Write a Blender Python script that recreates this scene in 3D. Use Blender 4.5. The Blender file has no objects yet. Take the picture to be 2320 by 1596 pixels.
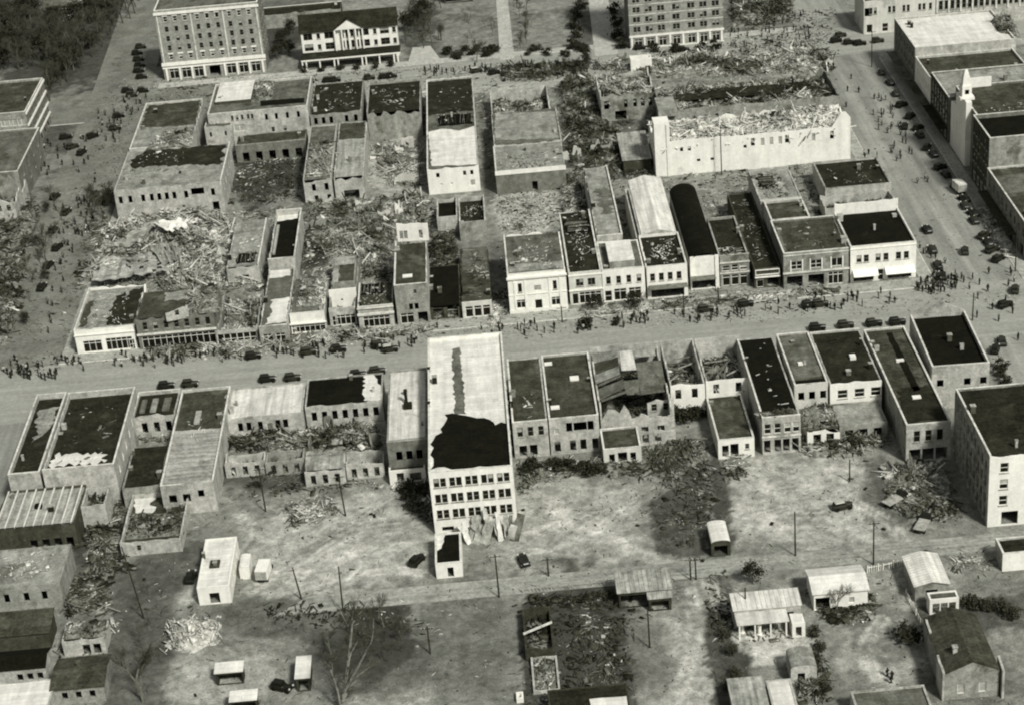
import bpy, math, random
import numpy as np
random.seed(7)
R=math.radians
# ------------------------------------------------------------------ camera, sky, sun, exposure
SC=bpy.context.scene
COL=SC.collection
PITCH,ROLL,FD,CX,CY=R(27.4),R(-5.1),4398.0,1160.0,798.0     # photograph measured on a 2320 px wide grid
CAM=np.array([0.0,-376.0,195.0])
_Rx=np.array([[1,0,0],[0,math.cos(PITCH),-math.sin(PITCH)],[0,math.sin(PITCH),math.cos(PITCH)]])
_Rz=np.array([[math.cos(ROLL),-math.sin(ROLL),0],[math.sin(ROLL),math.cos(ROLL),0],[0,0,1]])
AC=_Rz@_Rx@np.array([[1,0,0],[0,0,-1],[0,1,0.0]])
def G(u,v,z=0.0):
    """point of the place at height z that was measured at (u,v) in the photograph"""
    d=AC.T@np.array([(u-CX)/FD,(v-CY)/FD,1.0])
    return CAM+d*((z-CAM[2])/d[2])
from mathutils import Matrix
cd=bpy.data.cameras.new('camera'); cam=bpy.data.objects.new('camera',cd); COL.objects.link(cam)
cd.sensor_width=36; cd.lens=FD/2320*36; cd.clip_start=1; cd.clip_end=8000
rt,up,bk=AC[0],-AC[1],-AC[2]
cam.matrix_world=Matrix([[rt[0],up[0],bk[0],CAM[0]],[rt[1],up[1],bk[1],CAM[1]],[rt[2],up[2],bk[2],CAM[2]],[0,0,0,1]])
SC.camera=cam
SUN_EL,SUN_AZ=46.0,148.0      # sun behind the camera and to the right (compass: +Y = 0, +X = 90)
W=bpy.data.worlds.new('World'); SC.world=W; W.use_nodes=True
nt=W.node_tree; nt.nodes.clear()
out=nt.nodes.new('ShaderNodeOutputWorld'); bg=nt.nodes.new('ShaderNodeBackground')
sky=nt.nodes.new('ShaderNodeTexSky'); sky.sky_type='NISHITA'; sky.sun_disc=False
sky.sun_elevation=R(SUN_EL); sky.sun_rotation=R(SUN_AZ); sky.dust_density=3.0; sky.air_density=1.5
hs=nt.nodes.new('ShaderNodeHueSaturation'); hs.inputs['Saturation'].default_value=0.06   # monochrome film: no blue in the shade
nt.links.new(sky.outputs[0],hs.inputs['Color']); nt.links.new(hs.outputs[0],bg.inputs['Color'])
bg.inputs['Strength'].default_value=0.06
nt.links.new(bg.outputs[0],out.inputs['Surface'])
sl=bpy.data.lights.new('sun','SUN'); sun=bpy.data.objects.new('sun',sl); COL.objects.link(sun)
sl.energy=3.9; sl.angle=R(8.0); sl.color=(1.0,0.985,0.95)
sun.rotation_euler=(R(90-SUN_EL),0,R(180-SUN_AZ))
sun.location=(80,-200,250)
SC.view_settings.view_transform='Standard'; SC.view_settings.look='None'
SC.view_settings.gamma=1.0; SC.view_settings.exposure=0.0; SC.view_settings.use_curve_mapping=False
SC.render.engine='CYCLES'
SC.cycles.filter_width=2.1
# ------------------------------------------------------------------ materials
def tint(g):
    b=0.50+0.38*min(1.0,math.sqrt(max(g,0.0)/0.25))
    return (g,g*(1.015 if g<0.5 else 0.99),g*b,1.0)
MATS={}
def mat(name,g,var=0.2,sc=0.35,fine=2.5,rough=0.92,stain=0.0,stain_g=None,bump=0.0,stripe=None,spec=None,streak=None,grunge=None):
    m=bpy.data.materials.new(name); m.use_nodes=True
    N,L=m.node_tree.nodes,m.node_tree.links
    b=N['Principled BSDF']; b.inputs['Roughness'].default_value=rough; b.inputs['Specular IOR Level'].default_value=spec if spec is not None else (0.06 if g<0.12 else 0.18)
    geo=N.new('ShaderNodeNewGeometry')
    n1=N.new('ShaderNodeTexNoise'); n1.inputs['Scale'].default_value=sc; n1.inputs['Detail'].default_value=7; n1.inputs['Roughness'].default_value=0.62
    n2=N.new('ShaderNodeTexNoise'); n2.inputs['Scale'].default_value=fine; n2.inputs['Detail'].default_value=4
    L.new(geo.outputs['Position'],n1.inputs['Vector']); L.new(geo.outputs['Position'],n2.inputs['Vector'])
    mx=N.new('ShaderNodeMath'); mx.operation='MULTIPLY_ADD'; mx.inputs[1].default_value=0.4
    L.new(n2.outputs[0],mx.inputs[0])
    m1=N.new('ShaderNodeMath'); m1.operation='MULTIPLY'; m1.inputs[1].default_value=0.6
    L.new(n1.outputs[0],m1.inputs[0]); L.new(m1.outputs[0],mx.inputs[2])
    rp=N.new('ShaderNodeValToRGB'); rp.color_ramp.elements[0].position=0.36; rp.color_ramp.elements[1].position=0.64
    rp.color_ramp.elements[0].color=tint(g*(1-var)); rp.color_ramp.elements[1].color=tint(min(0.9,g*(1+var)))
    L.new(mx.outputs[0],rp.inputs[0]); colr=rp.outputs[0]
    if stain>0:
        n3=N.new('ShaderNodeTexNoise'); n3.inputs['Scale'].default_value=0.17; n3.inputs['Detail'].default_value=8; n3.inputs['Roughness'].default_value=0.7
        mp=N.new('ShaderNodeMapping'); mp.inputs['Location'].default_value=(random.uniform(0,99),random.uniform(0,99),3)
        L.new(geo.outputs['Position'],mp.inputs[0]); L.new(mp.outputs[0],n3.inputs['Vector'])
        r3=N.new('ShaderNodeValToRGB'); r3.color_ramp.elements[0].position=0.66-0.25*stain; r3.color_ramp.elements[1].position=0.74-0.2*stain
        L.new(n3.outputs[0],r3.inputs[0])
        mix=N.new('ShaderNodeMix'); mix.data_type='RGBA'; L.new(r3.outputs[0],mix.inputs[0]); L.new(colr,mix.inputs[6])
        mix.inputs[7].default_value=tint(stain_g if stain_g is not None else g*0.5); colr=mix.outputs[2]
    if stripe:
        w=N.new('ShaderNodeTexWave'); w.wave_type='BANDS'; w.bands_direction=stripe[0]; w.inputs['Scale'].default_value=stripe[1]; w.inputs['Distortion'].default_value=1.5; w.inputs['Detail'].default_value=3; w.inputs['Detail Scale'].default_value=0.6
        L.new(geo.outputs['Position'],w.inputs['Vector'])
        mix=N.new('ShaderNodeMix'); mix.data_type='RGBA'; mix.blend_type='MULTIPLY'; mix.inputs[0].default_value=stripe[2]
        L.new(colr,mix.inputs[6]); L.new(w.outputs['Color'],mix.inputs[7]); colr=mix.outputs[2]
    if streak:
        ns=N.new('ShaderNodeTexNoise'); ns.inputs['Scale'].default_value=1.0; ns.inputs['Detail'].default_value=5; ns.inputs['Roughness'].default_value=0.6
        mp=N.new('ShaderNodeMapping'); mp.inputs['Scale'].default_value=streak[:3]; L.new(geo.outputs['Position'],mp.inputs[0]); L.new(mp.outputs[0],ns.inputs['Vector'])
        rs=N.new('ShaderNodeMapRange'); rs.inputs[1].default_value=0.3; rs.inputs[2].default_value=0.7; rs.inputs[3].default_value=1-streak[3]; rs.inputs[4].default_value=1+0.35*streak[3]; L.new(ns.outputs[0],rs.inputs[0])
        mix=N.new('ShaderNodeMix'); mix.data_type='RGBA'; mix.blend_type='MULTIPLY'; mix.inputs[0].default_value=1.0
        L.new(colr,mix.inputs[6]); L.new(rs.outputs[0],mix.inputs[7]); colr=mix.outputs[2]
    if name in('roof_tar','roof_mid','roof_grey','roof_light','roof_black','roof_white'):
        br=N.new('ShaderNodeTexBrick'); br.inputs['Scale'].default_value=1.0; br.inputs['Mortar Size'].default_value=0.05; br.inputs['Mortar Smooth'].default_value=0.6; br.inputs['Brick Width'].default_value=7.0; br.inputs['Row Height'].default_value=1.0
        br.inputs['Color1'].default_value=(1,1,1,1); br.inputs['Color2'].default_value=(0.80,0.80,0.80,1); br.inputs['Mortar'].default_value=(0.62,0.62,0.62,1) if g>0.1 else (1.5,1.5,1.5,1)
        L.new(geo.outputs['Position'],br.inputs['Vector'])
        mix=N.new('ShaderNodeMix'); mix.data_type='RGBA'; mix.blend_type='MULTIPLY'; mix.inputs[0].default_value=0.75; L.new(colr,mix.inputs[6]); L.new(br.outputs['Color'],mix.inputs[7]); colr=mix.outputs[2]
    if grunge is None: grunge=0.0 if name.startswith(('cloth','skin','glass','void','car_','tyre','leaf')) else (0.13 if g>0.5 else 0.45)
    if grunge>0:      # fine soot, plaster loss and dirt
        ng=N.new('ShaderNodeTexNoise'); ng.inputs['Scale'].default_value=0.95; ng.inputs['Detail'].default_value=9; ng.inputs['Roughness'].default_value=0.82; ng.inputs['Distortion'].default_value=0.5
        L.new(geo.outputs['Position'],ng.inputs['Vector'])
        rs=N.new('ShaderNodeMapRange'); rs.inputs[1].default_value=0.34; rs.inputs[2].default_value=0.66; rs.inputs[3].default_value=1-grunge; rs.inputs[4].default_value=1+0.7*grunge; L.new(ng.outputs[0],rs.inputs[0])
        mix=N.new('ShaderNodeMix'); mix.data_type='RGBA'; mix.blend_type='MULTIPLY'; mix.inputs[0].default_value=1.0
        L.new(colr,mix.inputs[6]); L.new(rs.outputs[0],mix.inputs[7]); colr=mix.outputs[2]
    L.new(colr,b.inputs['Base Color'])
    if bump>0:
        bp=N.new('ShaderNodeBump'); bp.inputs['Strength'].default_value=bump; bp.inputs['Distance'].default_value=0.2
        L.new(mx.outputs[0],bp.inputs['Height']); L.new(bp.outputs[0],b.inputs['Normal'])
    MATS[name]=m; return m
VS=(0.55,0.55,0.08)
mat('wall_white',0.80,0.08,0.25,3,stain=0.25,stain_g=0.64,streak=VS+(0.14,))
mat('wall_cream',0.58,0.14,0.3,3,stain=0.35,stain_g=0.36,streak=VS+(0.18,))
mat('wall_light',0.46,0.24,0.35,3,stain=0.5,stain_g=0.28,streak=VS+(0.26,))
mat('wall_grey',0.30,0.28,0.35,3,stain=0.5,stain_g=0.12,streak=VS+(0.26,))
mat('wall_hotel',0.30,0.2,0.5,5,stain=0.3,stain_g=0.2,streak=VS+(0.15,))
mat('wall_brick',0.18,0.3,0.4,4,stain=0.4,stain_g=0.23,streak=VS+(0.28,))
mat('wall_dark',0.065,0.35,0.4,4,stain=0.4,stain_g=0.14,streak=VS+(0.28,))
mat('roof_black',0.0085,0.4,0.3,2,stain=0.12,stain_g=0.03)
mat('roof_tar',0.026,0.5,0.25,2,stain=0.4,stain_g=0.055,streak=(0.25,0.25,1,0.3))
mat('roof_mid',0.062,0.5,0.3,2.5,stain=0.5,stain_g=0.12,streak=(0.5,0.12,1,0.35))
mat('roof_grey',0.15,0.4,0.3,2.5,stain=0.5,stain_g=0.07,streak=(0.5,0.12,1,0.4))
mat('roof_light',0.33,0.32,0.3,2.5,stain=0.5,stain_g=0.18,streak=(0.5,0.12,1,0.4))
mat('roof_white',0.76,0.10,0.3,2.5,stain=0.4,stain_g=0.56,streak=(0.7,0.10,1,0.22))
mat('metal_light',0.38,0.25,0.25,1.6,rough=0.75,stain=0.4,stain_g=0.2,streak=(1.3,0.07,1,0.55))
mat('metal_pale',0.64,0.18,0.25,1.6,rough=0.75,stain=0.3,stain_g=0.36,streak=(1.3,0.07,1,0.4))
mat('metal_rows',0.40,0.25,0.25,1.6,rough=0.75,stain=0.4,stain_g=0.2,streak=(0.07,1.3,1,0.55))
mat('coping',0.60,0.35,0.7,4,stain=0.4,stain_g=0.25); mat('coping_dim',0.34,0.5,0.7,4,stain=0.5,stain_g=0.11)
mat('trim_white',0.80,0.08,0.5,3,streak=VS+(0.12,)); mat('frame_grey',0.36,0.15,1,3)
mat('glass',0.008,0.4,0.8,3,rough=0.4,spec=0.2); mat('void',0.005,0.3)
mat('timber',0.16,0.45,0.8,4); mat('timber_dark',0.045,0.45,0.8,4); mat('charred',0.02,0.4,0.8,4)
mat('skylight_glass',0.42,0.15,1,3,rough=0.4)
RUB=[mat('debris_%s'%n,g,0.3,0.9,4) for n,g in (('charred',0.02),('dark',0.06),('brown',0.14),('grey',0.27),('pale',0.43),('white',0.62))]
RUB.append(mat('rubble_bed',0.19,0.75,0.9,5.5,stain=0.6,stain_g=0.045,bump=0.6)); RUB.append(mat('rubble_bed_pale',0.42,0.55,0.9,5.5,stain=0.5,stain_g=0.2,bump=0.6))
mat('pavement',0.34,0.22,0.3,2,stain=0.4,stain_g=0.26); mat('asphalt',0.31,0.14,0.12,1.2,stain=0.3,stain_g=0.34,streak=(0.02,0.45,1,0.22),grunge=.2)
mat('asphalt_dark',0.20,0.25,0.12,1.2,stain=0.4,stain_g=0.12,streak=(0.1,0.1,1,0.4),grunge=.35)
mat('asphalt_side',0.30,0.14,0.12,1.2,stain=0.3,stain_g=0.24,streak=(0.30,0.015,1,0.5),grunge=.16)
mat('dirt_road',0.34,0.2,0.2,1.5,stain=0.4,stain_g=0.24,streak=(0.03,1.1,1,0.45))
mat('lawn',0.13,0.3,0.15,3,stain=0.4,stain_g=0.17); mat('path',0.42,0.2,0.3,2,stain=0.3,stain_g=0.3)
mat('bark',0.13,0.3,0.8,5); mat('twig',0.07,0.4,1,5); mat('twig_pale',0.22,0.3,1,5); mat('leaf_dark',0.028,0.5,1,5); mat('leaf_mid',0.045,0.5,1,5)
mat('car_black',0.010,0.2,1,3,rough=0.35,spec=0.35); mat('car_dark',0.025,0.2,1,3,rough=0.4,spec=0.35); mat('car_pale',0.42,0.1,1,3,rough=0.4); mat('tyre',0.012,0.2)
mat('cloth_dark',0.014,0.4,2,5); mat('cloth_mid',0.05,0.4,2,5); mat('cloth_pale',0.35,0.3,2,5); mat('skin',0.26,0.1,2,5)
mat('pole_wood',0.035,0.3,1,4); mat('brick_chimney',0.09,0.3,1,5); mat('iron',0.02,0.3,1,4)
M=MATS
# ------------------------------------------------------------------ object helpers
def link(o,parent=None):
    COL.objects.link(o)
    if parent is not None: o.parent=parent
    return o
def mesh(name,vs,fs,m=None,mi=None):
    me=bpy.data.meshes.new(name); me.from_pydata([tuple(map(float,v)) for v in vs],[],[tuple(int(i) for i in f) for f in fs])
    if m is not None:
        for k in (m if isinstance(m,(list,tuple)) else [m]): me.materials.append(MATS[k] if isinstance(k,str) else k)
    if mi is not None: me.polygons.foreach_set('material_index',np.array(mi,dtype=np.int32))
    me.update(); return me
def obj(name,me,parent=None,loc=(0,0,0),rz=0.0):
    o=bpy.data.objects.new(name,me); o.location=loc; o.rotation_euler=(0,0,rz); return link(o,parent)
def tag(o,label=None,cat=None,group=None,kind=None):
    if label: o['label']=label
    if cat: o['category']=cat
    if group: o['group']=group
    if kind: o['kind']=kind
    return o
def empty(name,loc,label,cat,group=None,rz=0.0):
    o=bpy.data.objects.new(name,None); o.empty_display_size=0.5; o.location=loc; o.rotation_euler=(0,0,rz); link(o)
    return tag(o,label,cat,group)
def boxvf(x0,x1,y0,y1,z0,z1,vs,fs):
    n=len(vs); vs+=[(x0,y0,z0),(x1,y0,z0),(x1,y1,z0),(x0,y1,z0),(x0,y0,z1),(x1,y0,z1),(x1,y1,z1),(x0,y1,z1)]
    fs+=[(n,n+3,n+2,n+1),(n+4,n+5,n+6,n+7),(n,n+1,n+5,n+4),(n+1,n+2,n+6,n+5),(n+2,n+3,n+7,n+6),(n+3,n,n+4,n+7)]
def boxes(name,bl,m,parent=None,loc=(0,0,0),rz=0.0):
    vs,fs=[],[]
    for b in bl: boxvf(*b,vs,fs)
    return obj(name,mesh(name,vs,fs,m),parent,loc,rz)
def hashn(i,j,s):
    h=np.sin(i*127.1+j*311.7+s*74.7)*43758.5453
    return h-np.floor(h)
def vnoise(x,y,s=0.0):
    x=np.asarray(x,float); y=np.asarray(y,float)
    i=np.floor(x); j=np.floor(y); f=x-i; g=y-j; f=f*f*(3-2*f); g=g*g*(3-2*g)
    return (hashn(i,j,s)*(1-f)+hashn(i+1,j,s)*f)*(1-g)+(hashn(i,j+1,s)*(1-f)+hashn(i+1,j+1,s)*f)*g
def fbm(x,y,s=0.0): return 0.5*vnoise(x,y,s)+0.3*vnoise(2.1*x,2.1*y,s+3)+0.2*vnoise(4.3*x,4.3*y,s+9)
ORD='first second third fourth fifth sixth seventh eighth ninth tenth eleventh twelfth'.split()
def nth(label,i,n): return label if n==1 or n>12 else '%s, %s from left'%(label,ORD[i])
# ------------------------------------------------------------------ walls with real openings
def row(n,w,z0,z1,a=0.0,b=1.0,t='w'): return [(a+(b-a)*(i+0.5)/n,w,z0,z1,t) for i in range(n)]
def at(fr,w,z0,z1,t='w'): return [(f,w,z0,z1,t) for f in fr]
def panel(vs,fs,p0,p1,t,z0,top,ops,step=None):
    """slab wall from p0 to p1, outward to the right of that direction; ops in metres along"""
    p0=np.array(p0,float); p1=np.array(p1,float); ln=np.hypot(*(p1-p0)); d=(p1-p0)/ln; o=np.array([d[1],-d[0]])
    sc={0.0,ln}; zc={z0}
    for a,b,c,e in ops: sc|={a,b}; zc|={c,e}
    if step:
        k=max(1,int(ln/step))
        for i in range(1,k): sc.add(ln*i/k)
    sc=sorted(sc); zc=sorted(zc); ztop=max(top(s) for s in sc)
    if zc[-1]<ztop: zc.append(ztop+0.001)
    nS,nZ=len(sc)-1,len(zc)-1
    base=len(vs); tp=[top(s) for s in sc]; hi=nZ
    for lay in (0,1):
        for i,s in enumerate(sc):
            q=p0+d*s-o*(t*lay)
            for j,z in enumerate(zc): vs.append((q[0],q[1],min(z,tp[i]) if j<hi else tp[i]))
    def V(l,i,j): return base+l*len(sc)*len(zc)+i*len(zc)+j
    sol=[[True]*nZ for _ in range(nS)]
    for i in range(nS):
        for j in range(nZ):
            sm=(sc[i]+sc[i+1])/2; zm=(zc[j]+zc[j+1])/2
            if any(a<sm<b and c<zm<e for a,b,c,e in ops): sol[i][j]=False
            elif min(zc[j],tp[i])>=tp[i] and min(zc[j],tp[i+1])>=tp[i+1]: sol[i][j]=None
    for i in range(nS):
        for j in range(nZ):
            if sol[i][j] is not True: continue
            fs.append((V(0,i,j),V(0,i+1,j),V(0,i+1,j+1),V(0,i,j+1)))
            fs.append((V(1,i+1,j),V(1,i,j),V(1,i,j+1),V(1,i+1,j+1)))
            if i==0 or sol[i-1][j] is not True: fs.append((V(1,i,j),V(0,i,j),V(0,i,j+1),V(1,i,j+1)))
            if i==nS-1 or sol[i+1][j] is not True: fs.append((V(0,i+1,j),V(1,i+1,j),V(1,i+1,j+1),V(0,i+1,j+1)))
            if j==nZ-1 or sol[i][j+1] is not True: fs.append((V(0,i,j+1),V(0,i+1,j+1),V(1,i+1,j+1),V(1,i,j+1)))
            if j>0 and sol[i][j-1] is False: fs.append((V(1,i,j),V(1,i+1,j),V(0,i+1,j),V(0,i,j)))
_wc={}; wrn=random.Random(99)
def window(parent,x,y,z,rz,w,h,t):
    """pane with its own sash frame; x,y on the outer wall face"""
    var=wrn.random(); var=0 if var<.74 or t not in 'wp' else (1 if var<.88 else 2)
    key=(round(w,2),round(h,2),t,var)
    if key not in _wc:
        pm={'w':'glass','s':'glass','k':'frame_grey','g':'skylight_glass','b':'timber','p':'glass'}[t]
        vs,fs=[],[]; boxvf(-w/2-0.02,w/2+0.02,0.20,0.24,-0.02,h+0.02,vs,fs)
        if var==1: boxvf(-w/2+.1,w/2-.1,0.192,0.199,h*.52,h-.1,vs,fs); pm=[pm,'frame_grey']
        pane=mesh('window',vs,fs,pm,[0]*6+[1]*6 if var==1 else None)
        vs,fs=[],[]; a=0.09
        boxvf(-w/2,-w/2+a,0.12,0.195,0,h,vs,fs); boxvf(w/2-a,w/2,0.12,0.195,0,h,vs,fs)
        boxvf(-w/2+a,w/2-a,0.12,0.195,0,a,vs,fs); boxvf(-w/2+a,w/2-a,0.12,0.195,h-a,h,vs,fs)
        if t in('w','g','p') and var!=2: boxvf(-w/2+a,w/2-a,0.13,0.19,h*0.5-0.04,h*0.5+0.04,vs,fs)
        nm=int(w/1.1)
        for k in range(1,nm):
            xx=-w/2+w*k/nm; boxvf(xx-0.05,xx+0.05,0.125,0.192,a,h-a,vs,fs)
        if t=='s' : boxvf(-w/2+a,w/2-a,0.13,0.19,h*0.74,h*0.74+0.1,vs,fs)
        fr=mesh('frame',vs,fs,'timber' if t in('w',) else 'trim_white')
        vs,fs=[],[]; boxvf(-w/2-0.12,w/2+0.12,-0.14,0.1,-0.16,-0.003,vs,fs); sill=mesh('sill',vs,fs,'coping_dim')
        _wc[key]=(pane,fr,sill)
    pane,fr,sill=_wc[key]
    o=obj('shop_window' if t=='s' else 'window',pane,parent,(x,y,z),rz); obj('frame',fr,o)
    if t in('w','p') and z>1.0 and w<2.2: obj('sill',sill,o)
    return o
def rectof(px,h,ang=0.0):
    P=[G(u,v,h)[:2] for u,v in px]; P=np.array(P); c=P.mean(0)
    ca,sa=math.cos(R(ang)),math.sin(R(ang)); Q=(P-c)@np.array([[ca,-sa],[sa,ca]])
    x0=(Q[0,0]+Q[3,0])/2; x1=(Q[1,0]+Q[2,0])/2; y0=(Q[2,1]+Q[3,1])/2; y1=(Q[0,1]+Q[1,1])/2
    return c,x0,x1,y0,y1
def topf(h,amp,seed,sc=0.6):
    if amp<=0: return lambda s:h
    return lambda s: max(0.4,h-amp*float(np.clip(1.6*vnoise(s*sc,seed,seed*1.7)-0.25+0.35*hashn(math.floor(s*1.1),2,seed),0,1)))
WT=0.32
class Bld: pass
def B(name,label,px,h,wall='wall_brick',roof='roof_tar',par=0.5,N=(),S=(),Rt=(),Lf=(),Fa=(),cap='coping',rag=0.0,ragN=None,ragF=None,ragL=None,ragR=None,
      wN=None,wF=None,wR=None,wL=None,kind='flat',rise=0.0,ang=0.0,root=None,cat='building',group=None,xN=0.0,xF=0.0,cor=(),z0=0.0,base=None,depth=12.0,wrect=None,over=0.0,ribs=0.0,slope=0.0,seed=None):
    """one store or shed: walls with openings, coping, roof and windows"""
    seed=seed if seed is not None else random.random()*50+1
    if base:
        a,b=G(*base[0])[:2],G(*base[1])[:2]; yy=(a[1]+b[1])/2
        c=np.array([(a[0]+b[0])/2,yy+depth/2]); x0,x1,y0,y1=-(b[0]-a[0])/2,(b[0]-a[0])/2,-depth/2,depth/2
    elif wrect:
        c=np.array([(wrect[0]+wrect[1])/2,(wrect[2]+wrect[3])/2]); x0,x1,y0,y1=-(wrect[1]-wrect[0])/2,(wrect[1]-wrect[0])/2,-(wrect[3]-wrect[2])/2,(wrect[3]-wrect[2])/2
    else: c,x0,x1,y0,y1=rectof(px,h,ang)
    mid=((x0+x1)/2,(y0+y1)/2); ca,sa=math.cos(R(ang)),math.sin(R(ang))
    wc=(c[0]+ca*mid[0]-sa*mid[1],c[1]+sa*mid[0]+ca*mid[1]); hx,hy=abs(x1-x0)/2,abs(y1-y0)/2
    o=Bld(); o.hx,o.hy,o.h,o.par,o.wc,o.ang=hx,hy,h,par,wc,ang
    if root is None:
        o.root=empty(name,(wc[0],wc[1],0),label,cat,group,R(ang)); off=(0,0); o.world=o.root
    else:
        o.root=root.root; rl=root.wc; dx,dy=wc[0]-rl[0],wc[1]-rl[1]; ra=R(root.ang); off=(math.cos(-ra)*dx-math.sin(-ra)*dy,math.sin(-ra)*dx+math.cos(-ra)*dy)
    o.off=off; rt=o.root; ox,oy=off
    rz=h-par
    tall={'N':h+xN,'F':h+xF,'R':h,'L':h}
    rg={'N':rag if ragN is None else ragN,'F':rag if ragF is None else ragF,'L':rag if ragL is None else ragL,'R':rag if ragR is None else ragR}
    if kind=='flat' and roof and par>0 and h<10.5 and cat=='building':
        rr_=random.Random(int(seed*977)); hit=wc[1]>15 and wc[0]<45 and wc[0]>-100
        for k_ in 'FLR':
            if rg[k_]<=0 and rr_.random()<(0.62 if hit else 0.3): rg[k_]=rr_.uniform(.35,1.5) if hit else 0.4
        if hit and wc[1]>80 and rg['N']<=0 and rr_.random()<.6: rg['N']=.5
    mats={'N':wN or wall,'F':wF or wall,'R':wR or wall,'L':wL or wall}
    t=WT; X0,X1,Y0,Y1=ox-hx,ox+hx,oy-hy,oy+hy
    side={'N':((X0,Y0),(X1,Y0),0.0,N),'R':((X1,Y0+t),(X1,Y1-t),R(90),Rt),'F':((X1,Y1),(X0,Y1),R(180),Fa),'L':((X0,Y1-t),(X0,Y0+t),R(270),Lf)}
    bym={}
    for k,(p0,p1,rr,ops) in side.items():
        ln=math.hypot(p1[0]-p0[0],p1[1]-p0[1]); cut=[]
        d=((p1[0]-p0[0])/ln,(p1[1]-p0[1])/ln)
        for f,w,za,zb,tt in ops:
            w=min(w,ln*0.96); s=min(max(f*ln,w/2+0.15),ln-w/2-0.15)
            if zb>tall[k]-0.15: zb=tall[k]-0.15
            if zb-za<0.3: continue
            cut.append((s-w/2,s+w/2,za,zb))
            if tt!='d': window(rt,p0[0]+d[0]*s,p0[1]+d[1]*s,za,rr,w,zb-za,tt)
        tf=topf(tall[k],rg[k],seed+ord(k)); st=0.9 if rg[k]>0 else None
        if kind in('gable_y',) and k in 'NF' and rise>0 and rg[k]<=0: 
            tf=(lambda L_: (lambda s: h+rise*(1-abs(2*s/L_-1))))(ln); st=ln/2.0
            cut2=cut
        if kind in('gable_x',) and k in 'LR' and rise>0 and rg[k]<=0:
            tf=(lambda L_: (lambda s: h+rise*(1-abs(2*s/L_-1))))(ln); st=ln/2.0
        if kind=='barrel' and k in 'NF' and not(k=='N' and xN>0):
            tf=(lambda L_: (lambda s: h+rise*math.sqrt(max(0.0,1-(2*s/L_-1)**2))))(ln); st=ln/10
        opp={'N':'F','F':'N','L':'R','R':'L'}[k]; alone=[q_ for q_ in mats if mats[q_]==mats[k]]; vs,fs=bym.setdefault((mats[k],k if set(alone)=={k,opp} else ''),([],[])); panel(vs,fs,p0,p1,t,z0,tf,cut,st)
    for (m_,_k),(vs,fs) in bym.items(): obj('wall',mesh('wall',vs,fs,m_),rt)
    # coping on the parapet
    if cap and kind=='flat' and par>0:
        bl=[]; e=0.02; th=0.10
        if rg['N']<=0: bl.append((X0-e,X1+e,Y0-e,Y0+t+e,tall['N']+0.002,tall['N']+th))
        if rg['F']<=0: bl.append((X0-e,X1+e,Y1-t-e,Y1+e,tall['F']+0.002,tall['F']+th))
        if rg['L']<=0: bl.append((X0-e,X0+t+e,Y0+t+e+0.003,Y1-t-e-0.003,h+0.002,h+th))
        if rg['R']<=0: bl.append((X1-t-e,X1+e,Y0+t+e+0.003,Y1-t-e-0.003,h+0.002,h+th))
        if bl: boxes('coping',bl,cap,rt)
    if roof:
        if kind=='flat':
            nx,ny=max(2,int(hx)),max(2,int(hy)); vs,fs=[],[]; a=t-0.05
            for i in range(nx+1):
                for j in range(ny+1):
                    x=X0+a+(X1-X0-2*a)*i/nx; y=Y0+a+(Y1-Y0-2*a)*j/ny
                    vs.append((x,y,rz+slope*(j/ny-0.5)*2+0.10*(float(vnoise(x*0.35,y*0.35,seed))-0.5)))
            for i in range(nx):
                for j in range(ny):
                    q=i*(ny+1)+j; fs.append((q,q+ny+1,q+ny+2,q+1))
            obj('roof',mesh('roof',vs,fs,roof),rt)
        else:
            e=over; prof=[]; along='y' if kind in('gable_y','barrel') else 'x'
            H=hx if along=='y' else hy
            if kind.startswith('gable'): prof=[(-H-e,h-rise*e/H),(0,h+rise),(H+e,h-rise*e/H)]
            elif kind=='barrel': prof=[(H*math.cos(math.pi*(1-k/12.0)),h+rise*math.sin(math.pi*k/12.0)) for k in range(13)]
            elif kind=='shed': prof=[(-H-e,h-e*rise/(2*H)),(H+e,h+rise+e*rise/(2*H))]
            Lh=(hy if along=='y' else hx)+e; vs,fs=[],[]; k0=len(prof); th=0.12
            for sgn in(-1,1):
                for dz in(0.03,0.03+th):
                    for a,z in prof: vs.append((ox+a,oy+sgn*Lh,z+dz) if along=='y' else (ox+sgn*Lh,oy+a,z+dz))
            for i in range(k0-1):
                b0,t0,b1,t1=i,k0+i,2*k0+i,3*k0+i
                fs+=[(t0,t0+1,t1+1,t1),(b0+1,b0,b1,b1+1),(b0,b0+1,t0+1,t0),(t1,t1+1,b1+1,b1)]
            fs+=[(0,k0,3*k0,2*k0),(k0-1,3*k0-1,4*k0-1,2*k0-1)]
            obj('roof',mesh('roof',vs,fs,roof),rt)
            if kind=='shed':
                vs,fs=[],[]; boxvf(X0+t,X1-t,Y1-t,Y1,h,h+rise,vs,fs); obj('wall',mesh('wall',vs,fs,mats['F']),rt)
            if ribs>0:
                vs,fs=[],[]
                n=int(2*Lh/ribs)
                for i in range(n+1):
                    u=-Lh+2*Lh*i/n
                    for q in range(k0-1):
                        (a,z),(b_,z2)=prof[q],prof[q+1]
                        for uu in(u-0.04,u+0.04):
                            pass
                        n0=len(vs); zz=0.03+th
                        for (aa,za) in((a,z),(b_,z2)):
                            for du,dz in((-0.05,0.004),(0.05,0.004),(0,0.09)):
                                vs.append((ox+aa,oy+u+du,za+zz+dz) if along=='y' else (ox+u+du,oy+aa,za+zz+dz))
                        fs+=[(n0,n0+3,n0+5,n0+2),(n0+1,n0+2,n0+5,n0+4)]
                obj('roof_seams',mesh('roof_seams',vs,fs,roof),rt)
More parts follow.
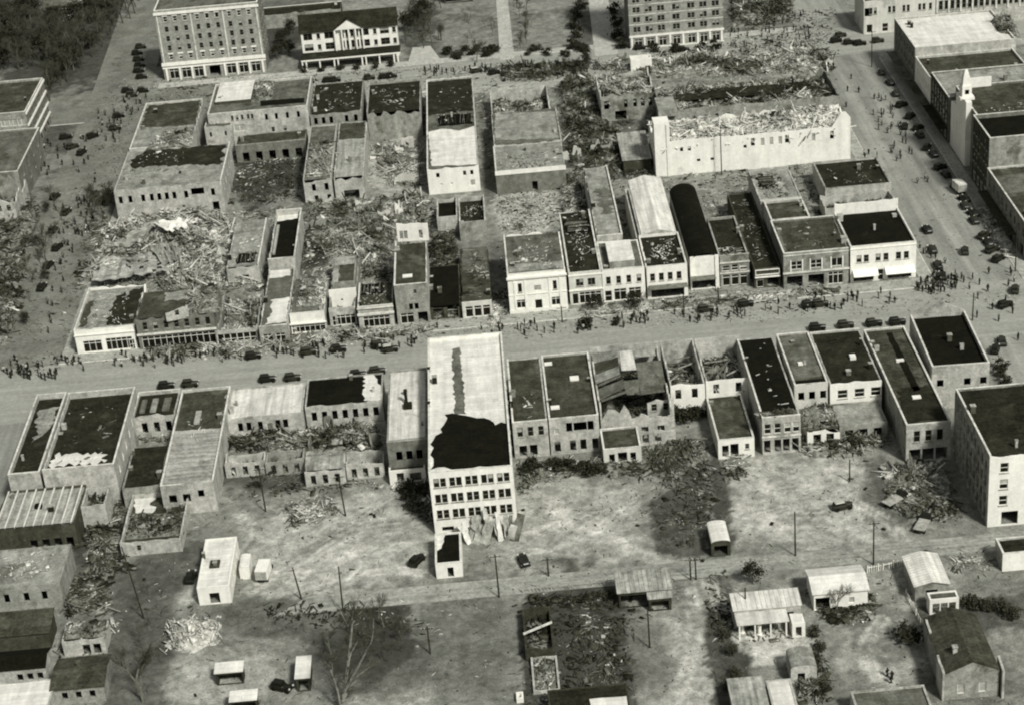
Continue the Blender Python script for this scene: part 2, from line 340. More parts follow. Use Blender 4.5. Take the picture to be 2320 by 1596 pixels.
    if roof and kind=='flat' and hx*hy>22 and cat=='building' and h<15:
        rv=random.Random(int(seed*531))
        for k_ in range(rv.choice((1,2,2,3))):
            x_=X0+(X1-X0)*rv.choice((rv.uniform(.06,.12),rv.uniform(.2,.8),rv.uniform(.88,.94))); y_=Y0+(Y1-Y0)*rv.uniform(.1,.9); w_=rv.choice((.22,.35,.45)); hh_=rv.uniform(.5,1.5); vs,fs=[],[]
            boxvf(x_-w_,x_+w_,y_-w_,y_+w_,rz-.15,rz+hh_,vs,fs); fl=obj('chimney' if w_>.3 else 'vent',mesh('chimney',vs,fs,rv.choice(('brick_chimney','wall_light','iron','wall_brick'))),rt)
            vs,fs=[],[]; boxvf(x_-w_-.07,x_+w_+.07,y_-w_-.07,y_+w_+.07,rz+hh_+.002,rz+hh_+.1,vs,fs); obj('cap',mesh('cap',vs,fs,'coping_dim'),fl)
    for z,hh,dp,m_ in cor:     # string courses and cornices on the near face
        boxes('cornice',[(X0-dp*0.5,X1+dp*0.5,Y0-dp,Y0-0.003,z,z+hh)],m_,rt)
    o.X0,o.X1,o.Y0,o.Y1,o.rz=X0,X1,Y0,Y1,rz
    return o
def toloc(b,p):
    dx,dy=p[0]-b.root.location.x,p[1]-b.root.location.y; a=-b.root.rotation_euler[2]
    return (math.cos(a)*dx-math.sin(a)*dy,math.sin(a)*dx+math.cos(a)*dy)
def jag(poly,step,amp,seed):
    o=[]; n=len(poly)
    for i in range(n):
        a=np.array(poly[i]); b=np.array(poly[(i+1)%n]); L=np.hypot(*(b-a)); k=max(1,int(L/step)); d=(b-a)/max(L,1e-6); nn=np.array([-d[1],d[0]])
        for j in range(k):
            p=a+(b-a)*j/k
            if j>0: p=p+nn*amp*(random.Random(seed+i*31+j).random()-0.5)*2
            o.append(tuple(p))
    return o
def patch(b,pxs,m,z=None,amp=0.35,step=0.9,name='roof_patch',dz=0.10):
    """strip of other roofing (or bare deck, or black painted for a dark hole or recess) lying on the roof of b, its outline torn"""
    z=(b.rz if z is None else z)+dz
    P=jag([toloc(b,G(u,v,z)[:2]) for u,v in pxs],step,amp,len(pxs)*7+int(pxs[0][0]))
    e=WT+0.02
    P=[(min(max(x,b.X0+e),b.X1-e),min(max(y,b.Y0+e),b.Y1-e)) for x,y in P]
    n=len(P); vs=[(x,y,z) for x,y in P]+[(x,y,z-0.08) for x,y in P]
    fs=[tuple(range(n))]+[(i,n+i,n+(i+1)%n,(i+1)%n) for i in range(n)]
    return obj(name,mesh(name,vs,fs,m),b.root)
def frag(b,pa,pb,z0,z1,m,ops=(),rag=0.0,t=0.36,name='wall',seed=None):
    """standing piece of wall between two measured points at height z1 (or z0 when pz given)"""
    a=toloc(b,G(pa[0],pa[1],z1)[:2]); c=toloc(b,G(pb[0],pb[1],z1)[:2]); ln=math.hypot(c[0]-a[0],c[1]-a[1])
    d=((c[0]-a[0])/ln,(c[1]-a[1])/ln); rr=math.atan2(d[1],d[0]); cut=[]
    for f,w,za,zb,tt in ops:
        s=min(max(f*ln,w/2+0.1),ln-w/2-0.1); cut.append((s-w/2,s+w/2,za,zb))
        if tt!='d': window(b.root,a[0]+d[0]*s,a[1]+d[1]*s,za,rr,w,zb-za,tt)
    vs,fs=[],[]; sd=seed or random.random()*40
    panel(vs,fs,a,c,t,z0,topf(z1,rag,sd),cut,0.9 if rag>0 else None)
    return obj(name,mesh(name,vs,fs,m),b.root)
def onroof(b,px,h,m,name='skylight',top=None,z=None):
    """box standing on a roof: quad measured at its top"""
    z=b.rz if z is None else z
    c,x0,x1,y0,y1=rectof(px,z+h); l=toloc(b,(c[0]+(x0+x1)/2,c[1]+(y0+y1)/2)); hx,hy=abs(x1-x0)/2,abs(y1-y0)/2
    vs,fs=[],[]; boxvf(l[0]-hx,l[0]+hx,l[1]-hy,l[1]+hy,z-0.1,z+h,vs,fs)
    o=obj(name,mesh(name,vs,fs,m),b.root)
    if top:
        vs,fs=[],[]; boxvf(l[0]-hx-0.06,l[0]+hx+0.06,l[1]-hy-0.06,l[1]+hy+0.06,z+h+0.003,z+h+0.1,vs,fs); obj('lid',mesh('lid',vs,fs,top),o)
    return o
def stack(b,u,v,hh=1.6,w=0.8,m='brick_chimney',z=None,name='chimney'):
    z=b.rz if z is None else z; p=toloc(b,G(u,v,z)[:2]); vs,fs=[],[]
    boxvf(p[0]-w/2,p[0]+w/2,p[1]-w/2,p[1]+w/2,z-0.15,z+hh,vs,fs); boxvf(p[0]-w/2-0.1,p[0]+w/2+0.1,p[1]-w/2-0.1,p[1]+w/2+0.1,z+hh+0.002,z+hh+0.15,vs,fs)
    return obj(name,mesh(name,vs,fs,m),b.root)
# ------------------------------------------------------------------ rubble
def inpoly(x,y,P):
    c=np.zeros(x.shape,bool); n=len(P)
    for i in range(n):
        x0,y0=P[i]; x1,y1=P[(i+1)%n]
        if y0==y1: continue
        c^=((y0>y)!=(y1>y))&(x<(x1-x0)*(y-y0)/(y1-y0)+x0)
    return c
def edgedist(x,y,P):
    d=np.full(x.shape,1e9); n=len(P)
    for i in range(n):
        a=np.array(P[i]); b=np.array(P[(i+1)%n]); v=b-a; L2=max(v@v,1e-9)
        t=np.clip(((x-a[0])*v[0]+(y-a[1])*v[1])/L2,0,1); d=np.minimum(d,np.hypot(x-a[0]-t*v[0],y-a[1]-t*v[1]))
    return d
BOXV=np.array([[-.5,-.5,-.5],[.5,-.5,-.5],[.5,.5,-.5],[-.5,.5,-.5],[-.5,-.5,.5],[.5,-.5,.5],[.5,.5,.5],[-.5,.5,.5]])
BOXF=np.array([[0,3,2,1],[4,5,6,7],[0,1,5,4],[1,2,6,5],[2,3,7,6],[3,0,4,7]])
def bulkmesh(name,V,F,mi,mats):
    me=bpy.data.meshes.new(name); nf=len(F); me.vertices.add(len(V)); me.vertices.foreach_set('co',V.astype(np.float32).ravel())
    k=F.shape[1]; me.loops.add(nf*k); me.loops.foreach_set('vertex_index',F.astype(np.int32).ravel())
    me.polygons.add(nf); me.polygons.foreach_set('loop_start',np.arange(0,nf*k,k,dtype=np.int32))
    for m in mats: me.materials.append(m)
    me.polygons.foreach_set('material_index',mi.astype(np.int32)); me.update(calc_edges=True); me.validate(); return me
def rubble(label,px,z=0.0,peak=1.2,n=None,tones=(1,2,3,2,1,1),seed=1,plank=0.55,big=0.06,dens=1.6,mound=True,name='rubble',cat='debris',parent=None,world=None,yaw=None,size=1.0):
    rg=np.random.default_rng(seed); P=[tuple(G(u,v,z)[:2]) for u,v in px] if world is None else world
    A=np.array(P); c=A.mean(0); lo,hi=A.min(0),A.max(0)
    area=0.5*abs(sum(P[i][0]*P[(i+1)%len(P)][1]-P[(i+1)%len(P)][0]*P[i][1] for i in range(len(P))))
    n=n or int(min(9000,area*dens*2.1)+12)
    X=rg.uniform(lo[0],hi[0],n*6); Y=rg.uniform(lo[1],hi[1],n*6); k=inpoly(X,Y,P)
    dn=fbm(X*0.22,Y*0.22,seed); k&=(rg.random(n*6)<np.clip(dn*2.4-0.45,0.08,1)*(1.0 if parent is not None else np.clip(edgedist(X,Y,P)/3.2,0.10,1)))
    X,Y=X[k][:n],Y[k][:n]; n=len(X)
    def hz(x,y):
        e=np.clip(edgedist(x,y,P)/(0.8 if parent is not None else max(1.0,peak*1.4)),0,1); e=e*e*(3-2*e)
        return peak*e*(np.clip(fbm(x*0.28,y*0.28,seed+5)*1.7-0.2,0.04,1.1)+0.28*(vnoise(x*0.9,y*0.9,seed+8)-0.4))
    Z=hz(X,Y) if mound else np.zeros(n)
    t=rg.random(n); D=np.empty((n,3))
    isP=t<plank; isB=t>1-big; isC=~isP&~isB
    D[isP]=np.c_[rg.uniform(0.8,3.6,isP.sum()),rg.uniform(0.12,0.34,isP.sum()),rg.uniform(0.05,0.16,isP.sum())]
    D[isB]=np.c_[rg.uniform(1.4,3.2,isB.sum()),rg.uniform(0.8,1.8,isB.sum()),rg.uniform(0.06,0.2,isB.sum())]
    D[isC]=np.c_[rg.uniform(0.2,0.9,isC.sum()),rg.uniform(0.2,0.7,isC.sum()),rg.uniform(0.15,0.5,isC.sum())]
    D*=size*0.62
    lb=rg.random(n)<(0.03 if mound and area>120 else 0.0); D[lb]=np.c_[rg.uniform(2.8,6.0,lb.sum()),rg.uniform(0.16,0.3,lb.sum()),rg.uniform(0.14,0.26,lb.sum())]*min(1.0,size+.2)
    ya=(vnoise(X*0.11,Y*0.11,seed+31)*2*math.pi+rg.normal(0,0.5,n)) if yaw is None else rg.normal(yaw,0.35,n)
    ti=rg.normal(0,0.28,n)*(0.3+min(1,peak)); ro=rg.normal(0,0.4,n)*(0.3+min(1,peak))
    cy,sy,ct,st,cr,sr=np.cos(ya),np.sin(ya),np.cos(ti),np.sin(ti),np.cos(ro),np.sin(ro)
    Rm=np.empty((n,3,3))
    Rm[:,0,0]=cy*ct; Rm[:,0,1]=cy*st*sr-sy*cr; Rm[:,0,2]=cy*st*cr+sy*sr
    Rm[:,1,0]=sy*ct; Rm[:,1,1]=sy*st*sr+cy*cr; Rm[:,1,2]=sy*st*cr-cy*sr
    Rm[:,2,0]=-st; Rm[:,2,1]=ct*sr; Rm[:,2,2]=ct*cr
    V=np.einsum('nij,nkj->nki',Rm,BOXV[None]*D[:,None,:])
    lift=-V[:,:,2].min(1)*0.55
    V+=np.c_[X-c[0],Y-c[1],Z+lift+0.02][:,None,:]
    F=(BOXF[None]+8*np.arange(n)[:,None,None]).reshape(-1,4)
    w=np.array(tones,float)*np.array([1.5,1.2,0.8,0.9,1.25,1.5]); w/=w.sum()
    cl=fbm(X*0.22,Y*0.22,seed+21); q=np.clip(0.42*rg.random(n)+0.58*np.clip((cl-0.28)*2.4,0,1),0,0.999)
    tone=np.searchsorted(np.cumsum(w),q); mi=np.repeat(tone,6)
    V=V.reshape(-1,3)
    if mound:
        s=max(0.6,math.sqrt(area)/60); gx=np.arange(lo[0],hi[0]+s,s); gy=np.arange(lo[1],hi[1]+s,s); XX,YY=np.meshgrid(gx,gy,indexing='ij')
        ins=inpoly(XX,YY,P)
        if parent is None: ins&=edgedist(XX,YY,P)>4.2*fbm(XX*0.3,YY*0.3,seed+2)-0.6
        ZZ=np.where(ins,hz(XX,YY)*0.9,-0.06)-0.03+0.04*ins
        mv=np.c_[XX.ravel()-c[0],YY.ravel()-c[1],ZZ.ravel()]; ny=len(gy)
        I,J=np.meshgrid(np.arange(len(gx)-1),np.arange(ny-1),indexing='ij'); q0=(I*ny+J).ravel()
        mf=np.c_[q0,q0+ny,q0+ny+1,q0+1]; keep=ins.ravel()[mf].any(1); mf=mf[keep]
        tt=np.full(len(mf),7 if (w[4]+w[5])>0.5 else 6)
        F=np.vstack([F,mf+len(V)]); mi=np.r_[mi,tt]; V=np.vstack([V,mv])
    o=bpy.data.objects.new(name,bulkmesh(name,V,F,mi,RUB)); 
    if parent is None:
        o.location=(c[0],c[1],z); link(o); tag(o,label,cat,None,'stuff')
    else:
        l=toloc(parent,c); o.location=(l[0],l[1],z); o.rotation_euler=(0,0,-parent.root.rotation_euler[2]); link(o,parent.root); o['kind']='stuff'
    return o
def inside(b,peak=1.6,seed=1,tones=(2,3,3,2,1,1),z=0.0,dens=1.6,fr=(0,1,0,1),plank=0.55,big=0.08,**kw):
    """rubble heaped between the walls of b"""
    m=WT+0.05; X0,X1,Y0,Y1=b.X0+m,b.X1-m,b.Y0+m,b.Y1-m
    xa,xb=X0+(X1-X0)*fr[0],X0+(X1-X0)*fr[1]; ya,yb=Y0+(Y1-Y0)*fr[2],Y0+(Y1-Y0)*fr[3]
    a=b.root.rotation_euler[2]; L=b.root.location
    W_=[(L.x+math.cos(a)*x-math.sin(a)*y,L.y+math.sin(a)*x+math.cos(a)*y) for x,y in((xa,ya),(xb,ya),(xb,yb),(xa,yb))]
    return rubble(None,None,z=z,peak=peak,seed=seed,tones=tones,dens=dens,plank=plank,big=big,parent=b,world=W_,**kw)
def litter(b,label,seed,n=14,tones=(0,0,1,2,3,4),fr=(0.05,0.95,0.05,0.95),size=0.8):
    """loose boards blown onto a roof"""
    X0,X1,Y0,Y1=b.X0+WT,b.X1-WT,b.Y0+WT,b.Y1-WT
    xa,xb=X0+(X1-X0)*fr[0],X0+(X1-X0)*fr[1]; ya,yb=Y0+(Y1-Y0)*fr[2],Y0+(Y1-Y0)*fr[3]
    a=b.root.rotation_euler[2]; L=b.root.location
    W_=[(L.x+math.cos(a)*x-math.sin(a)*y,L.y+math.sin(a)*x+math.cos(a)*y) for x,y in((xa,ya),(xb,ya),(xb,yb),(xa,yb))]
    return rubble(label,None,z=b.rz+0.06,peak=0.1,n=int(n*1.4),tones=tones,seed=seed,plank=0.6,big=0.07,mound=False,world=W_,size=size,name='roof_litter')

def rafters(b,pxs,n=14,along='x',dz=.13):
    """black sheet painting the dark of a torn roof hole, bare joists over it"""
    patch(b,pxs,'void',amp=.5,dz=dz); P=[toloc(b,G(u,v,b.rz)[:2]) for u,v in pxs]; x0,x1=min(p[0] for p in P),max(p[0] for p in P); y0,y1=min(p[1] for p in P),max(p[1] for p in P)  # darkness of the hole painted as a black sheet, roof left uncut
    rr=random.Random(int(pxs[0][0])); e=WT+.1; x0,x1,y0,y1=max(x0,b.X0+e),min(x1,b.X1-e),max(y0,b.Y0+e),min(y1,b.Y1-e)
    n=int(n*1.6)
    for k in range(n):
        f=(k+.5)/n
        if rr.random()<.15: continue
        L=(x1-x0) if along=='x' else (y1-y0); l0,l1=rr.uniform(0,.2)*L,L*(1-rr.uniform(0,.2)); vs,fs=[],[]; boxvf(l0,l1,-.06,.06,0,.2,vs,fs)
        o=obj('joist',mesh('joist',vs,fs,rr.choice(('timber','timber','timber_dark'))),b.root,(x0,y0+(y1-y0)*f,b.rz+dz+.02) if along=='x' else (x0+(x1-x0)*f,y0,b.rz+dz+.02),0 if along=='x' else R(90)); o.rotation_euler[1]=rr.uniform(-.05,.05); o.rotation_euler[2]+=rr.uniform(-.08,.08)
# ------------------------------------------------------------------ ground, streets, pavements
TONES=[ # centre (measured), half extent, tone, strength: bare earth, trampled yards, turf
 (760,1230,190,95,0.526,1),(640,1265,120,60,0.493,.8),(1290,1150,140,95,0.482,1),(1290,1245,150,48,0.470,.9),(1800,1140,150,110,0.538,1),(1920,1190,110,70,0.515,.9),(1940,1075,60,70,0.515,.9),(1730,1080,60,60,0.470,.8),
 (1560,1500,55,130,0.526,1),(1520,1590,110,34,0.616,1),(1990,1490,95,80,0.470,.9),(2080,1330,120,60,0.403,.8),(480,1545,150,60,0.470,.9),(1745,1465,85,42,0.694,1),(1450,1420,60,60,0.426,.8),(2020,1400,70,60,0.403,.7),(180,1350,90,60,0.156,.6),
 (60,980,90,60,0.448,.9),(2290,830,60,70,0.694,1),(900,1590,90,40,0.448,.9),
 (835,1440,110,95,0.051,1),(860,1390,80,40,0.036,.9),(720,1400,100,40,0.096,.8),(1310,1430,130,140,0.096,1),(1360,1400,60,100,0.072,.8),(1060,1450,95,125,0.138,.9),(330,1390,70,150,0.078,1),(600,1400,90,40,0.108,.8),
 (400,1270,60,60,0.102,.8),(590,1075,110,50,0.084,.9),(2190,1400,130,45,0.066,.9),(2010,1090,50,60,0.096,.8),(2085,1100,60,50,0.102,.8),(1665,1500,38,130,0.060,1),(1900,1560,100,50,0.156,.7),(900,1520,80,60,0.120,.7),(230,1180,60,70,0.048,.9),(200,1280,60,50,0.084,.8),(1990,1440,60,60,0.120,.6),(2200,1560,120,60,0.120,.6),
 (600,400,85,70,0.060,1),(620,350,80,40,0.048,.9),(890,370,65,75,0.493,1),(800,525,55,55,0.560,1),(705,540,50,60,0.030,1),(1200,470,75,60,0.515,1),(1300,420,40,60,0.120,.8),(1410,240,60,50,0.036,.9),(1430,350,50,60,0.096,.9),(1310,300,50,110,0.078,.9),(1100,330,14,140,0.132,.8),
 (170,90,230,110,.06,1),(300,60,60,130,.07,.9),(60,300,120,80,0.030,.7),(145,40,70,34,0.120,.9),(1055,85,72,55,0.114,1),(1255,80,75,55,0.126,1),(955,70,45,70,0.060,.8),(640,60,60,70,0.036,.9),(1330,60,40,80,0.042,.6),(1760,95,120,65,0.470,1),(1700,40,90,60,0.096,.7),(1850,40,30,60,0.426,.8),(80,560,90,130,0.090,.8),
 (1600,1115,40,115,.07,.95),(1520,1190,40,60,.12,.7),(1604,1060,8,110,.26,.9),(1330,1440,120,130,.06,.9),(1430,1480,70,110,.2,.8),(250,1490,60,60,.12,.8),(70,620,45,190,.08,.8),(230,470,60,50,.05,.9),(165,560,30,110,.22,.7),(1255,80,66,42,.26,1),(1055,85,60,40,.24,1),(1640,1460,40,90,.06,.8),(2010,1130,70,70,.10,.8),
 (1660,640,420,26,0.448,.6),(1400,560,900,40,0.096,.5)]
def axis(lo,hi,s): return np.concatenate([[-4000,-1500,-700,-400],np.arange(lo,hi,s),[420,700,1500,4000]])
gx=np.concatenate([[-4000,-1500,-700,-400,-300,-250,-200],np.arange(-160,160,0.75),[200,250,300,400,700,1500,4000]]); gy=np.concatenate([[-3000,-900,-400,-200],np.arange(-150,-20,0.75),np.arange(-20,260,1.3),[300,350,400,700,1500,6000]])
XX,YY=np.meshgrid(gx,gy,indexing='ij'); tone=np.full(XX.shape,0.26)+0.10*(fbm(XX*0.05,YY*0.05,4)-0.5)
for u,v,ru,rv,tn,stg in TONES:
    c=G(u,v); rx=abs(G(u+ru,v)[0]-c[0]); ry=abs(G(u,v-rv)[1]-G(u,v+rv)[1])/2
    wob=0.55*(fbm(XX*0.09,YY*0.09,u*0.01)-0.5)*2+0.75*(fbm(XX*0.45,YY*0.45,u*0.013)-0.5)
    d=np.sqrt(((XX-c[0])/rx)**2+((YY-c[1])/ry)**2)+wob
    w=np.clip((1.22-d)/0.42,0,1); w=w*w*(3-2*w)*stg; tn=tn*0.86 if tn>0.3 else tn; tone=tone*(1-w)+tn*w
POLY=[([(1182,1346),(1398,1334),(1424,1440),(1446,1610),(1186,1610)],.062,.95),([(1556,1015),(1618,1008),(1650,1100),(1662,1252),(1584,1262),(1482,1252),(1472,1130),(1546,1092)],.065,.85),([(255,1285),(395,1272),(375,1610),(240,1610)],.11,.8),([(960,1362),(1172,1350),(1180,1610),(985,1610)],.19,.7),
 ([(178,1145),(262,1140),(285,1250),(205,1320),(165,1250)],.06,.85),([(790,1372),(930,1366),(935,1490),(850,1545),(792,1490)],.055,.85),([(1604,1300),(1650,1292),(1690,1440),(1690,1610),(1622,1610),(1592,1450)],.08,.85),([(2180,1352),(2330,1342),(2330,1425),(2190,1402)],.08,.8),([(1905,1360),(1990,1350),(2000,1410),(1900,1430)],.12,.7),([(560,1355),(800,1352),(790,1420),(560,1430)],.16,.7),([(1600,1015),(1610,1012),(1616,1240),(1604,1240)],.25,.8)]
def inp(x,y,P):
    c=np.zeros(x.shape,bool); n=len(P)
    for i in range(n):
        x0,y0=P[i]; x1,y1=P[(i+1)%n]
        if y0!=y1: c^=((y0>y)!=(y1>y))&(x<(x1-x0)*(y-y0)/(y1-y0)+x0)
    return c
jx=XX+2.4*(fbm(XX*.3,YY*.3,61)-.5)+1.2*(fbm(XX*1.1,YY*1.1,62)-.5); jy=YY+2.4*(fbm(XX*.3,YY*.3,63)-.5)+1.2*(fbm(XX*1.1,YY*1.1,64)-.5)
for pp,tn,st_ in POLY: 
    k=inp(jx,jy,[tuple(G(u,v)[:2]) for u,v in pp])*st_*(.75+.5*fbm(XX*.5,YY*.5,tn*99)); k=np.clip(k,0,1); tone=tone*(1-k)+tn*k
def track(pts,tn,w0=0.45,gauge=1.5):      # wheel ruts worn into the yards
    global tone
    P=np.array([G(u,v)[:2] for u,v in pts]); Q=[]
    for i in range(len(P)-1):
        for k in range(12):
            a=k/12.0; p0=P[max(i-1,0)]; p1=P[i]; p2=P[i+1]; p3=P[min(i+2,len(P)-1)]
            Q.append(0.5*((2*p1)+(-p0+p2)*a+(2*p0-5*p1+4*p2-p3)*a*a+(-p0+3*p1-3*p2+p3)*a**3))
    Q=np.array(Q); lo,hi=Q.min(0)-4,Q.max(0)+4
    ii=np.where((gx>lo[0])&(gx<hi[0]))[0]; jj=np.where((gy>lo[1])&(gy<hi[1]))[0]
    sx,sy=XX[np.ix_(ii,jj)],YY[np.ix_(ii,jj)]; dm=np.full(sx.shape,9.0); T=np.gradient(Q,axis=0); T/=np.linalg.norm(T,axis=1)[:,None]
    for s_ in(-1,1):
        R_=Q+s_*gauge/2*np.c_[-T[:,1],T[:,0]]
        for p in R_: dm=np.minimum(dm,np.hypot(sx-p[0],sy-p[1]))
    w=np.clip((w0+0.5-dm)/0.6,0,1)*0.8*np.clip(fbm(sx*0.3,sy*0.3,pts[0][0])*2.2-.3,0,1); tone[np.ix_(ii,jj)]=tone[np.ix_(ii,jj)]*(1-w)+tn*w
for pts in([(640,1340),(720,1270),(830,1250),(940,1230)],[(560,1340),(660,1280),(760,1230),(860,1130)],[(600,1350),(760,1310),(900,1290),(960,1300)],[(1210,1210),(1290,1180),(1360,1200),(1440,1250),(1560,1290)],[(1240,1130),(1300,1200),(1420,1230)],[(1200,1250),(1330,1210),(1450,1130)],[(1690,1060),(1760,1120),(1850,1100),(1950,1060)],[(1700,1200),(1790,1150),(1900,1190),(2000,1230)],[(1710,1100),(1740,1180),(1830,1230)],[(1880,1060),(1930,1130),(2010,1180),(2060,1240)],[(1560,1320),(1580,1400),(1560,1500),(1520,1600)],[(1600,1310),(1640,1380),(1700,1470),(1760,1450)],[(420,1360),(480,1300),(560,1210),(540,1160)],[(2000,1400),(1960,1470),(1990,1540)]): track(pts,0.66)
for pts in([(680,1250),(800,1200),(930,1180)],[(1250,1230),(1340,1160),(1420,1180)],[(1780,1060),(1820,1160),(1930,1220)],[(1720,1150),(1850,1160),(1960,1120)],[(1540,1330),(1560,1420),(1535,1560)],[(640,1290),(740,1220),(900,1120)]): track(pts,0.17,.25)
tone*=0.86+0.28*fbm(XX*0.55,YY*0.55,3)
ny=len(gy); I,J=np.meshgrid(np.arange(len(gx)-1),np.arange(ny-1),indexing='ij'); q0=(I*ny+J).ravel()
gm=bulkmesh('ground',np.c_[XX.ravel(),YY.ravel(),np.zeros(XX.size)],np.c_[q0,q0+ny,q0+ny+1,q0+1],np.zeros(q0.size),[])
at_=gm.attributes.new('tone','FLOAT','POINT'); at_.data.foreach_set('value',tone.ravel().astype(np.float32))
m=bpy.data.materials.new('earth'); m.use_nodes=True; N_,L_=m.node_tree.nodes,m.node_tree.links; b_=N_['Principled BSDF']; b_.inputs['Roughness'].default_value=0.95; b_.inputs['Specular IOR Level'].default_value=0.1
a_=N_.new('ShaderNodeAttribute'); a_.attribute_name='tone'; geo=N_.new('ShaderNodeNewGeometry')
acc=None
for sc_,dt,lo,hi in((0.11,7,0.62,1.30),(0.6,9,0.55,1.42),(2.6,6,0.66,1.36)):
    n=N_.new('ShaderNodeTexNoise'); n.inputs['Scale'].default_value=sc_; n.inputs['Detail'].default_value=dt; n.inputs['Roughness'].default_value=0.65; n.inputs['Distortion'].default_value=1.6 if sc_<0.2 else 0.4; L_.new(geo.outputs['Position'],n.inputs['Vector'])
    r=N_.new('ShaderNodeMapRange'); r.inputs[1].default_value=0.3; r.inputs[2].default_value=0.7; r.inputs[3].default_value=lo; r.inputs[4].default_value=hi; L_.new(n.outputs[0],r.inputs[0])
    x=N_.new('ShaderNodeMath'); x.operation='MULTIPLY'; L_.new(r.outputs[0],x.inputs[0]); L_.new(acc if acc else a_.outputs['Fac'],x.inputs[1]); acc=x.outputs[0]
rp=N_.new('ShaderNodeValToRGB'); rp.color_ramp.elements[0].color=tint(0.012); rp.color_ramp.elements[1].color=tint(0.8)
e=rp.color_ramp.elements.new(0.30); e.color=tint(0.24)
L_.new(acc,rp.inputs[0]); L_.new(rp.outputs[0],b_.inputs['Base Color'])
bp=N_.new('ShaderNodeBump'); bp.inputs['Strength'].default_value=0.5; bp.inputs['Distance'].default_value=0.3; L_.new(n.outputs[0],bp.inputs['Height']); L_.new(bp.outputs[0],b_.inputs['Normal'])
gm.materials.append(m); tag(obj('ground',gm),kind='structure')
def sheet(name,poly,z,m,th=0.0):
    n=len(poly); vs=[(x,y,z) for x,y in poly]; fs=[tuple(range(n))]
    if th: vs+=[(x,y,z-th) for x,y in poly]; fs+=[((i+1)%n,i,n+i,n+(i+1)%n) for i in range(n)]
    return tag(obj(name,mesh(name,vs,fs,m)),kind='structure')
def rect(x0,x1,y0,y1): return [(x0,y0),(x1,y0),(x1,y1),(x0,y1)]
sheet('main_street',rect(-500,500,-12,13.8),0.004,'asphalt')
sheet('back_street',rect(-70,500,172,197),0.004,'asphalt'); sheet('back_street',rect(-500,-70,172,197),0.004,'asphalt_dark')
sheet('east_street',rect(96.6,115.4,13.8,172),0.004,'asphalt_side'); sheet('east_street',rect(96.6,115.4,-200,-12),0.004,'asphalt_side'); sheet('east_street',rect(96.6,115.4,197,500),0.004,'asphalt_side')
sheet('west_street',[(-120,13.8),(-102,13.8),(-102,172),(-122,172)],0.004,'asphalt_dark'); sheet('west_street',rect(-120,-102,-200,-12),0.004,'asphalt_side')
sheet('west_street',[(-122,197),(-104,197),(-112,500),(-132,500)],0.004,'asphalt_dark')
sheet('alley',[(-46,-92.2),(130,-91.5),(130,-86.2),(-40,-86.8)],0.004,'dirt_road')
for x0,x1 in((-101.6,96.4),(115.6,400),(-400,-120.4)):
    sheet('pavement',rect(x0,x1,14,18.7),0.13,'pavement',0.2); sheet('pavement',rect(x0,x1,-18.5,-12.2),0.13,'pavement',0.2)
    if x0>-200: sheet('pavement',rect(x0,x1,167.4,171.8),0.13,'pavement',0.2); sheet('pavement',rect(x0,x1,197.2,201.5),0.13,'path',0.2)
sheet('pavement',rect(93.4,96.4,18.9,167.2),0.13,'pavement',0.2); sheet('pavement',rect(115.6,118.6,18.9,167.2),0.13,'pavement',0.2)
sheet('pavement',rect(-101.6,-98.9,18.9,167.2),0.13,'pavement',0.2)
for x0,x1 in((-101.6,96.4),(115.6,400),(-400,-120.4)):
    sheet('kerb',rect(x0,x1,13.84,13.995),0.15,'coping',0.2); sheet('kerb',rect(x0,x1,-12.195,-12.04),0.15,'coping',0.2); sheet('kerb',rect(x0,x1,171.805,171.96),0.15,'coping',0.2)
for x in(96.405,115.44): sheet('kerb',rect(x,x+.155,18.9,167.2),0.15,'coping',0.2)
def pxpoly(pp): return [tuple(G(u,v)[:2]) for u,v in pp]
sheet('path',pxpoly([(1166,134),(1133,136),(1124,0),(1148,-20)]),0.008,'path')
sheet('side_road',pxpoly([(1400,122),(1348,128),(1333,0),(1375,-20)]),0.008,'path')
sheet('driveway',pxpoly([(1000,137),(925,140),(935,108),(975,104)]),0.008,'path')
# ------------------------------------------------------------------ front row of stores on the main street (facing the camera)
b=B('corner_store','white one-storey corner store with torn roof at the left end of the front row',[(203,650),(318,642),(313,738),(166,748)],6,'wall_white','roof_light',0.7,
    N=at([.27],4.2,.4,3.2,'s')+at([.72],6,.4,3.4,'s')+at([.93],1.2,.1,2.6,'p'),wL='wall_cream',cor=[(4.6,.25,.25,'trim_white')])
patch(b,[(262,670),(322,650),(316,728),(240,738),(252,700)],'roof_tar',amp=.6)
patch(b,[(186,690),(212,680),(196,735),(176,742)],'roof_mid',amp=.6)
litter(b,'boards and torn sheets lying on the white corner store roof',3,40)
b=B('brick_store','two-storey dark brick store beside the white corner store, roof broken open, seven upper windows',[(325,657),(488,642),(490,706),(305,717)],8.2,'wall_brick','roof_mid',0.6,
    N=row(7,1.1,4.9,6.8,.04,.98,'w')+row(4,4.2,.3,3.2,.04,.98,'s'),ragN=.9,ragR=1.5,ragF=2.5,cap='coping_dim',cor=[(3.7,.4,.35,'coping')])
frag(b,(373,700),(424,690),7.0,10.2,'wall_light',at([.5],.9,8,9.5,'d'),1.2)
frag(b,(424,690),(470,672),7.0,9.2,'wall_light',(),1.2)
patch(b,[(375,662),(440,655),(434,675),(372,682)],'roof_light',amp=.5)
rubble(None,[(420,660),(490,645),(492,705),(430,712)],z=b.rz+.05,peak=1.0,seed=11,parent=b,tones=(1,2,3,3,2,2))
rafters(b,[(440,655),(488,648),(488,690),(436,694)],8)
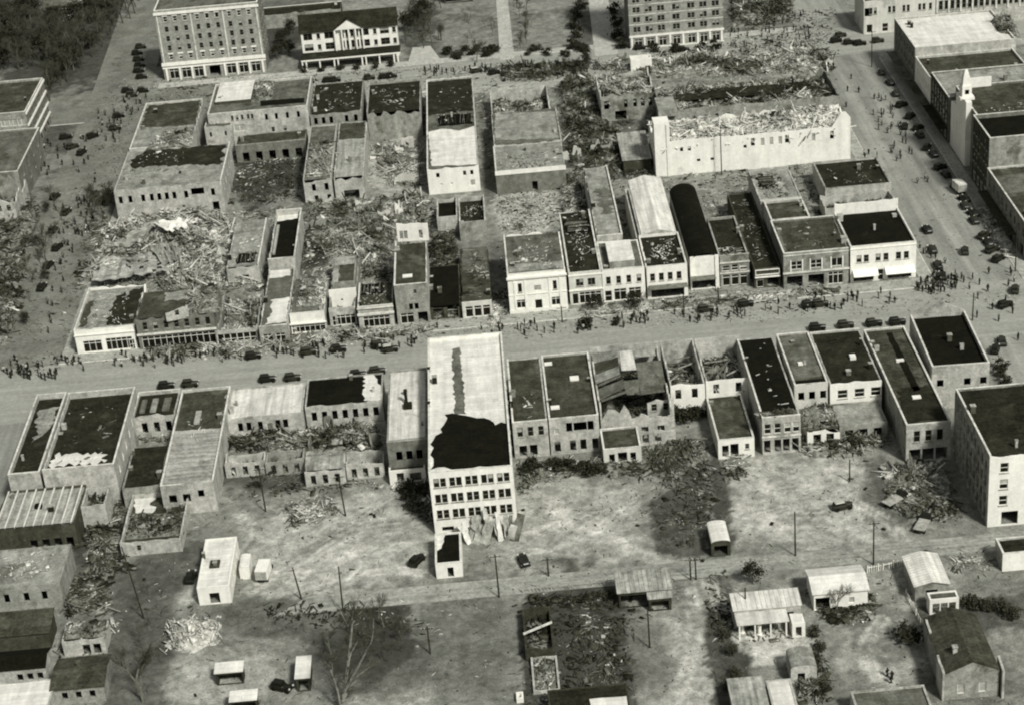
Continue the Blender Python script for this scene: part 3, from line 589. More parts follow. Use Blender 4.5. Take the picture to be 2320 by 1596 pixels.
b=B('gutted_store','low gutted store with small shopfront columns next to the dark brick store',[(502,655),(590,645),(588,738),(492,746)],4.3,'wall_grey',None,0,
    N=row(6,1.5,.3,3,.03,.97,'p'),rag=1.8,ragN=.5,wN='wall_light')
inside(b,2.4,21,(1,2,3,3,3,2),dens=2.2)
b=B('narrow_store','narrow store with pale torn roof between two light party walls left of centre',[(604,606),(664,600),(655,734),(591,741)],4.8,'wall_light','roof_grey',.9,
    N=row(2,2.2,.3,2.9,.05,.95,'s'),wN='wall_grey')
patch(b,[(612,680),(655,672),(650,728),(600,735),(612,712)],'roof_white',amp=.7); patch(b,[(612,612),(660,606),(658,624),(608,630)],'roof_white',amp=.4)
b=B('back_store','narrow back store with black sunken roof between thick pale walls',[(624,478),(684,470),(668,580),(607,590)],6.5,'wall_light','roof_black',1.5,N=at([.5],1.2,.2,2.4,'p'))
patch(b,[(628,486),(680,478),(676,494),(626,502)],'roof_white',amp=.4)
onroof(b,[(628,510),(634,508),(622,572),(616,574)],.5,'frame_grey','skylight')
b=B('back_store','pale flat roofed store behind the gutted front row, left block',[(533,500),(603,492),(588,598),(514,606)],5,'wall_light','roof_light',.3,ragN=.8,ragL=.6,N=at([.5],2.4,.2,2.6,'d'))
litter(b,'boards on the pale flat roof in the left block',5,30); rafters(b,[(540,575),(580,570),(578,592),(536,598)],7,'y')
b=B('white_shop','one-storey shop with bright white front band and wide show windows',[(672,628),(742,620),(735,704),(650,713)],5.1,'wall_light','roof_grey',.5,
    N=at([.55],7,.3,2.1,'s')+at([.08],1,.2,2.4,'p'),wN='wall_white',ragF=1.5,cor=[(2.5,.2,.5,'trim_white')])
rubble(None,[(680,632),(740,625),(735,690),(672,695)],z=b.rz+.05,peak=.7,seed=12,parent=b,tones=(1,2,3,3,3,3))
b=B('wrecked_shop','wrecked shop with a white gable wall standing inside its rubble',[(757,582),(808,576),(808,690),(742,697)],5,'wall_grey',None,0,N=at([.18],1.2,.2,2.6,'p')+at([.62],4.6,.3,2.8,'s'),rag=1.6,ragN=.6,wN='wall_light')
frag(b,(744,658),(806,652),0,6.4,'wall_white',at([.45],.5,3.4,4,'d')); inside(b,1.8,22,(2,2,3,3,2,3),fr=(0,1,0,.45))
frag(b,(752,588),(752,640),0,5.5,'wall_grey',(),1.2)
b2=B('x','',[(757,582),(806,577),(806,636),(748,641)],5.2,'wall_grey','metal_light',.15,root=b,cap=None)
patch(b2,[(772,600),(808,596),(806,636),(766,640)],'roof_mid')
b=B('cornice_shop','one-storey shop with pale double cornice over a dark show window',[(815,640),(890,633),(890,689),(808,697)],5.5,'wall_light','roof_mid',.5,N=at([.5],6,.3,2.9,'s'),cor=[(3.4,.5,.4,'coping'),(5.0,.3,.3,'coping')],ragF=1.6)
litter(b,'boards and bricks on the roof of the double-cornice shop',6,26); rafters(b,[(818,644),(868,640),(866,664),(816,668)],8,'y')
b=B('tall_store','tall two-storey store with sunken grey roof and arched white rear parapet, left of centre',[(898,545),(963,540),(970,640),(889,648)],10,'wall_light','roof_mid',.9,N=at([.62],.7,7.6,8.6,'w')+at([.45,.62],.9,3.6,5.2,'d')+at([.3],3,.3,2.9,'s')+at([.78],2.2,.3,2.9,'d'),wN='wall_grey',wF='wall_light')
frag(b,(897,506),(968,502),9.2,14,'wall_white',at([.13,.27,.75],.9,9.8,12,'d'),.5); onroof(b,[(912,622),(934,620),(934,626),(912,628)],.2,'trim_white','skylight')
rubble('burnt timbers and rubble between the tall store and the lone shopfront',[(970,520),(1040,512),(1045,720),(968,728)],peak=1.4,seed=31,tones=(4,4,3,2,1,0.6),dens=2.0)
b=B('burnt_store','burnt-out one-storey store with black interior beside the tall store',[(974,602),(1041,596),(1043,688),(970,694)],3.4,'wall_dark','roof_black',.3,rag=.8,N=row(2,2.4,.2,2.6,.05,.95,'d'),cap=None)
b=B('lone_shopfront','white framed shopfront standing alone before a wrecked tin interior near the street centre',[(1044,560),(1105,553),(1113,680),(1043,688)],4.0,'wall_dark','roof_mid',.4,rag=1.2,ragN=0,wN='wall_cream',N=row(3,1.7,.3,3.0,.08,.95,'s'),cap='coping')
patch(b,[(1048,565),(1105,560),(1108,610),(1046,615)],'roof_grey'); litter(b,'torn tin sheets lying over the lone shopfront store',7,60,(2,3,4,4,2,1),size=1.2)
b=B('ruined_store','narrow ruined store with dark hollow and grey end wall behind the lone shopfront',[(990,442),(1034,438),(1036,488),(988,494)],5,'wall_light','roof_black',2.2,ragF=1.5,cap=None)
b=B('ruined_store','narrow ruined store with pale side walls and grey end wall, right of the dark hollow',[(1040,440),(1096,436),(1100,500),(1037,506)],5,'wall_light','roof_tar',2.0,ragF=1.0,wN='wall_grey',cap='coping_dim')
litter(b,'rafters fallen into the narrow ruined store',8,40,(2,2,3,4,2,1))
b=B('bank','two-storey white stone bank with three bays in the centre of the front row',[(1142,532),(1266,520),(1282,612),(1147,622)],9.8,'wall_white','roof_grey',.5,
    N=at([.2,.8],.9,5.2,7.4,'w')+at([.5],1.7,5.2,6.6,'k')+at([.2,.8],2.3,1.2,3.3,'s')+at([.5],1.7,.1,3.0,'p'),wL='wall_cream',cor=[(8.6,.45,.45,'trim_white'),(4.5,.18,.15,'trim_white'),(.0,.9,.12,'trim_white')])
for f in(.11,.29,.71,.89): boxes('pilaster',[(b.X0+(b.X1-b.X0)*f-.25,b.X0+(b.X1-b.X0)*f+.25,b.Y0-.16,b.Y0-.004,.92,8.58)],'trim_white',b.root)
litter(b,'plaster chunks and boards on the white bank roof',9,70,(1,1,2,3,4,4)); patch(b,[(1150,600),(1278,590),(1280,606),(1150,617)],'roof_light',amp=.5)
b=B('white_store','white two-storey store with two pairs of upper windows right of the bank',[(1268,480),(1335,472),(1362,612),(1286,621)],8,'wall_cream','roof_tar',.5,N=at([.27,.37,.63,.73],.95,4.6,6.4,'w')+at([.16],1.4,.1,2.8,'p')+at([.62],5,.2,3,'s'),cor=[(7.2,.3,.2,'trim_white'),(3.5,.3,.3,'trim_white')],ragL=.5)
rafters(b,[(1274,500),(1332,494),(1340,524),(1280,530)],9); litter(b,'lumber strewn over the dark roof right of the bank',10,70,(1,2,2,3,4,4))
b=B('white_store','white two-storey store with four single upper windows and a box skylight',[(1350,546),(1440,540),(1464,604),(1364,613)],8,'wall_white','roof_grey',.5,N=row(4,1.05,4.4,6.3,.02,.98,'w')+at([.12],1.6,.1,2.8,'p')+at([.4,.75],2.8,.2,3.1,'s'))
onroof(b,[(1366,549),(1426,544),(1438,588),(1386,593)],1.9,'wall_grey','skylight','roof_white')
b=B('white_store','long white store front with four upper windows at its left, dark awning below',[(1445,533),(1533,527),(1560,598),(1466,605)],8,'wall_white','roof_tar',.5,N=row(4,1.1,4.4,6.3,.03,.9,'w')+at([.5],7.5,.2,2.7,'d'))
litter(b,'white boards on the dark roof of the awning store',13,60,(1,1,2,2,3,5)); b_=b
boxes('awning',[(b.X0+.3,b.X1-.2,b.Y0-2.2,b.Y0-.01,3.2,3.38)],'timber',b.root)
b=B('barrel_roof_hall','long hall with black barrel roof behind a blank white front wall',[(1519,437),(1573,434),(1632,592),(1561,598)],6.6,'wall_light','roof_black',0,kind='barrel',rise=2.2,xN=1.6,wN='wall_white',N=at([.5],6.0,.2,2.7,'d'))
boxes('awning',[(b.X0+.1,b.X1-.9,b.Y0-2.2,b.Y0-.01,3.2,3.38)],'timber',b.root); boxes('pilaster',[(b.X1-.85,b.X1,b.Y0-.3,b.Y0-.004,0,8.2)],'trim_white',b.root)
b=B('metal_roof_hall','hall with bright pale gable tin roof behind the white stores',[(1424,410),(1500,405),(1530,527),(1452,534)],6.6,'wall_light','metal_pale',0,kind='gable_y',rise=1.1,ribs=.75)
patch_=B('x','',[(1408,428),(1418,428),(1465,552),(1452,553)],7,'wall_light',None,0,root=b,cap='coping')
b=B('long_store','long narrow store with light grey roof and pale coping behind the white stores',[(1322,378),(1374,374),(1411,528),(1352,538)],7.5,'wall_light','roof_light',.35)
patch(b,[(1350,430),(1378,426),(1392,480),(1360,484)],'roof_grey',amp=1.2)
b=B('gabled_store','brick store with stepped gable and arched upper window, second from the sign-band shop',[(1598,497),(1660,488),(1700,580),(1635,589)],7,'wall_grey','roof_tar',.5,N=at([.2,.8],1.7,3.9,5.2,'p')+at([.5],1.5,3.9,5.4,'p')+at([.2,.5,.8],1.7,.2,2.9,'s'),xN=.8,cor=[(5.9,.25,.25,'coping'),(3.3,.3,.2,'coping')],cap='coping_dim')
litter(b,'white rubble spilled along the front of the stepped gable store roof',14,60,(0,1,2,3,4,5),fr=(.05,.95,.02,.3))
b=B('sign_band_shop','low dark roofed shop with a white outlined sign band over its front',[(1652,440),(1700,432),(1768,604),(1704,611)],4.9,'wall_dark','roof_tar',.5,N=at([.22],1.6,.2,2.6,'s')+at([.72],2.6,.2,2.6,'d'),cap=None)
zz=[(3.3,3.45),(4.5,4.65)]
boxes('sign_band',[(b.X0+.2,b.X1-.2,b.Y0-.3,b.Y0-.02,3.3,3.46),(b.X0+.2,b.X1-.2,b.Y0-.3,b.Y0-.02,4.5,4.66),(b.X0+.2,b.X0+.36,b.Y0-.3,b.Y0-.02,3.46,4.5),(b.X1-.36,b.X1-.2,b.Y0-.3,b.Y0-.02,3.46,4.5),(b.X0+.1,b.X1-.1,b.Y0-.5,b.Y0-.02,2.75,2.95)],'trim_white',b.root)
litter(b,'bricks and boards on the low roof of the sign-band shop',15,60,(1,2,3,3,2,1))
b=B('brick_store','two-storey brick store with white mullioned upper windows left of the white corner block',[(1750,500),(1893,488),(1917,562),(1770,576)],8.8,'wall_brick','roof_mid',.5,wN='wall_grey',
    N=at([.2,.5,.82],2.9,4.6,6.6,'p')+at([.17,.5],3.6,.2,3,'d')+at([.8],3.4,.2,3.2,'s'),cor=[(8.1,.2,.12,'coping'),(3.7,.35,.3,'coping')])
for f in(.11,.29,.41,.59,.73,.91): boxes('pilaster',[(b.X0+(b.X1-b.X0)*f-.13,b.X0+(b.X1-b.X0)*f+.13,b.Y0-.12,b.Y0-.004,4.2,7)],'trim_white',b.root)
b2=B('x','',[(1729,457),(1815,449),(1837,491),(1748,500)],8.8,'wall_light','roof_mid',.5,root=b); patch(b,[(1752,512),(1762,512),(1782,570),(1772,572)],'roof_grey',amp=.2)
b3=B('x','',[(1691,383),(1787,376),(1814,447),(1727,456)],8.8,'wall_light','roof_light',.4,root=b); rafters(b3,[(1712,402),(1752,398),(1762,424),(1722,428)],7); litter(b3,'broken plaster and bricks over the pale rear roof of the mullioned brick store',16,120,(1,2,3,3,3,2))
litter(b,'puddled gravel and boards on the brick store roof',17,20,(0,1,2,3,2,0))
b=B('white_corner_block','two-storey white corner block with six upper windows and white awnings at the right street corner',[(1897,482),(2033,471),(2078,548),(1919,560)],8.9,'wall_white','roof_black',.5,wF='wall_white',xF=2.6,
    N=at([.13,.24,.42,.54,.73,.85],1.15,4.9,6.7,'w')+at([.46],1.3,.1,2.8,'p')+at([.2],4.6,.2,1.6,'d')+at([.75],5.4,.2,1.6,'d'),Rt=row(6,1,4.9,6.6,.05,.95,'w'),cor=[(8.2,.2,.15,'trim_white')])
W_=b.X1-b.X0
for f0,f1 in((.03,.41),(.52,.97)):
    vs=[(b.X0+W_*f0,b.Y0-.005,3.2),(b.X0+W_*f1,b.Y0-.005,3.2),(b.X0+W_*f1,b.Y0-1.9,2.2),(b.X0+W_*f0,b.Y0-1.9,2.2)]; vs+=[(x,y,z-.08) for x,y,z in vs]
    obj('awning',mesh('awning',vs,[(0,3,2,1),(4,5,6,7),(2,3,7,6),(0,1,5,4),(1,2,6,5),(3,0,4,7)],'trim_white'),b.root)
stack(b,1903,500,1.4,1.2,'wall_light'); stack(b,1912,548,1.2,1.3,'wall_light')
b=B('rear_store','dark roofed store on the right street behind the white corner block',[(1848,370),(1985,353),(2018,414),(1864,430)],5,'wall_light','roof_tar',.5,Rt=row(4,3,.3,2.6,.04,.96,'s'),cap='coping_dim')
litter(b,'boards and one white sheet on the dark rear store roof',18,26,(1,2,2,2,2,2))
b=B('gutted_store','gutted store filled with fallen roof planks behind the white corner block',[(1850,442),(2012,424),(2028,446),(1880,470)],4.4,'wall_light',None,0,rag=1.0,cap=None); inside(b,2.0,23,(3,4,3,2,1,1),yaw=.2,plank=.9,dens=3)
# ------------------------------------------------------------------ far row (fronts on the back street, rears facing the camera)
b=B('brick_block','long two-storey pale brick block with torn roof at the left street, nine upper rear openings',[(285,342),(517,322),(504,415),(264,424)],8.9,'wall_light','roof_light',.4,N=at([.05,.14,.26,.34,.41,.48,.55,.66,.91],1.0,4.9,6.9,'d')+at([.77],3.4,5.6,7.4,'d')+at([.92],1.7,.8,3.2,'d')+at([.62],.8,2.2,3,'w'),wN='wall_light',Rt=row(5,1,4.8,6.6,.05,.95,'w'),ragN=.5)
patch(b,[(296,362),(330,340),(512,328),(500,372),(360,376),(300,380)],'roof_tar',amp=.9); 
b2=B('x','',[(330,236),(455,222),(434,322),(292,342)],8.9,'wall_light','roof_light',.4,root=b,ragR=1.5,cap='coping'); patch(b2,[(335,240),(455,226),(446,282),(318,290)],'roof_mid',amp=.5)
rubble(None,[(372,305),(440,292),(430,330),(330,340)],z=b2.rz+.05,peak=1.3,seed=41,parent=b2,tones=(2,2,3,3,2,2)); rafters(b2,[(392,300),(434,292),(430,318),(372,326)],9,'y'); litter(b,'splintered boards on the brick block by the left street',19,50,(3,2,2,2,3,1),fr=(.05,.6,.3,.95))
b=B('hall_block','tall rear block with glazed roof box and arched rear windows in the far row',[(489,186),(704,179),(697,243),(472,256)],10.8,'wall_light','roof_grey',.6,N=at([.24,.29,.34,.40,.44],.7,8.4,9.8,'w')+at([.58,.68,.79,.9],.8,7.6,9.4,'d')+at([.63,.75],.9,4,5.4,'w')+at([.3],3.2,5,7,'k'))
onroof(b,[(498,187),(577,183),(567,226),(490,230)],.9,'wall_dark','skylight','roof_white'); patch(b,[(590,228),(690,222),(690,232),(590,240)],'roof_black',amp=.1)  # flat black strip paints the dark of a recess in this roof
rubble(None,[(578,190),(620,186),(612,226),(572,230)],z=b.rz+.05,peak=.8,seed=42,parent=b,tones=(3,3,3,2,2,2))
b2=B('x','',[(472,256),(528,252),(528,284),(463,288)],8,'wall_light','roof_grey',.2,root=b,ragN=.3,N=at([.2,.75],.6,5,6.4,'d'),cap=None); litter(b2,'rubble on the low wing roof of the tall rear block',20,30,(2,2,3,3,2,1))
b2=B('x','',[(535,306),(692,293),(695,316),(536,330)],5.2,'wall_brick','roof_mid',.25,root=b,N=row(5,1.8,.2,2.9,.04,.98,'d'),cap='coping_dim')
b=B('dark_store','dark tarred store littered with white debris in the far row, three rear windows',[(709,187),(822,181),(820,250),(706,258)],8.4,'wall_grey','roof_tar',.5,N=at([.1,.25,.4,.7,.88],1.0,5.2,7.2,'d'),cap='coping_dim')
litter(b,'white boards scattered over the tarred far row roof',24,34,(1,1,1,2,3,4))
b2=B('x','',[(699,286),(762,281),(752,402),(691,408)],7,'wall_light','roof_grey',.3,root=b,ragN=1.0,N=at([.35,.8],1.0,3.6,5.6,'d')+at([.4,.85],1.0,.3,2.4,'d'),cap=None); rubble(None,[(700,330),(755,325),(750,398),(694,402)],z=b2.rz+.05,peak=1,seed=43,parent=b2,tones=(1,2,3,3,3,2))
b2=B('x','',[(768,277),(828,271),(826,395),(756,402)],6.8,'wall_light','metal_light',.3,root=b,ragN=1.4,N=at([.55],4,.2,2.8,'d'),cap='coping_dim'); patch(b2,[(770,281),(828,276),(826,312),(766,316)],'roof_mid')
b=B('dark_store','dark tarred store with light coping next to the half-white store in the far row',[(834,188),(952,180),(953,246),(832,254)],8.4,'wall_grey','roof_tar',.5,ragN=1.5,cap='coping_dim'); litter(b,'boards and a white sheet on the dark store roof of the far row',25,50,(1,2,2,2,3,3))
b=B('half_white_store','store whose roof is tarred at the back and whitewashed at the front, white rear wall',[(958,182),(1070,174),(1084,375),(976,380)],7.3,'wall_light','roof_grey',.4,wN='wall_white',N=at([.2],.9,4.6,5.9,'d')+at([.72,.86],.8,4.6,5.9,'d')+at([.86],1.3,1.6,3.2,'k')+at([.25,.45],.6,2.4,2.9,'k'))
patch(b,[(962,186),(1069,178),(1072,250),(965,262)],'roof_tar',amp=.5); patch(b,[(970,300),(1000,292),(1040,296),(1078,285),(1084,372),(978,376)],'roof_white',amp=.35,step=1.3); rafters(b,[(990,262),(1068,256),(1070,280),(992,286)],10,'y'); litter(b,'pale litter on the half-white store roof',26,24,(1,1,2,3,3,3),fr=(.05,.95,.5,.95))
b=B('stepped_store','long grey store with white-coped rear wall beside the far row alley',[(1119,327),(1273,321),(1279,378),(1120,388)],6.3,'wall_grey','roof_light',.4,wN='wall_brick',N=at([.55],1.4,.2,2.8,'d')); b2=B('x','',[(1113,252),(1262,246),(1271,319),(1118,326)],6.6,'wall_light','roof_grey',.3,root=b,cap='coping_dim'); patch(b2,[(1120,258),(1260,252),(1266,312),(1122,318)],'roof_light',amp=.4)
boxes('parapet_band',[(b.X0-.12,b.X1+.12,b.Y0-.14,b.Y0-.004,5.3,6.44)],'trim_white',b.root)
litter(b,'plaster rubble along the rear roof of the long grey store',27,120,(1,2,3,3,3,2),fr=(.02,.98,.05,.7))
b3=B('x','',[(1110,196),(1240,190),(1246,246),(1112,252)],5.5,'wall_light',None,0,root=b,rag=1.6,cap=None); inside(b3,2.0,44,(2,3,3,2,1,1))
rubble('rubble field between the long grey store and the ruined arcade store',[(1262,185),(1345,170),(1368,260),(1440,330),(1400,420),(1290,395),(1275,300)],peak=1.4,seed=32,tones=(4,4,4,2,1.2,.8),dens=1.8)
b=B('arcade_ruin','ruined two-storey store with arched rear openings and rubble heaped inside',[(1342,160),(1470,150),(1482,203),(1366,216)],8,'wall_light',None,0,N=at([.1],1.4,3.5,6,'d')+at([.45,.62,.76,.9],1.0,3.6,6,'d')+at([.35],3.2,.2,2.8,'d'),rag=2.0,wN='wall_grey',ragN=1.0); inside(b,2.0,45,(1,2,3,3,3,2),dens=2.2,z=4.8)
b=B('long_ruin','long roofless brick building packed with rubble behind the white theatre, small square rear windows',[(1485,182),(1884,162),(1894,220),(1488,248)],8,'wall_brick',None,0,N=at([.19,.25,.31,.37],.9,4.8,5.8,'d'),rag=.5,ragF=3.5,wN='wall_grey',ragN=.4,cap=None); inside(b,2.0,46,(3,3,2,2,2.4,1.8),dens=2.4,z=4.6)
onroof(b,[(1486,222),(1528,218),(1530,246),(1488,250)],2.0,'wall_grey','stair_head',z=6.8)
LONGR=b
b=B('theatre','large white theatre with blank stuccoed side wall, its roof collapsed into pale rubble',[(1481,270),(1906,235),(1920,282),(1471,326)],9.6,'wall_white',None,0,N=at([.135,.175],.8,6.4,7.6,'d')+at([.22,.29],.9,3.2,4.0,'d')+at([.46],.8,5.8,6.7,'d')+at([.5,.675,.905],1.0,6.2,8.4,'d')+at([.55,.595,.64,.81],1.0,6.0,8.2,'k'),rag=1.2,ragN=.35,cap=None)
inside(b,2.4,47,(0.6,0.8,1.2,2,4,6),dens=3.2,big=.12,z=7.2)
hx=b.X0; boxes('tower',[(hx-.05,hx+3.9,b.Y0-.05,b.Y0+5,0,14.6),(hx+3.0,hx+3.9,b.Y0-.3,b.Y0-.06,0,14.2)],'wall_white',b.root)
X1=b.X1; vs=[(X1-5,b.Y0-.02,9.2),(X1+.02,b.Y0-.02,9.2),(X1+.02,b.Y0-.02,11.6),(X1-1.2,b.Y0-.02,13.2),(X1-2.5,b.Y0-.02,13.2)]; vs+=[(x,y+.6,z) for x,y,z in vs]
obj('gable',mesh('gable',vs,[(0,1,2,3,4),(9,8,7,6,5),(0,5,6,1),(1,6,7,2),(2,7,8,3),(3,8,9,4),(4,9,5,0)],'wall_white'),b.root)
b2=B('x','',[(1590,352),(1640,348),(1642,352),(1592,357)],3,'wall_grey','roof_grey',.2,root=b,cap=None)
b=B('shed','slanted tin shed roof leaning against the left end of the white theatre',[(1400,318),(1462,306),(1470,352),(1415,372)],3.2,'wall_dark','metal_light',0,kind='shed',rise=1.4,over=.3)
patch_=rubble('planks and torn tin in the yard left of the theatre',[(1380,330),(1470,318),(1478,405),(1410,410)],peak=.6,seed=33,tones=(4,3,2,1,1,.5))
# ------------------------------------------------------------------ near row (rears facing the camera)
b=B('double_store','two-bay tarred store with deep parapets, left end of the near row',[(152,888),(306,878),(258,1050),(98,1064)],9,'wall_light','roof_tar',1.3,N=(),ragN=0,Rt=row(6,1,4.6,6.4,.05,.95,'k'))
b2=B('x','',[(80,893),(146,889),(96,1064),(20,1078)],8,'wall_light','roof_tar',1.1,root=b); patch(b2,[(90,928),(140,920),(118,960),(96,985),(72,1000),(86,960)],'roof_light',amp=1.0)
patch(b,[(124,1030),(232,1022),(236,1046),(112,1056)],'roof_white',amp=1.1,step=.7); litter(b,'small pale litter on the big tarred double store roof',61,26,(2,2,2,1,2,1))
b=B('burnt_store','narrow burnt-out store with two oblong skylights beside the double store',[(312,887),(407,881),(397,932),(302,940)],6,'wall_light','roof_tar',.7,N=row(3,1.2,1.6,4,.1,.95,'d'),ragN=.8); onroof(b,[(322,905),(333,904),(328,932),(316,933)],.35,'roof_grey','skylight'); onroof(b,[(345,902),(358,901),(354,930),(341,932)],.35,'roof_light','skylight'); onroof(b,[(372,900),(388,899),(384,926),(368,928)],.35,'roof_grey','skylight')
b2=B('x','',[(296,1010),(384,1002),(363,1096),(281,1104)],4.6,'wall_grey','roof_tar',.4,root=b,ragF=1.5,ragN=.4,cap=None); rubble(None,[(305,955),(395,945),(380,1000),(292,1008)],peak=1.6,seed=62,parent=b,tones=(4,3,2,2,2,1.5))
b=B('long_store','long store with ribbed grey roof, pale at its near end, thick light side wall',[(409,884),(517,875),(489,1088),(366,1102)],6.6,'wall_light','metal_rows',.5,N=at([.2,.46],1.5,2.6,4.4,'d')+at([.74],1.2,3.4,5,'d')); patch(b,[(411,889),(514,880),(500,968),(394,974)],'roof_mid',amp=.4); onroof(b,[(443,930),(455,929),(453,956),(440,957)],.5,'frame_grey','skylight'); litter(b,'white boards in a line across the ribbed store roof',63,12,(0,0,0,0,1,6),fr=(.1,.95,.45,.75))
b=B('rear_store','low store with pale streaked tin roof in the near row, doorway in its rear wall',[(523,878),(690,868),(688,934),(514,944)],5,'wall_light','metal_pale',.25,N=at([.17,.28,.43,.66,.76],1.0,1.6,3.6,'d')+at([.55],1.3,.2,3,'b'),cap=None,ragN=.3)
b=B('rear_store','low store with black roof and a white torn corner in the near row',[(696,856),(866,846),(868,908),(692,917)],5.4,'wall_light','roof_black',.25,N=row(7,1.1,1.8,3.9,.04,.97,'d'),cap=None,ragN=.4); patch(b,[(826,848),(846,846),(868,880),(868,904),(824,906)],'roof_white',amp=.4)
rubble('rubble filling the yards behind the low tin and black roofed stores',[(515,985),(690,970),(868,955),(872,1035),(790,1030),(690,1035),(510,1025)],peak=1.3,seed=64,tones=(4,4,3,3,1.5,1),dens=2.0)
for pxq,lab,wl,sd in(([(512,1022),(600,1016),(598,1040),(508,1046)],'broken pale outhouse wall left of the near row rubble','wall_light',1),([(690,1030),(780,1022),(782,1058),(692,1066)],'outhouse with torn ribbed roof in the near row rubble','wall_light',2),([(783,1025),(868,1012),(870,1042),(784,1052)],'roofless outhouse with three openings beside the light flat roof','wall_light',3),([(600,1015),(688,1008),(690,1035),(602,1042)],'collapsed outhouse with bush before it in the near row rubble','wall_grey',4)):
    b=B('outhouse',lab,pxq,3.6,wl,'metal_light' if sd==2 else None,.2,rag=1.0,ragN=.6,N=row(3,1.0,.3,2.4,.05,.95,'d'),cap=None)
    if sd!=2: inside(b,1.2,70+sd,(3,3,3,2,1,1))
b=B('flat_store','store with smooth light flat roof carrying an iron ventilator left of the white building',[(880,840),(966,833),(968,994),(877,1002)],8.8,'wall_grey','roof_light',.35,N=row(3,1.2,4.6,6.6,.15,.9,'d'),wN='wall_brick',cap='coping_dim'); patch(b,[(884,844),(964,838),(966,988),(880,996)],'metal_pale',amp=.05)
onroof(b,[(914,910),(932,908),(934,918),(914,920)],.9,'iron','ventilator'); stack(b,921,912,2.6,.6,'iron',name='ventilator'); stack(b,919,895,1.2,.5,'iron',name='ventilator')
b2=B('x','',[(880,1050),(962,1044),(964,1060),(882,1066)],3.2,'wall_white','roof_mid',.2,root=b,N=at([.3],1.4,.2,2.6,'d')+at([.72],2.2,.2,2.4,'d'),cap=None)
b=B('white_warehouse','tall four-storey white building in the centre, half its pale roof torn to black',[(966,763),(1135,756),(1163,1058),(974,1067)],13.2,'wall_white','roof_white',.55,
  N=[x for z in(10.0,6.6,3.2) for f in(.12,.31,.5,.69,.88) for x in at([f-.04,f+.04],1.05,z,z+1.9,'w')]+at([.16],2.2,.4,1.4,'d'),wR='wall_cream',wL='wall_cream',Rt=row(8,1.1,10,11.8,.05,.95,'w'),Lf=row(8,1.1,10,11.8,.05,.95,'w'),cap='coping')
patch(b,[(976,1062),(975,1005),(1002,978),(1008,938),(1040,938),(1080,946),(1110,950),(1122,962),(1135,955),(1160,958),(1164,1053)],'roof_black',amp=.7,step=1.2,dz=.12)
patch(b,[(1024,790),(1041,786),(1056,936),(1031,937)],'roof_grey',amp=.35); 
for u,v in((972,842),(972,920),(1160,920)): stack(b,u,v,.9,.45,'iron',name='vent_pipe')
b=B('rear_store','two-storey grey roofed store touching the right side of the white building, three rear windows',[(1150,812),(1223,806),(1240,951),(1158,957)],8.1,'wall_light','roof_mid',.4,N=row(3,1.1,4.8,6.9,.05,.95,'w')+row(2,1.5,.4,2.8,.1,.7,'d'),wN='wall_light'); litter(b,'white sheets on the roof right of the white building',65,8,(0,0,0,1,2,6),fr=(.1,.9,.05,.5))
b=B('rear_store','two-storey store with wide grey roof, white roof hatches and one large rear opening',[(1226,806),(1331,796),(1357,939),(1243,950)],8.1,'wall_light','roof_mid',.4,N=at([.4,.83],1.2,4.9,7,'d')+at([.62],2.6,5,6.9,'d')+at([.14,.45,.66,.9],1.2,.6,3,'d')+at([.14],.9,4.6,5.8,'k'),wN='wall_light')
for q in([(1233,820),(1250,819),(1251,824),(1233,825)],[(1290,851),(1310,850),(1312,858),(1292,859)],[(1247,918),(1267,917),(1268,923),(1248,924)]): onroof(b,q,.35,'trim_white','roof_hatch')
b=B('broken_gable_store','large wrecked store with broken sawtooth gables and missing floors in the near row',[(1334,788),(1490,772),(1520,905),(1362,922)],8.2,'wall_light',None,0,rag=2.2,ragF=0,ragN=3.4,N=at([.72,.9],1.2,4.6,6.6,'d')+row(4,1.4,.3,2.8,.05,.95,'d'),wN='wall_light'); inside(b,2.6,66,(4,4,3,2,1,.6),dens=1.6)
def gslab(b,pp,z,m,name='roof_slab'):
    vs=[(*toloc(b,G(u,v,zz)[:2]),zz) for (u,v),zz in zip(pp,z)]; n=len(vs); vs+=[(x,y,zz-.14) for x,y,zz in vs]
    return obj(name,mesh(name,vs,[tuple(range(n))[::-1],tuple(range(n,2*n))]+[(i,(i+1)%n,n+(i+1)%n,n+i) for i in range(n)],m),b.root)
gslab(LONGR,[(1532,206),(1770,190),(1776,210),(1536,228)],(6.9,6.9,6.7,6.7),'roof_tar'); gslab(LONGR,[(1780,188),(1862,180),(1870,202),(1786,208)],(6.6,6.6,6.3,6.3),'charred')
gslab(b,[(1338,800),(1400,792),(1398,806),(1346,822)],(7.2,8.8,8.8,6.6),'roof_light'); gslab(b,[(1432,795),(1482,790),(1486,804),(1440,808)],(8.8,7.2,7.0,8.6),'roof_light')
gslab(b,[(1345,850),(1402,828),(1404,846),(1350,868)],(6.6,8.6,8.6,6.4),'roof_light'); gslab(b,[(1352,882),(1412,858),(1416,876),(1356,906)],(6.4,8.4,8.4,6.0),'roof_grey')
gslab(b,[(1404,795),(1432,793),(1442,836),(1408,838)],(9,9,8.8,8.8),'metal_pale'); gslab(b,[(1440,822),(1498,815),(1510,885),(1452,892)],(8.4,7.4,6.8,7.6),'roof_grey'); gslab(b,[(1412,862),(1450,858),(1456,890),(1420,893)],(8.2,8.2,7.2,7.2),'roof_grey')
gslab(b,[(1342,826),(1400,808),(1402,826),(1348,846)],(6.6,8.2,8.2,6.6),'roof_mid')
for (a_,c_) in(((1362,905),(1418,884)),((1418,884),(1456,890)),((1355,870),(1405,848))): gslab(b,[a_,c_,(c_[0]+1,c_[1]+4),(a_[0]+1,a_[1]+4)],(6,8.6,8.6,6),'timber','rafter')
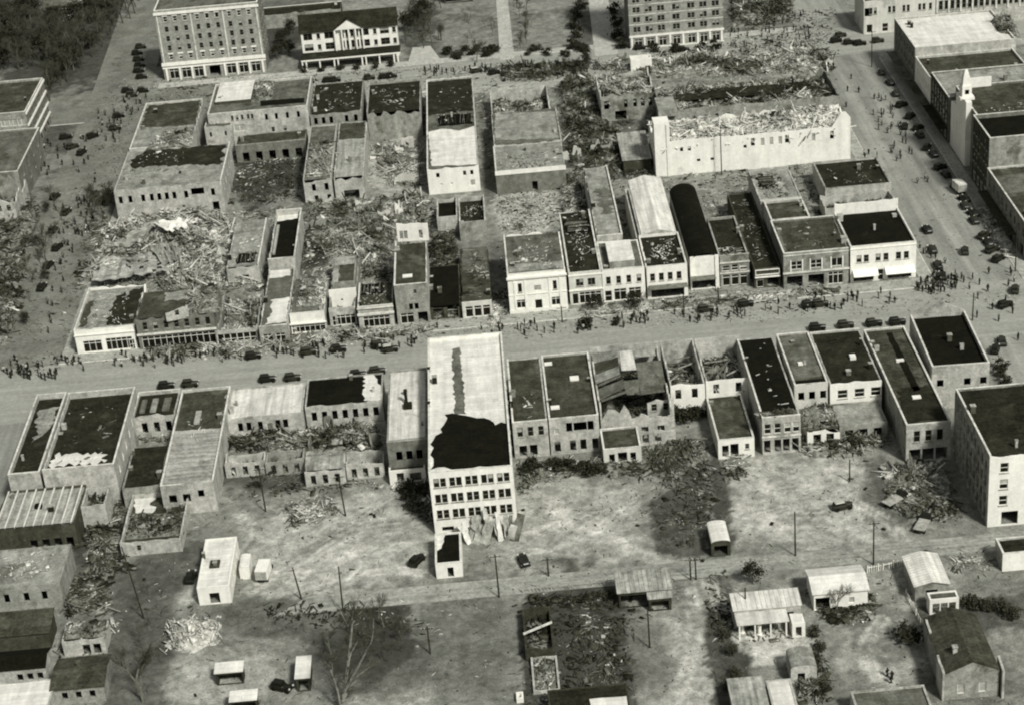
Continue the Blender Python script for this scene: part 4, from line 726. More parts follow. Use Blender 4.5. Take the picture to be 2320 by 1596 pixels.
frag(b,(1466,906),(1526,900),0,6.6,'wall_light',at([.25,.7],1.1,4,5.6,'w'),.8); frag(b,(1450,975),(1530,966),0,3.4,'wall_light',at([.15,.5],1.3,.4,2.4,'d'),.8)
for pxq,lab,sd in(([(1494,773),(1572,766),(1594,864),(1520,873)],'roofless burnt store with tangled rafters, left of a twin burnt store',1),([(1576,766),(1680,758),(1699,850),(1596,861)],'roofless burnt store with tangled rafters beside the black roofed store',2)):
    b=B('burnt_store',lab,pxq,7.6,'wall_light',None,0,ragL=.8,ragR=.5,ragN=.5,N=at([.22,.7],1.2,4.2,6.4,'d'),wN='wall_white',cap='coping'); inside(b,3.2,80+sd,(4,4,3,2,1.5,1.5),dens=1.8,plank=.85,big=.03,size=1.5)
    for k in range(9):
        rr=random.Random(k+sd*20); x=b.X0+.6+(b.X1-b.X0-1.2)*rr.random(); y=b.Y0+2+(b.Y1-b.Y0-4)*rr.random(); vs,fs=[],[]; boxvf(-rr.uniform(2.5,5),3,-.12,.12,0,.22,vs,fs)
        o=obj('rafter',mesh('rafter',vs,fs,'timber' if k%3 else 'coping_dim'),b.root,(x,y,rr.uniform(3,5.5)),rr.uniform(0,3)); o.rotation_euler[1]=rr.uniform(-.6,.6)
b=B('rear_annex','single-storey annex with dark roof and pillared white rear wall behind the burnt stores',[(1600,898),(1680,890),(1707,990),(1626,998)],4.2,'wall_light','roof_mid',.3,N=at([.2],1.3,.4,3,'d')+at([.45],1.6,.3,3.2,'d')+at([.8],.8,1.8,3,'w'),wN='wall_white',wL='wall_cream')
b=B('rear_annex','small annex with dark roof and white rear wall behind the broken gable store',[(1362,970),(1446,965),(1450,1012),(1363,1018)],3.8,'wall_light','roof_mid',.3,N=at([.22,.78],1.1,.5,2.7,'d')+at([.5],1.8,.2,2.9,'d'),wN='wall_cream')
rubble('rubble and timbers behind the burnt stores and broken gable store',[(1240,1050),(1360,1035),(1455,1010),(1600,990),(1620,1040),(1520,1090),(1380,1085),(1250,1090)],peak=.8,seed=67,tones=(3,4,3,2,1,.8),dens=1.4)
b=B('black_roof_store','store with long black roof and tall brick rear wall of framed windows',[(1684,766),(1756,758),(1806,938),(1711,950)],8.2,'wall_light','roof_black',.35,N=at([.14,.4,.66,.88],1.3,4.6,6.8,'p')+at([.12,.4,.62,.86],1.3,.4,3.2,'d'),wN='wall_light',cor=[(3.8,.3,.15,'coping')]); litter(b,'white scraps on the long black roof',68,8,(0,0,0,1,3,4)); rubble(None,[(1720,935),(1800,925),(1806,938),(1714,948)],z=b.rz+.05,peak=.6,seed=69,parent=b,tones=(2,3,3,2,2,1))
b=B('rear_store','plain grey roofed store with one white vent right of the long black roof',[(1760,757),(1833,750),(1874,866),(1798,873)],8.1,'wall_light','roof_mid',.35,N=at([.2,.52,.85],1.2,4.6,6.4,'d'),wN='wall_cream'); patch(b,[(1764,762),(1828,756),(1868,850),(1800,857)],'roof_grey',amp=.2); onroof(b,[(1808,819),(1818,818),(1819,823),(1808,824)],.5,'trim_white','roof_vent'); patch(b,[(1798,862),(1870,856),(1874,866),(1799,873)],'roof_black',amp=.05,dz=.14)
b=B('rear_store','dark roofed store with white roof hatch and three broad rear windows',[(1837,752),(1957,743),(1987,860),(1878,869)],8.1,'wall_light','roof_tar',.35,N=at([.24,.57,.9],2.0,4.6,6.5,'p'),wN='wall_white',ragN=.3); onroof(b,[(1924,802),(1937,801),(1939,808),(1926,810)],.6,'trim_white','roof_hatch')
b=B('lean_to','collapsed brick lean-to under the white rear walls of two stores',[(1815,925),(1885,915),(1900,968),(1826,976)],3.6,'wall_light','roof_mid',.2,rag=1.2,N=at([.3,.7],1.5,.3,2.6,'d'),wN='wall_white',cap=None); rubble(None,[(1815,925),(1885,915),(1900,965),(1826,972)],z=3.4,peak=.7,seed=91,parent=b,tones=(3,3,3,2,2,2))
b=B('lean_to','low lean-to with rounded pale roof beside the long skylit store',[(1885,915),(1990,905),(2010,955),(1900,964)],3.8,'wall_grey','roof_light',.15,N=row(3,1.6,.2,2.7,.05,.95,'d'),cap=None)
rubble('splintered planks and furniture heaped below the brick lean-to',[(1810,985),(1900,975),(2010,965),(2020,1010),(1900,1040),(1820,1040)],peak=1.3,seed=92,tones=(3,3,3,3,2,2.5),dens=2.4)
b=B('long_store','long dark store with a sunken skylight strip, right part of the near row',[(1963,747),(2050,738),(2153,955),(2046,963)],8.2,'wall_light','roof_mid',.35,N=at([.24,.5,.76],1.2,4.4,6.8,'w')+at([.2,.5,.8],2.2,.2,2.8,'d'),wN='wall_light',wL='wall_grey',Lf=row(5,1,4.4,6.2,.05,.5,'k')); patch(b,[(2008,754),(2020,752),(2085,882),(2070,886)],'roof_black',amp=.1); patch(b,[(2034,880),(2120,870),(2152,948),(2050,956)],'roof_tar',amp=.5); onroof(b,[(2030,813),(2047,811),(2048,815),(2031,817)],.4,'trim_white','roof_hatch'); onroof(b,[(2066,895),(2085,893),(2087,899),(2068,901)],.4,'trim_white','roof_hatch')
b=B('gabled_corner_store','corner store with pointed front parapet and deep black roof at the right street',[(2058,716),(2178,700),(2247,818),(2118,834)],9.6,'wall_light','roof_black',.9,ang=-2,Fa=row(3,2,.3,3,.05,.95,'s'),N=at([.15,.62,.9],1.3,5,6.6,'d'),wN='wall_light',Rt=row(5,1,4.6,6.5,.05,.95,'w'))
h2=b.X1-b.X0; vs=[(b.X0,b.Y1,9.75),(b.X1,b.Y1,9.75),((b.X0+b.X1)/2,b.Y1,12.6)]; vs+=[(x,y-.4,z) for x,y,z in vs]; obj('parapet_gable',mesh('parapet_gable',vs,[(0,2,1),(3,4,5),(0,3,5,2),(2,5,4,1)],'wall_light'),b.root)
b=B('brick_warehouse','four-storey brick warehouse with pale end wall and rows of side windows at the right edge',[(2165,880),(2335,866),(2400,1018),(2243,1034)],14.8,'wall_grey','roof_tar',.4,N=[x for z in(11.2,7.8,4.4) for x in at([.2,.6],1.5,z,z+2,'p')]+at([.3],3,.2,3,'d'),wN='wall_white',wL='wall_grey',Lf=[x for z in(10.8,7.4,4.0,.9) for x in row(9,1.1,z,z+2,.03,.97,'w')],ragN=.5)
for k in range(10): 
    y=b.Y0+.4+(b.Y1-b.Y0-.8)*k/9; boxes('pilaster',[(b.X0-.16,b.X0-.004,y-.14,y+.14,0,14.2)],'coping_dim',b.root)
# ------------------------------------------------------------------ across the right street
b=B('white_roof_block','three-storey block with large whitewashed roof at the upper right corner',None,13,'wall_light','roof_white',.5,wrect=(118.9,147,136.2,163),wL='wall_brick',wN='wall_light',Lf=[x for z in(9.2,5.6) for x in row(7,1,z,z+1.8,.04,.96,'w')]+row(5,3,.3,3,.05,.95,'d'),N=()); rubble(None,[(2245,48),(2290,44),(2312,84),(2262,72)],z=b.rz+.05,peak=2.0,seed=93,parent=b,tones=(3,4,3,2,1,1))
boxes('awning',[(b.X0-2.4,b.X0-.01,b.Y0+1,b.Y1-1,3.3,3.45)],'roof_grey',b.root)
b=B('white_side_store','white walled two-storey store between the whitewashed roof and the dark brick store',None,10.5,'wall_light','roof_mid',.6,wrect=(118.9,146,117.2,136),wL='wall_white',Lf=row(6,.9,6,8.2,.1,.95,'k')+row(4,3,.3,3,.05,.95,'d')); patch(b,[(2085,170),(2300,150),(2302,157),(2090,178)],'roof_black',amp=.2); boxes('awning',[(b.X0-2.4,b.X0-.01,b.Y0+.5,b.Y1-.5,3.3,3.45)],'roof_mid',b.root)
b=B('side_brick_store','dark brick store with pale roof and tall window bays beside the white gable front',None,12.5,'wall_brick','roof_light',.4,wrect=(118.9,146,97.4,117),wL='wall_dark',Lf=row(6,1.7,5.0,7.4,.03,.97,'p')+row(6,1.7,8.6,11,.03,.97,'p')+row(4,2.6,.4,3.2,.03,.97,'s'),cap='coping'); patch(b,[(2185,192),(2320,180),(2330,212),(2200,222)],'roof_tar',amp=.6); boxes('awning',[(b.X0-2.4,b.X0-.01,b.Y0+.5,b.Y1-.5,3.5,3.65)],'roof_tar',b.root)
b=B('white_gable_store','store with tall white stuccoed gable front and finial rising over the right street',None,15.5,'wall_brick','roof_mid',.5,wrect=(120.6,146,73.4,97.2),wN='wall_light',cap='coping'); litter(b,'white curled sheets on the roof behind the white gable front',94,16,(0,0,0,1,3,6),fr=(.05,.6,.02,.4))
def yzslab(b,prof,x0,x1,m,name):
    vs=[(x0,p,z) for p,z in prof]+[(x1,p,z) for p,z in prof]; n=len(prof)
    return obj(name,mesh(name,vs,[tuple(range(n))[::-1],tuple(range(n,2*n))]+[(i,(i+1)%n,n+(i+1)%n,n+i) for i in range(n)],m),b.root)
yn=toloc(b,G(2196,376))[1]; yf=toloc(b,G(2157,328))[1]; x=b.X0-1.5; ym=(yn+yf)/2
yzslab(b,[(yn,0),(yf,0),(yf,12.2),(ym+2.6,13.0),(ym+2.6,15.2),(yn+1.2,17.4),(yn,17.2)],x,x+1.45,'wall_white','gable_front')
boxes('belfry',[(x-.4,x+3.2,ym-3.4,ym+1.2,16.2,16.9),(x+.2,x+2.6,ym-2.6,ym+.4,16.9,19.6)],'wall_white',b.root)
vs,fs=[],[]
for z,r_ in((19.61,1.0),(21.8,.8),(23.6,.35)): vs+=[(x+1.4-r_,ym-1.1-r_,z),(x+1.4+r_,ym-1.1-r_,z),(x+1.4+r_,ym-1.1+r_,z),(x+1.4-r_,ym-1.1+r_,z)]
for k in(0,4): fs+=[(k+i,k+(i+1)%4,k+4+(i+1)%4,k+4+i) for i in range(4)]
fs.append((8,9,10,11)); obj('finial',mesh('finial',vs,fs,'wall_white'),b.root)
boxes('round_window',[(x+.9,x+1.9,ym-2.68,ym-2.604,17.6,18.7)],'void',b.root); boxes('parapet_wall',[(x+3.2,x+10.5,b.Y1-.9,b.Y1-.5,b.rz,b.rz+2.6)],'wall_white',b.root)

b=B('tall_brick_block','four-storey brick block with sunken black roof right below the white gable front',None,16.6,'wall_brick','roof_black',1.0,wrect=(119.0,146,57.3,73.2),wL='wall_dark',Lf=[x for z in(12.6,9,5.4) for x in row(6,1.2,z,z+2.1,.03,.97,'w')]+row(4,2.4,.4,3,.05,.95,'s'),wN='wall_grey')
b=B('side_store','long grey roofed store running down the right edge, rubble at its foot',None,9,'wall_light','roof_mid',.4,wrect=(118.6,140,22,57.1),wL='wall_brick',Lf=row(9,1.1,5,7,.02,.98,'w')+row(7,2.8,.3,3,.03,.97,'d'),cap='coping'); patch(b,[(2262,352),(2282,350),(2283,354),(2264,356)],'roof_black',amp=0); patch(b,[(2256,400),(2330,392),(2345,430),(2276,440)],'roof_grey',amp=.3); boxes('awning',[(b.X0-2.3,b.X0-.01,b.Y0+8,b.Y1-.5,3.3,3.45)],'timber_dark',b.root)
rubble('pale bricks and boards spilled on the right street pavement',[(2205,470),(2262,470),(2300,560),(2285,600),(2240,530)],peak=.9,seed=95,tones=(1,1,2,3,3,4),dens=2.2)
# ------------------------------------------------------------------ left edge
b=B('three_storey_block','three-storey block with banded right facade at the left edge by the wood',[(-60,190),(97,177),(56,254),(-100,266)],14,'wall_grey','roof_mid',.6,wR='wall_brick',Rt=[x for z in(10.6,7.0,3.4) for x in row(6,1.2,z,z+1.9,.03,.97,'w')]+row(5,2.6,.2,2.6,.03,.97,'d'),N=row(4,2.2,10,12,.5,.98,'k'))
for z in(13.1,9.6,6.0,3.0): boxes('string_course',[(b.X1+.004,b.X1+.35,b.Y0,b.Y1,z,z+.55)],'trim_white',b.root)
b2=B('x','',[(-60,300),(76,292),(52,388),(-90,398)],10,'wall_grey','roof_grey',.4,root=b,wR='wall_brick',Rt=row(4,1.2,6.6,8.4,.05,.95,'w')+row(4,1.2,3.2,5,.05,.95,'w'))
b=B('ruined_store','ruined white walled store with broken gable at the left edge below the three-storey block',[(-40,405),(48,398),(40,450),(-60,458)],7,'wall_light',None,0,rag=2.5,cap=None,N=row(2,1.2,3.6,5.4,.5,.95,'d')); inside(b,3.5,96,(1,2,3,3,2,2))
rubble('deep brick and plank rubble along the left street pavement',[(0,470),(60,430),(95,470),(70,560),(60,660),(30,780),(-40,790),(-60,600)],peak=2.0,seed=97,tones=(4,4,3,2,.8,.4),dens=1.5)
rubble('great heap of collapsed store walls and roofs filling the upper left of the front block',[(285,500),(400,480),(520,485),(530,520),(512,610),(600,606),(592,655),(330,660),(205,645),(170,660),(190,610),(240,560),(215,520)],peak=3.2,seed=98,tones=(1.8,2.2,2.5,3,3.6,3.4),dens=2.0,big=.13)
for k,(pp,zz,m_) in enumerate((([(225,588),(372,566),(378,615),(208,634)],(2.6,3.8,2.8,1.6),'metal_rows'),([(340,560),(405,548),(410,590),(372,600)],(4.4,3.6,2.6,3.4),'roof_light'),([(246,560),(330,510),(372,488),(306,556)],(2.0,3.6,4.2,2.4),'roof_light'),([(345,505),(450,490),(455,502),(380,525)],(4.2,3.4,2.8,2.6),'roof_white'),([(410,500),(470,525),(480,535),(420,512)],(3.2,3.4,2.6,2.4),'roof_white'))):
    zz=[z+1.1 for z in zz]; P=[G(u,v,z) for (u,v),z in zip(pp,zz)]; c=np.mean(P,0); vs,fs=[],[]; nu,nv=16,8
    for i in range(nu+1):
        for j in range(nv+1):
            a=i/nu; e_=j/nv; p_=(P[3]*(1-a)+P[2]*a)*(1-e_)+(P[0]*(1-a)+P[1]*a)*e_-c
            vs.append((p_[0]+.5*(float(vnoise(i*.7,j*.9,k+3))-.5),p_[1]+.5*(float(vnoise(i*.8,j*.6,k+9))-.5),p_[2]+c[2]+1.3*(float(vnoise(i*.45,j*.5,k+5))-.5)+.25*math.sin(i*2.2)))
    for i in range(nu):
        for j in range(nv):
            if float(hashn(i,j,k+2.5))<.10: continue
            q_=i*(nv+1)+j; fs.append((q_,q_+nv+1,q_+nv+2,q_+1))
    o=obj('fallen_roof',mesh('fallen_roof',vs,fs,m_),None,(c[0],c[1],0)); tag(o,['ribbed grey roof slab lying on the rubble heap of the upper left block','small pale roof slab tilted beside the ribbed fallen roof','long white roof strip fallen across the top of the rubble heap','pale roof strip on the far edge of the rubble heap','narrow white board strip at the right end of the rubble heap'][k],'roof slab')
for k,(pp,pk,tn,lab) in enumerate((
 ([(320,790),(500,770),(700,752),(890,742),(985,735),(985,755),(880,768),(700,790),(500,812),(340,815)],.9,(2,2,3,3,3,2),'splintered lumber swept along the pavement before the left stores'),
 ([(1310,700),(1470,688),(1700,668),(1905,652),(1915,668),(1700,692),(1480,708),(1320,722)],.5,(1,2,3,3,3,2),'broken boards along the pavement before the white stores'),
 ([(985,470),(985,430),(870,420),(840,330),(960,330),(968,430)],.9,(1,2,3,3,3,3),'pale bricks and boards behind the half-white store'),
 ([(690,460),(960,440),(985,520),(900,530),(880,640),(820,640),(810,580),(735,590),(690,560),(690,500)],.9,(2,3,3,3,2,1.5),'scattered rubble in the yard left of the tall store'),
 ([(1105,440),(1260,430),(1270,520),(1140,530)],.35,(.5,1,2,3,3,2),'thin pale litter over the bare lot behind the bank'),
 ([(1262,400),(1320,395),(1345,540),(1275,545)],1.1,(3,3,3,2,1.5,1.5),'rubble strip between the bank and the long narrow store'),
 ([(1430,130),(1880,112),(1890,162),(1480,182),(1345,158),(1340,145)],1.6,(2,3,3,3,2.4,2),'rubble along the back street before the long ruined building'),
 ([(1130,150),(1340,140),(1345,160),(1240,188),(1130,186)],.9,(5,5,3,1.5,1,.8),'scattered boards in the back street by the lawn'),
 ([(195,500),(235,470),(262,530),(205,620),(165,700),(150,740),(165,640)],.8,(5,4,3,2,1,1),'boards and branches strewn in the left street'),
 ([(530,340),(690,330),(690,455),(520,470),(515,400)],.35,(3,3,2,1,1,.6),'dark littered yard behind the tall rear block'),
 ([(555,1060),(680,1050),(870,1085),(870,1110),(560,1130)],.4,(3,3,3,2,1,1),'boards and brush behind the outhouses of the near row'),
 ([(640,1140),(750,1120),(790,1170),(650,1205)],.8,(1,2,3,4,3,2),'splintered frame shed in the yard left of the white building'),
 ([(230,1140),(290,1130),(280,1250),(330,1290),(200,1320),(180,1220)],.7,(4,3,3,2,1,1),'rubble in the dark yard left of the small roofless house'),
 ([(370,1410),(500,1395),(510,1455),(440,1480),(370,1480)],1.6,(1,1,2,3,4,5),'heap of white broken boards and tin in the lower left yard'),
 ([(1175,1360),(1440,1340),(1450,1596),(1190,1596)],.4,(3,3,3,2,1,.8),'charred boards over the burnt lot in the lower centre'),
 ([(1580,1290),(1650,1290),(1690,1400),(1640,1500),(1590,1420)],.3,(3,3,2,2,1,.8),'weeds and boards along the dirt track to the filling station'),
 ([(1990,1050),(2140,1040),(2190,1180),(2060,1190),(2000,1130)],.7,(3,3,3,2,1,1.2),'wrecked lumber in the yard before the brick warehouse'),
 ([(560,1370),(690,1360),(960,1375),(960,1440),(880,1440),(600,1420)],.3,(6,4,2,1,.4,.2),'thin brush and boards below the dirt alley'),
 ([(1810,1330),(1990,1345),(1985,1410),(1870,1420)],.6,(3,3,3,2,1,1),'junk and crates behind the white gabled shed'),
 ([(2110,1250),(2250,1235),(2260,1290),(2150,1310)],.4,(2,3,3,2,1.5,1.5),'boards between the two sheds near the right edge'),
 ([(1780,1500),(1870,1480),(1890,1596),(1800,1596)],.8,(4,3,3,2,1,1),'dark junk beside the small hut by the filling station'),
 ([(1650,1400),(1790,1400),(1800,1450),(1700,1460)],.3,(1,2,2,2,2,2),'scraps before the filling station pumps'),
 ([(870,1088),(985,1080),(990,1200),(930,1180)],.8,(4,3,2,2,1.5,1),'dark rubble at the left foot of the white building'),
 ([(1165,1050),(1245,1040),(1245,1090),(1175,1130)],.8,(3,3,3,2,1.5,1.5),'boards and branches at the right foot of the white building'),
 ([(135,1300),(250,1290),(262,1390),(140,1402)],.5,(5,4,3,2,1,.8),'junk and boards beside the streaked left warehouse'),
 ([(130,1445),(250,1440),(255,1486),(128,1490)],.4,(5,4,3,2,1,.8),'junk between the caved-in house and the grey house'),
 ([(1190,1350),(1390,1340),(1400,1370),(1192,1380)],.5,(5,4,3,2,1,.8),'charred joists along the top of the burnt lot'),
 ([(1290,1400),(1420,1390),(1440,1560),(1280,1560)],.4,(6,4,3,1.5,.8,.6),'charred floor boards in the burnt lot'),
 ([(1652,0),(1800,-10),(1800,35),(1720,70),(1650,66)],1.2,(4,4,3,2,1.4,1),'dark wreckage right of the tall brick hotel'),
 ([(1160,640),(1145,735),(1100,745),(1100,680)],.5,(1,2,2,3,3,3),'pale scraps at the left foot of the white bank'),
 ([(1480,1040),(1600,1010),(1640,1100),(1620,1240),(1500,1250),(1470,1150)],.3,(4,4,3,2,1,.5),'sticks and boards in the dark weedy lot around the kiosk'),
 ([(1640,1030),(1700,1030),(1690,1090),(1630,1090)],.6,(3,2,3,3,2,2),'broken planks behind the pillared annex'))):
    rubble(lab,pp,peak=pk,seed=100+k,tones=tn,dens=(1.7 if pk>.4 else .45) if 'left street' not in lab else .8,mound=pk>.4 and 'left street' not in lab)
# metal sheets fallen against the white building
rg=random.Random(5)
root=empty('fallen_metal_sheets',tuple(G(1115,1222)),'pile of crumpled pale metal sheets leaning at the foot of the white building','metal sheets')
for k in range(22):
    n=7; w=rg.uniform(.8,1.8); L=rg.uniform(3,5.6); vs,fs=[],[]
    cu=rg.uniform(-.8,.8)
    for i in range(n):
        s=i/(n-1); z=L*s; yb=cu*math.sin(s*3.0)*.6
        vs+=[(-w/2+.15*math.sin(i*2+k),yb,z),(w/2,yb+.12*math.sin(i+k),z)]
    for i in range(n-1): q=2*i; fs.append((q,q+1,q+3,q+2))
    o=obj('metal_sheet',mesh('metal_sheet',vs,fs,['metal_pale','metal_light','roof_grey','wall_light'][k%4]),root,(rg.uniform(-4.6,4.6),rg.uniform(-1.5,2.2),0),rg.uniform(-.7,.7)); o.rotation_euler[0]=rg.uniform(-1.15,-.15); o.rotation_euler[1]=rg.uniform(-.3,.3)
# ------------------------------------------------------------------ beyond the back street
b=B('brick_hotel','six-storey brick hotel with white ground floor and nine bays at the upper left',[(362,-6),(590,-28),(583,4),(346,26)],22.4,'wall_brick','roof_grey',.8,wN='wall_hotel',cap='trim_white',
  N=[x for k,z in enumerate((18.6,15.4,12.4,9.4,6.5)) for f0 in(.19,.5,.81) for x in at([f0-.095,f0,f0+.095],1.15,z,z+1.7,'p' if k in(0,4) else 'w')]+at([.1,.22,.34,.66,.78,.9],2.8,.3,3.6,'s')+at([.5],3.4,.2,3.4,'d'),cor=[(4.6,1.0,.5,'trim_white'),(21.0,.7,.5,'trim_white'),(3.7,.5,.3,'trim_white')],Rt=[x for z in(18.6,15.4,12.4,9.4,6.5) for x in row(4,1.1,z,z+1.7,.05,.95,'w')])
Wd=b.X1-b.X0
for f in(.02,.345,.655,.98): boxes('pilaster',[(b.X0+Wd*f-.2,b.X0+Wd*f+.2,b.Y0-.22,b.Y0-.004,5.62,20.9)],'coping',b.root)
for f in(.03,.16,.28,.40,.60,.72,.84,.97): boxes('column',[(b.X0+Wd*f-.3,b.X0+Wd*f+.3,b.Y0-.45,b.Y0-.004,0,3.68)],'trim_white',b.root)
for z in(18.6,6.5):
    for f0 in(.19,.5,.81):
        for d_ in(-.095,0,.095): boxes('window_hood',[(b.X0+Wd*(f0+d_)-.85,b.X0+Wd*(f0+d_)+.85,b.Y0-.15,b.Y0-.004,z+1.75,z+2.15)],'trim_white',b.root)
b=B('tall_brick_hotel','tall brick hotel with white arched ground floor beyond the back street, top out of view',None,33,'wall_brick','roof_mid',.8,wN='wall_hotel',base=[(1427,107),(1642,98)],depth=16,
  N=[x for z in(5.2,8.3,11.4,14.5,17.6,20.7,23.8,26.9,30) for f in(.08,.21,.34,.5,.66,.79,.92) for x in at([f-.02,f+.02],1.0,z,z+1.7,'w')]+at([.09,.22,.35,.5,.66,.79,.92],2.3,.3,3.0,'s'),cor=[(3.6,.6,.3,'trim_white'),(0,.25,.2,'trim_white')]+[(z,.22,.1,'coping') for z in(7.5,10.6,13.7,16.8,19.9,23,26.1)])
Wd=b.X1-b.X0
for f in(.02,.155,.285,.43,.57,.725,.855,.98): boxes('pilaster',[(b.X0+Wd*f-.3,b.X0+Wd*f+.3,b.Y0-.2,b.Y0-.004,.26,3.58)],'trim_white',b.root)
# white hotel house with porch
b=B('white_house','long white two-storey house with centre pediment, dark roof and columned porch',[(690,56),(902,40),(893,54),(673,71)],7.4+3.2,'wall_white','roof_tar',0,kind='gable_x',rise=4.2,over=.5,wL='wall_white',
  N=[x for z in(4.0,7.5) for x in at([.07,.29,.66,.87],2.8,z,z+2.2,'w')+at([.43,.48,.53,.58],1.0,z,z+2.4,'w')+at([.18,.77,.97],1.1,z+.2,z+1.9,'w')])
cx=b.X0+(b.X1-b.X0)*.5; pw=4.6; vs=[(cx-pw,b.Y0-1.2,10.3),(cx+pw,b.Y0-1.2,10.3),(cx,b.Y0-1.2,13.4),(cx-pw,b.Y0+5,10.3),(cx+pw,b.Y0+5,10.3),(cx,b.Y0+5,13.4)]
obj('pediment',mesh('pediment',vs,[(0,1,2),(0,3,4,1)],'trim_white'),b.root); vs2=[(x,y-.3 if i<3 else y,z+.12) for i,(x,y,z) in enumerate(vs)]; obj('pediment_roof',mesh('pediment_roof',vs2,[(0,2,5,3),(2,1,4,5)],'roof_tar'),b.root)
for k in range(5): boxes('column',[(cx-pw+.3+(2*pw-.6)*k/4-.22,cx-pw+.3+(2*pw-.6)*k/4+.22,b.Y0-1.15,b.Y0-.7,3.7,10.28)],'trim_white',b.root)
py=b.Y0-6.5; boxes('porch_roof',[(b.X0-.3,b.X1+.6,py,b.Y0-.02,3.3,3.5)],'roof_tar',b.root); boxes('porch_beam',[(b.X0-.3,b.X1+.6,py-.15,py+.2,2.85,3.295)],'trim_white',b.root)
for f in(.0,.04,.18,.33,.37,.62,.66,.8,.95,.99): xx=b.X0+(b.X1-b.X0)*f; boxes('porch_column',[(xx-.2,xx+.2,py-.05,py+.35,0,2.85)],'trim_white',b.root)
vs=[(b.X0-.45,b.Y0+.2,10.6),(b.X0-.45,b.Y1-.2,10.6),(b.X0-.45,(b.Y0+b.Y1)/2,14.5)]; vs+=[(x+.06,y,z) for x,y,z in vs]; obj('end_gable',mesh('end_gable',vs,[(0,1,2),(5,4,3)],'trim_white'),b.root)
b=B('low_wing','low building with pale parapet behind the white house',[(590,18),(775,4),(770,18),(590,34)],5,'wall_dark','roof_tar',.6,wN='wall_grey',cap='trim_white')
b=B('white_office','white two-storey office with paired windows at the top right',None,10.5,'wall_cream','roof_grey',.6,base=[(1957,79),(2118,64)],depth=14,N=at([.1,.16,.36,.42,.56,.62,.78,.84,.93],.9,6.2,8.2,'w')+at([.06],2.2,5.6,8.2,'d')+at([.08,.3],1.8,.4,3,'p')+row(3,2.4,.4,3,.4,.98,'s'),ragN=.4)
b=B('colonnade_block','pale office block with close-set tall window bays behind the whitewashed roof',None,14,'wall_light','roof_mid',.6,base=[(2122,64),(2335,44)],depth=14,N=[x for z in(9.6,5.6) for x in row(16,1.2,z,z+2.8,.01,.99,'w')],cor=[(12.9,.4,.3,'coping')]); Wd=b.X1-b.X0
for k in range(9): boxes('pilaster',[(b.X0+Wd*k/8.0-.25,b.X0+Wd*k/8.0+.25,b.Y0-.25,b.Y0-.004,4.6,12.88)],'coping',b.root)
b=B('ruined_white_room','white walled room left standing in the rubble before the tall brick hotel',[(1428,124),(1474,121),(1476,130),(1426,133)],5,'wall_white',None,0,N=at([.8],1.6,1.4,2.4,'d'),rag=.4,cap=None); inside(b,2,99,(1,2,2,3,4,4))
b=B('pale_house','pale boarded house in the clearing of the upper left wood',[(108,2),(182,-2),(180,12),(106,17)],6,'wall_cream','roof_grey',0,kind='gable_x',rise=2.4,over=.4,N=row(6,1,3.4,5,.05,.95,'w')+row(4,1.1,.8,2.4,.05,.95,'w'),cat='house')
b=B('porch_house','dark roofed house with white porch at the top centre above the lawn',None,6.5,'wall_dark','roof_tar',0,base=[(1008,8),(1072,4)],depth=10,kind='gable_x',rise=3,over=.6,N=row(4,1.2,3.4,5,.05,.95,'w')+row(5,2.0,.3,2.6,.02,.98,'d'),cat='house')

# ------------------------------------------------------------------ loose wreckage over the whole place
def spread(label,rects,n,tones,seed,size=1.0,plank=.6,big=.05):
    rg=np.random.default_rng(seed); Vs=None
    P=[G(u,v)[:2] for u,v in rects]
    return rubble(label,None,z=0.0,peak=.12,n=n,tones=tones,seed=seed,plank=plank,big=big,mound=False,world=[tuple(p) for p in P],size=size)
spread('loose boards and bricks scattered between the stores of the left half of the wrecked block',[(260,490),(985,440),(1120,735),(190,790)],7000,(4,3,2,2,2,2),201,1.0)
spread('loose boards and bricks scattered between the stores of the right half of the wrecked block',[(1110,430),(1960,350),(2070,640),(1150,735)],4500,(4,3,2,2,2,2),202,1.0)
spread('loose boards and bricks scattered behind the far row of stores',[(330,185),(1890,130),(1930,345),(270,500)],6500,(4,3,2,2,2,2),203,1.0)
spread('litter and timber scattered over the yards behind the near row',[(0,1060),(2160,1030),(2200,1200),(0,1260)],900,(5,3,2,2,1,2),204,.6)
spread('small litter over the lower yards',[(0,1260),(2320,1210),(2320,1620),(0,1620)],900,(5,3,2,2,1,1.5),205,.6)
spread('small litter blown over the main street',[(0,850),(2320,690),(2320,640),(0,800)],1500,(5,3,2,2,1.5,1.5),206,.55)
spread('small litter blown over the right street',[(1890,150),(2060,150),(2310,640),(2090,640)],300,(5,3,2,1,1,1),207,.5)
spread('small litter blown over the left street',[(340,180),(250,180),(20,780),(190,780)],700,(5,4,2,2,1.5,1),208,.7)
spread('small litter over the back street and square',[(330,195),(1900,130),(1900,20),(1640,20),(1640,120),(330,180)],2200,(5,4,2,2,1.5,1.2),209,.9)
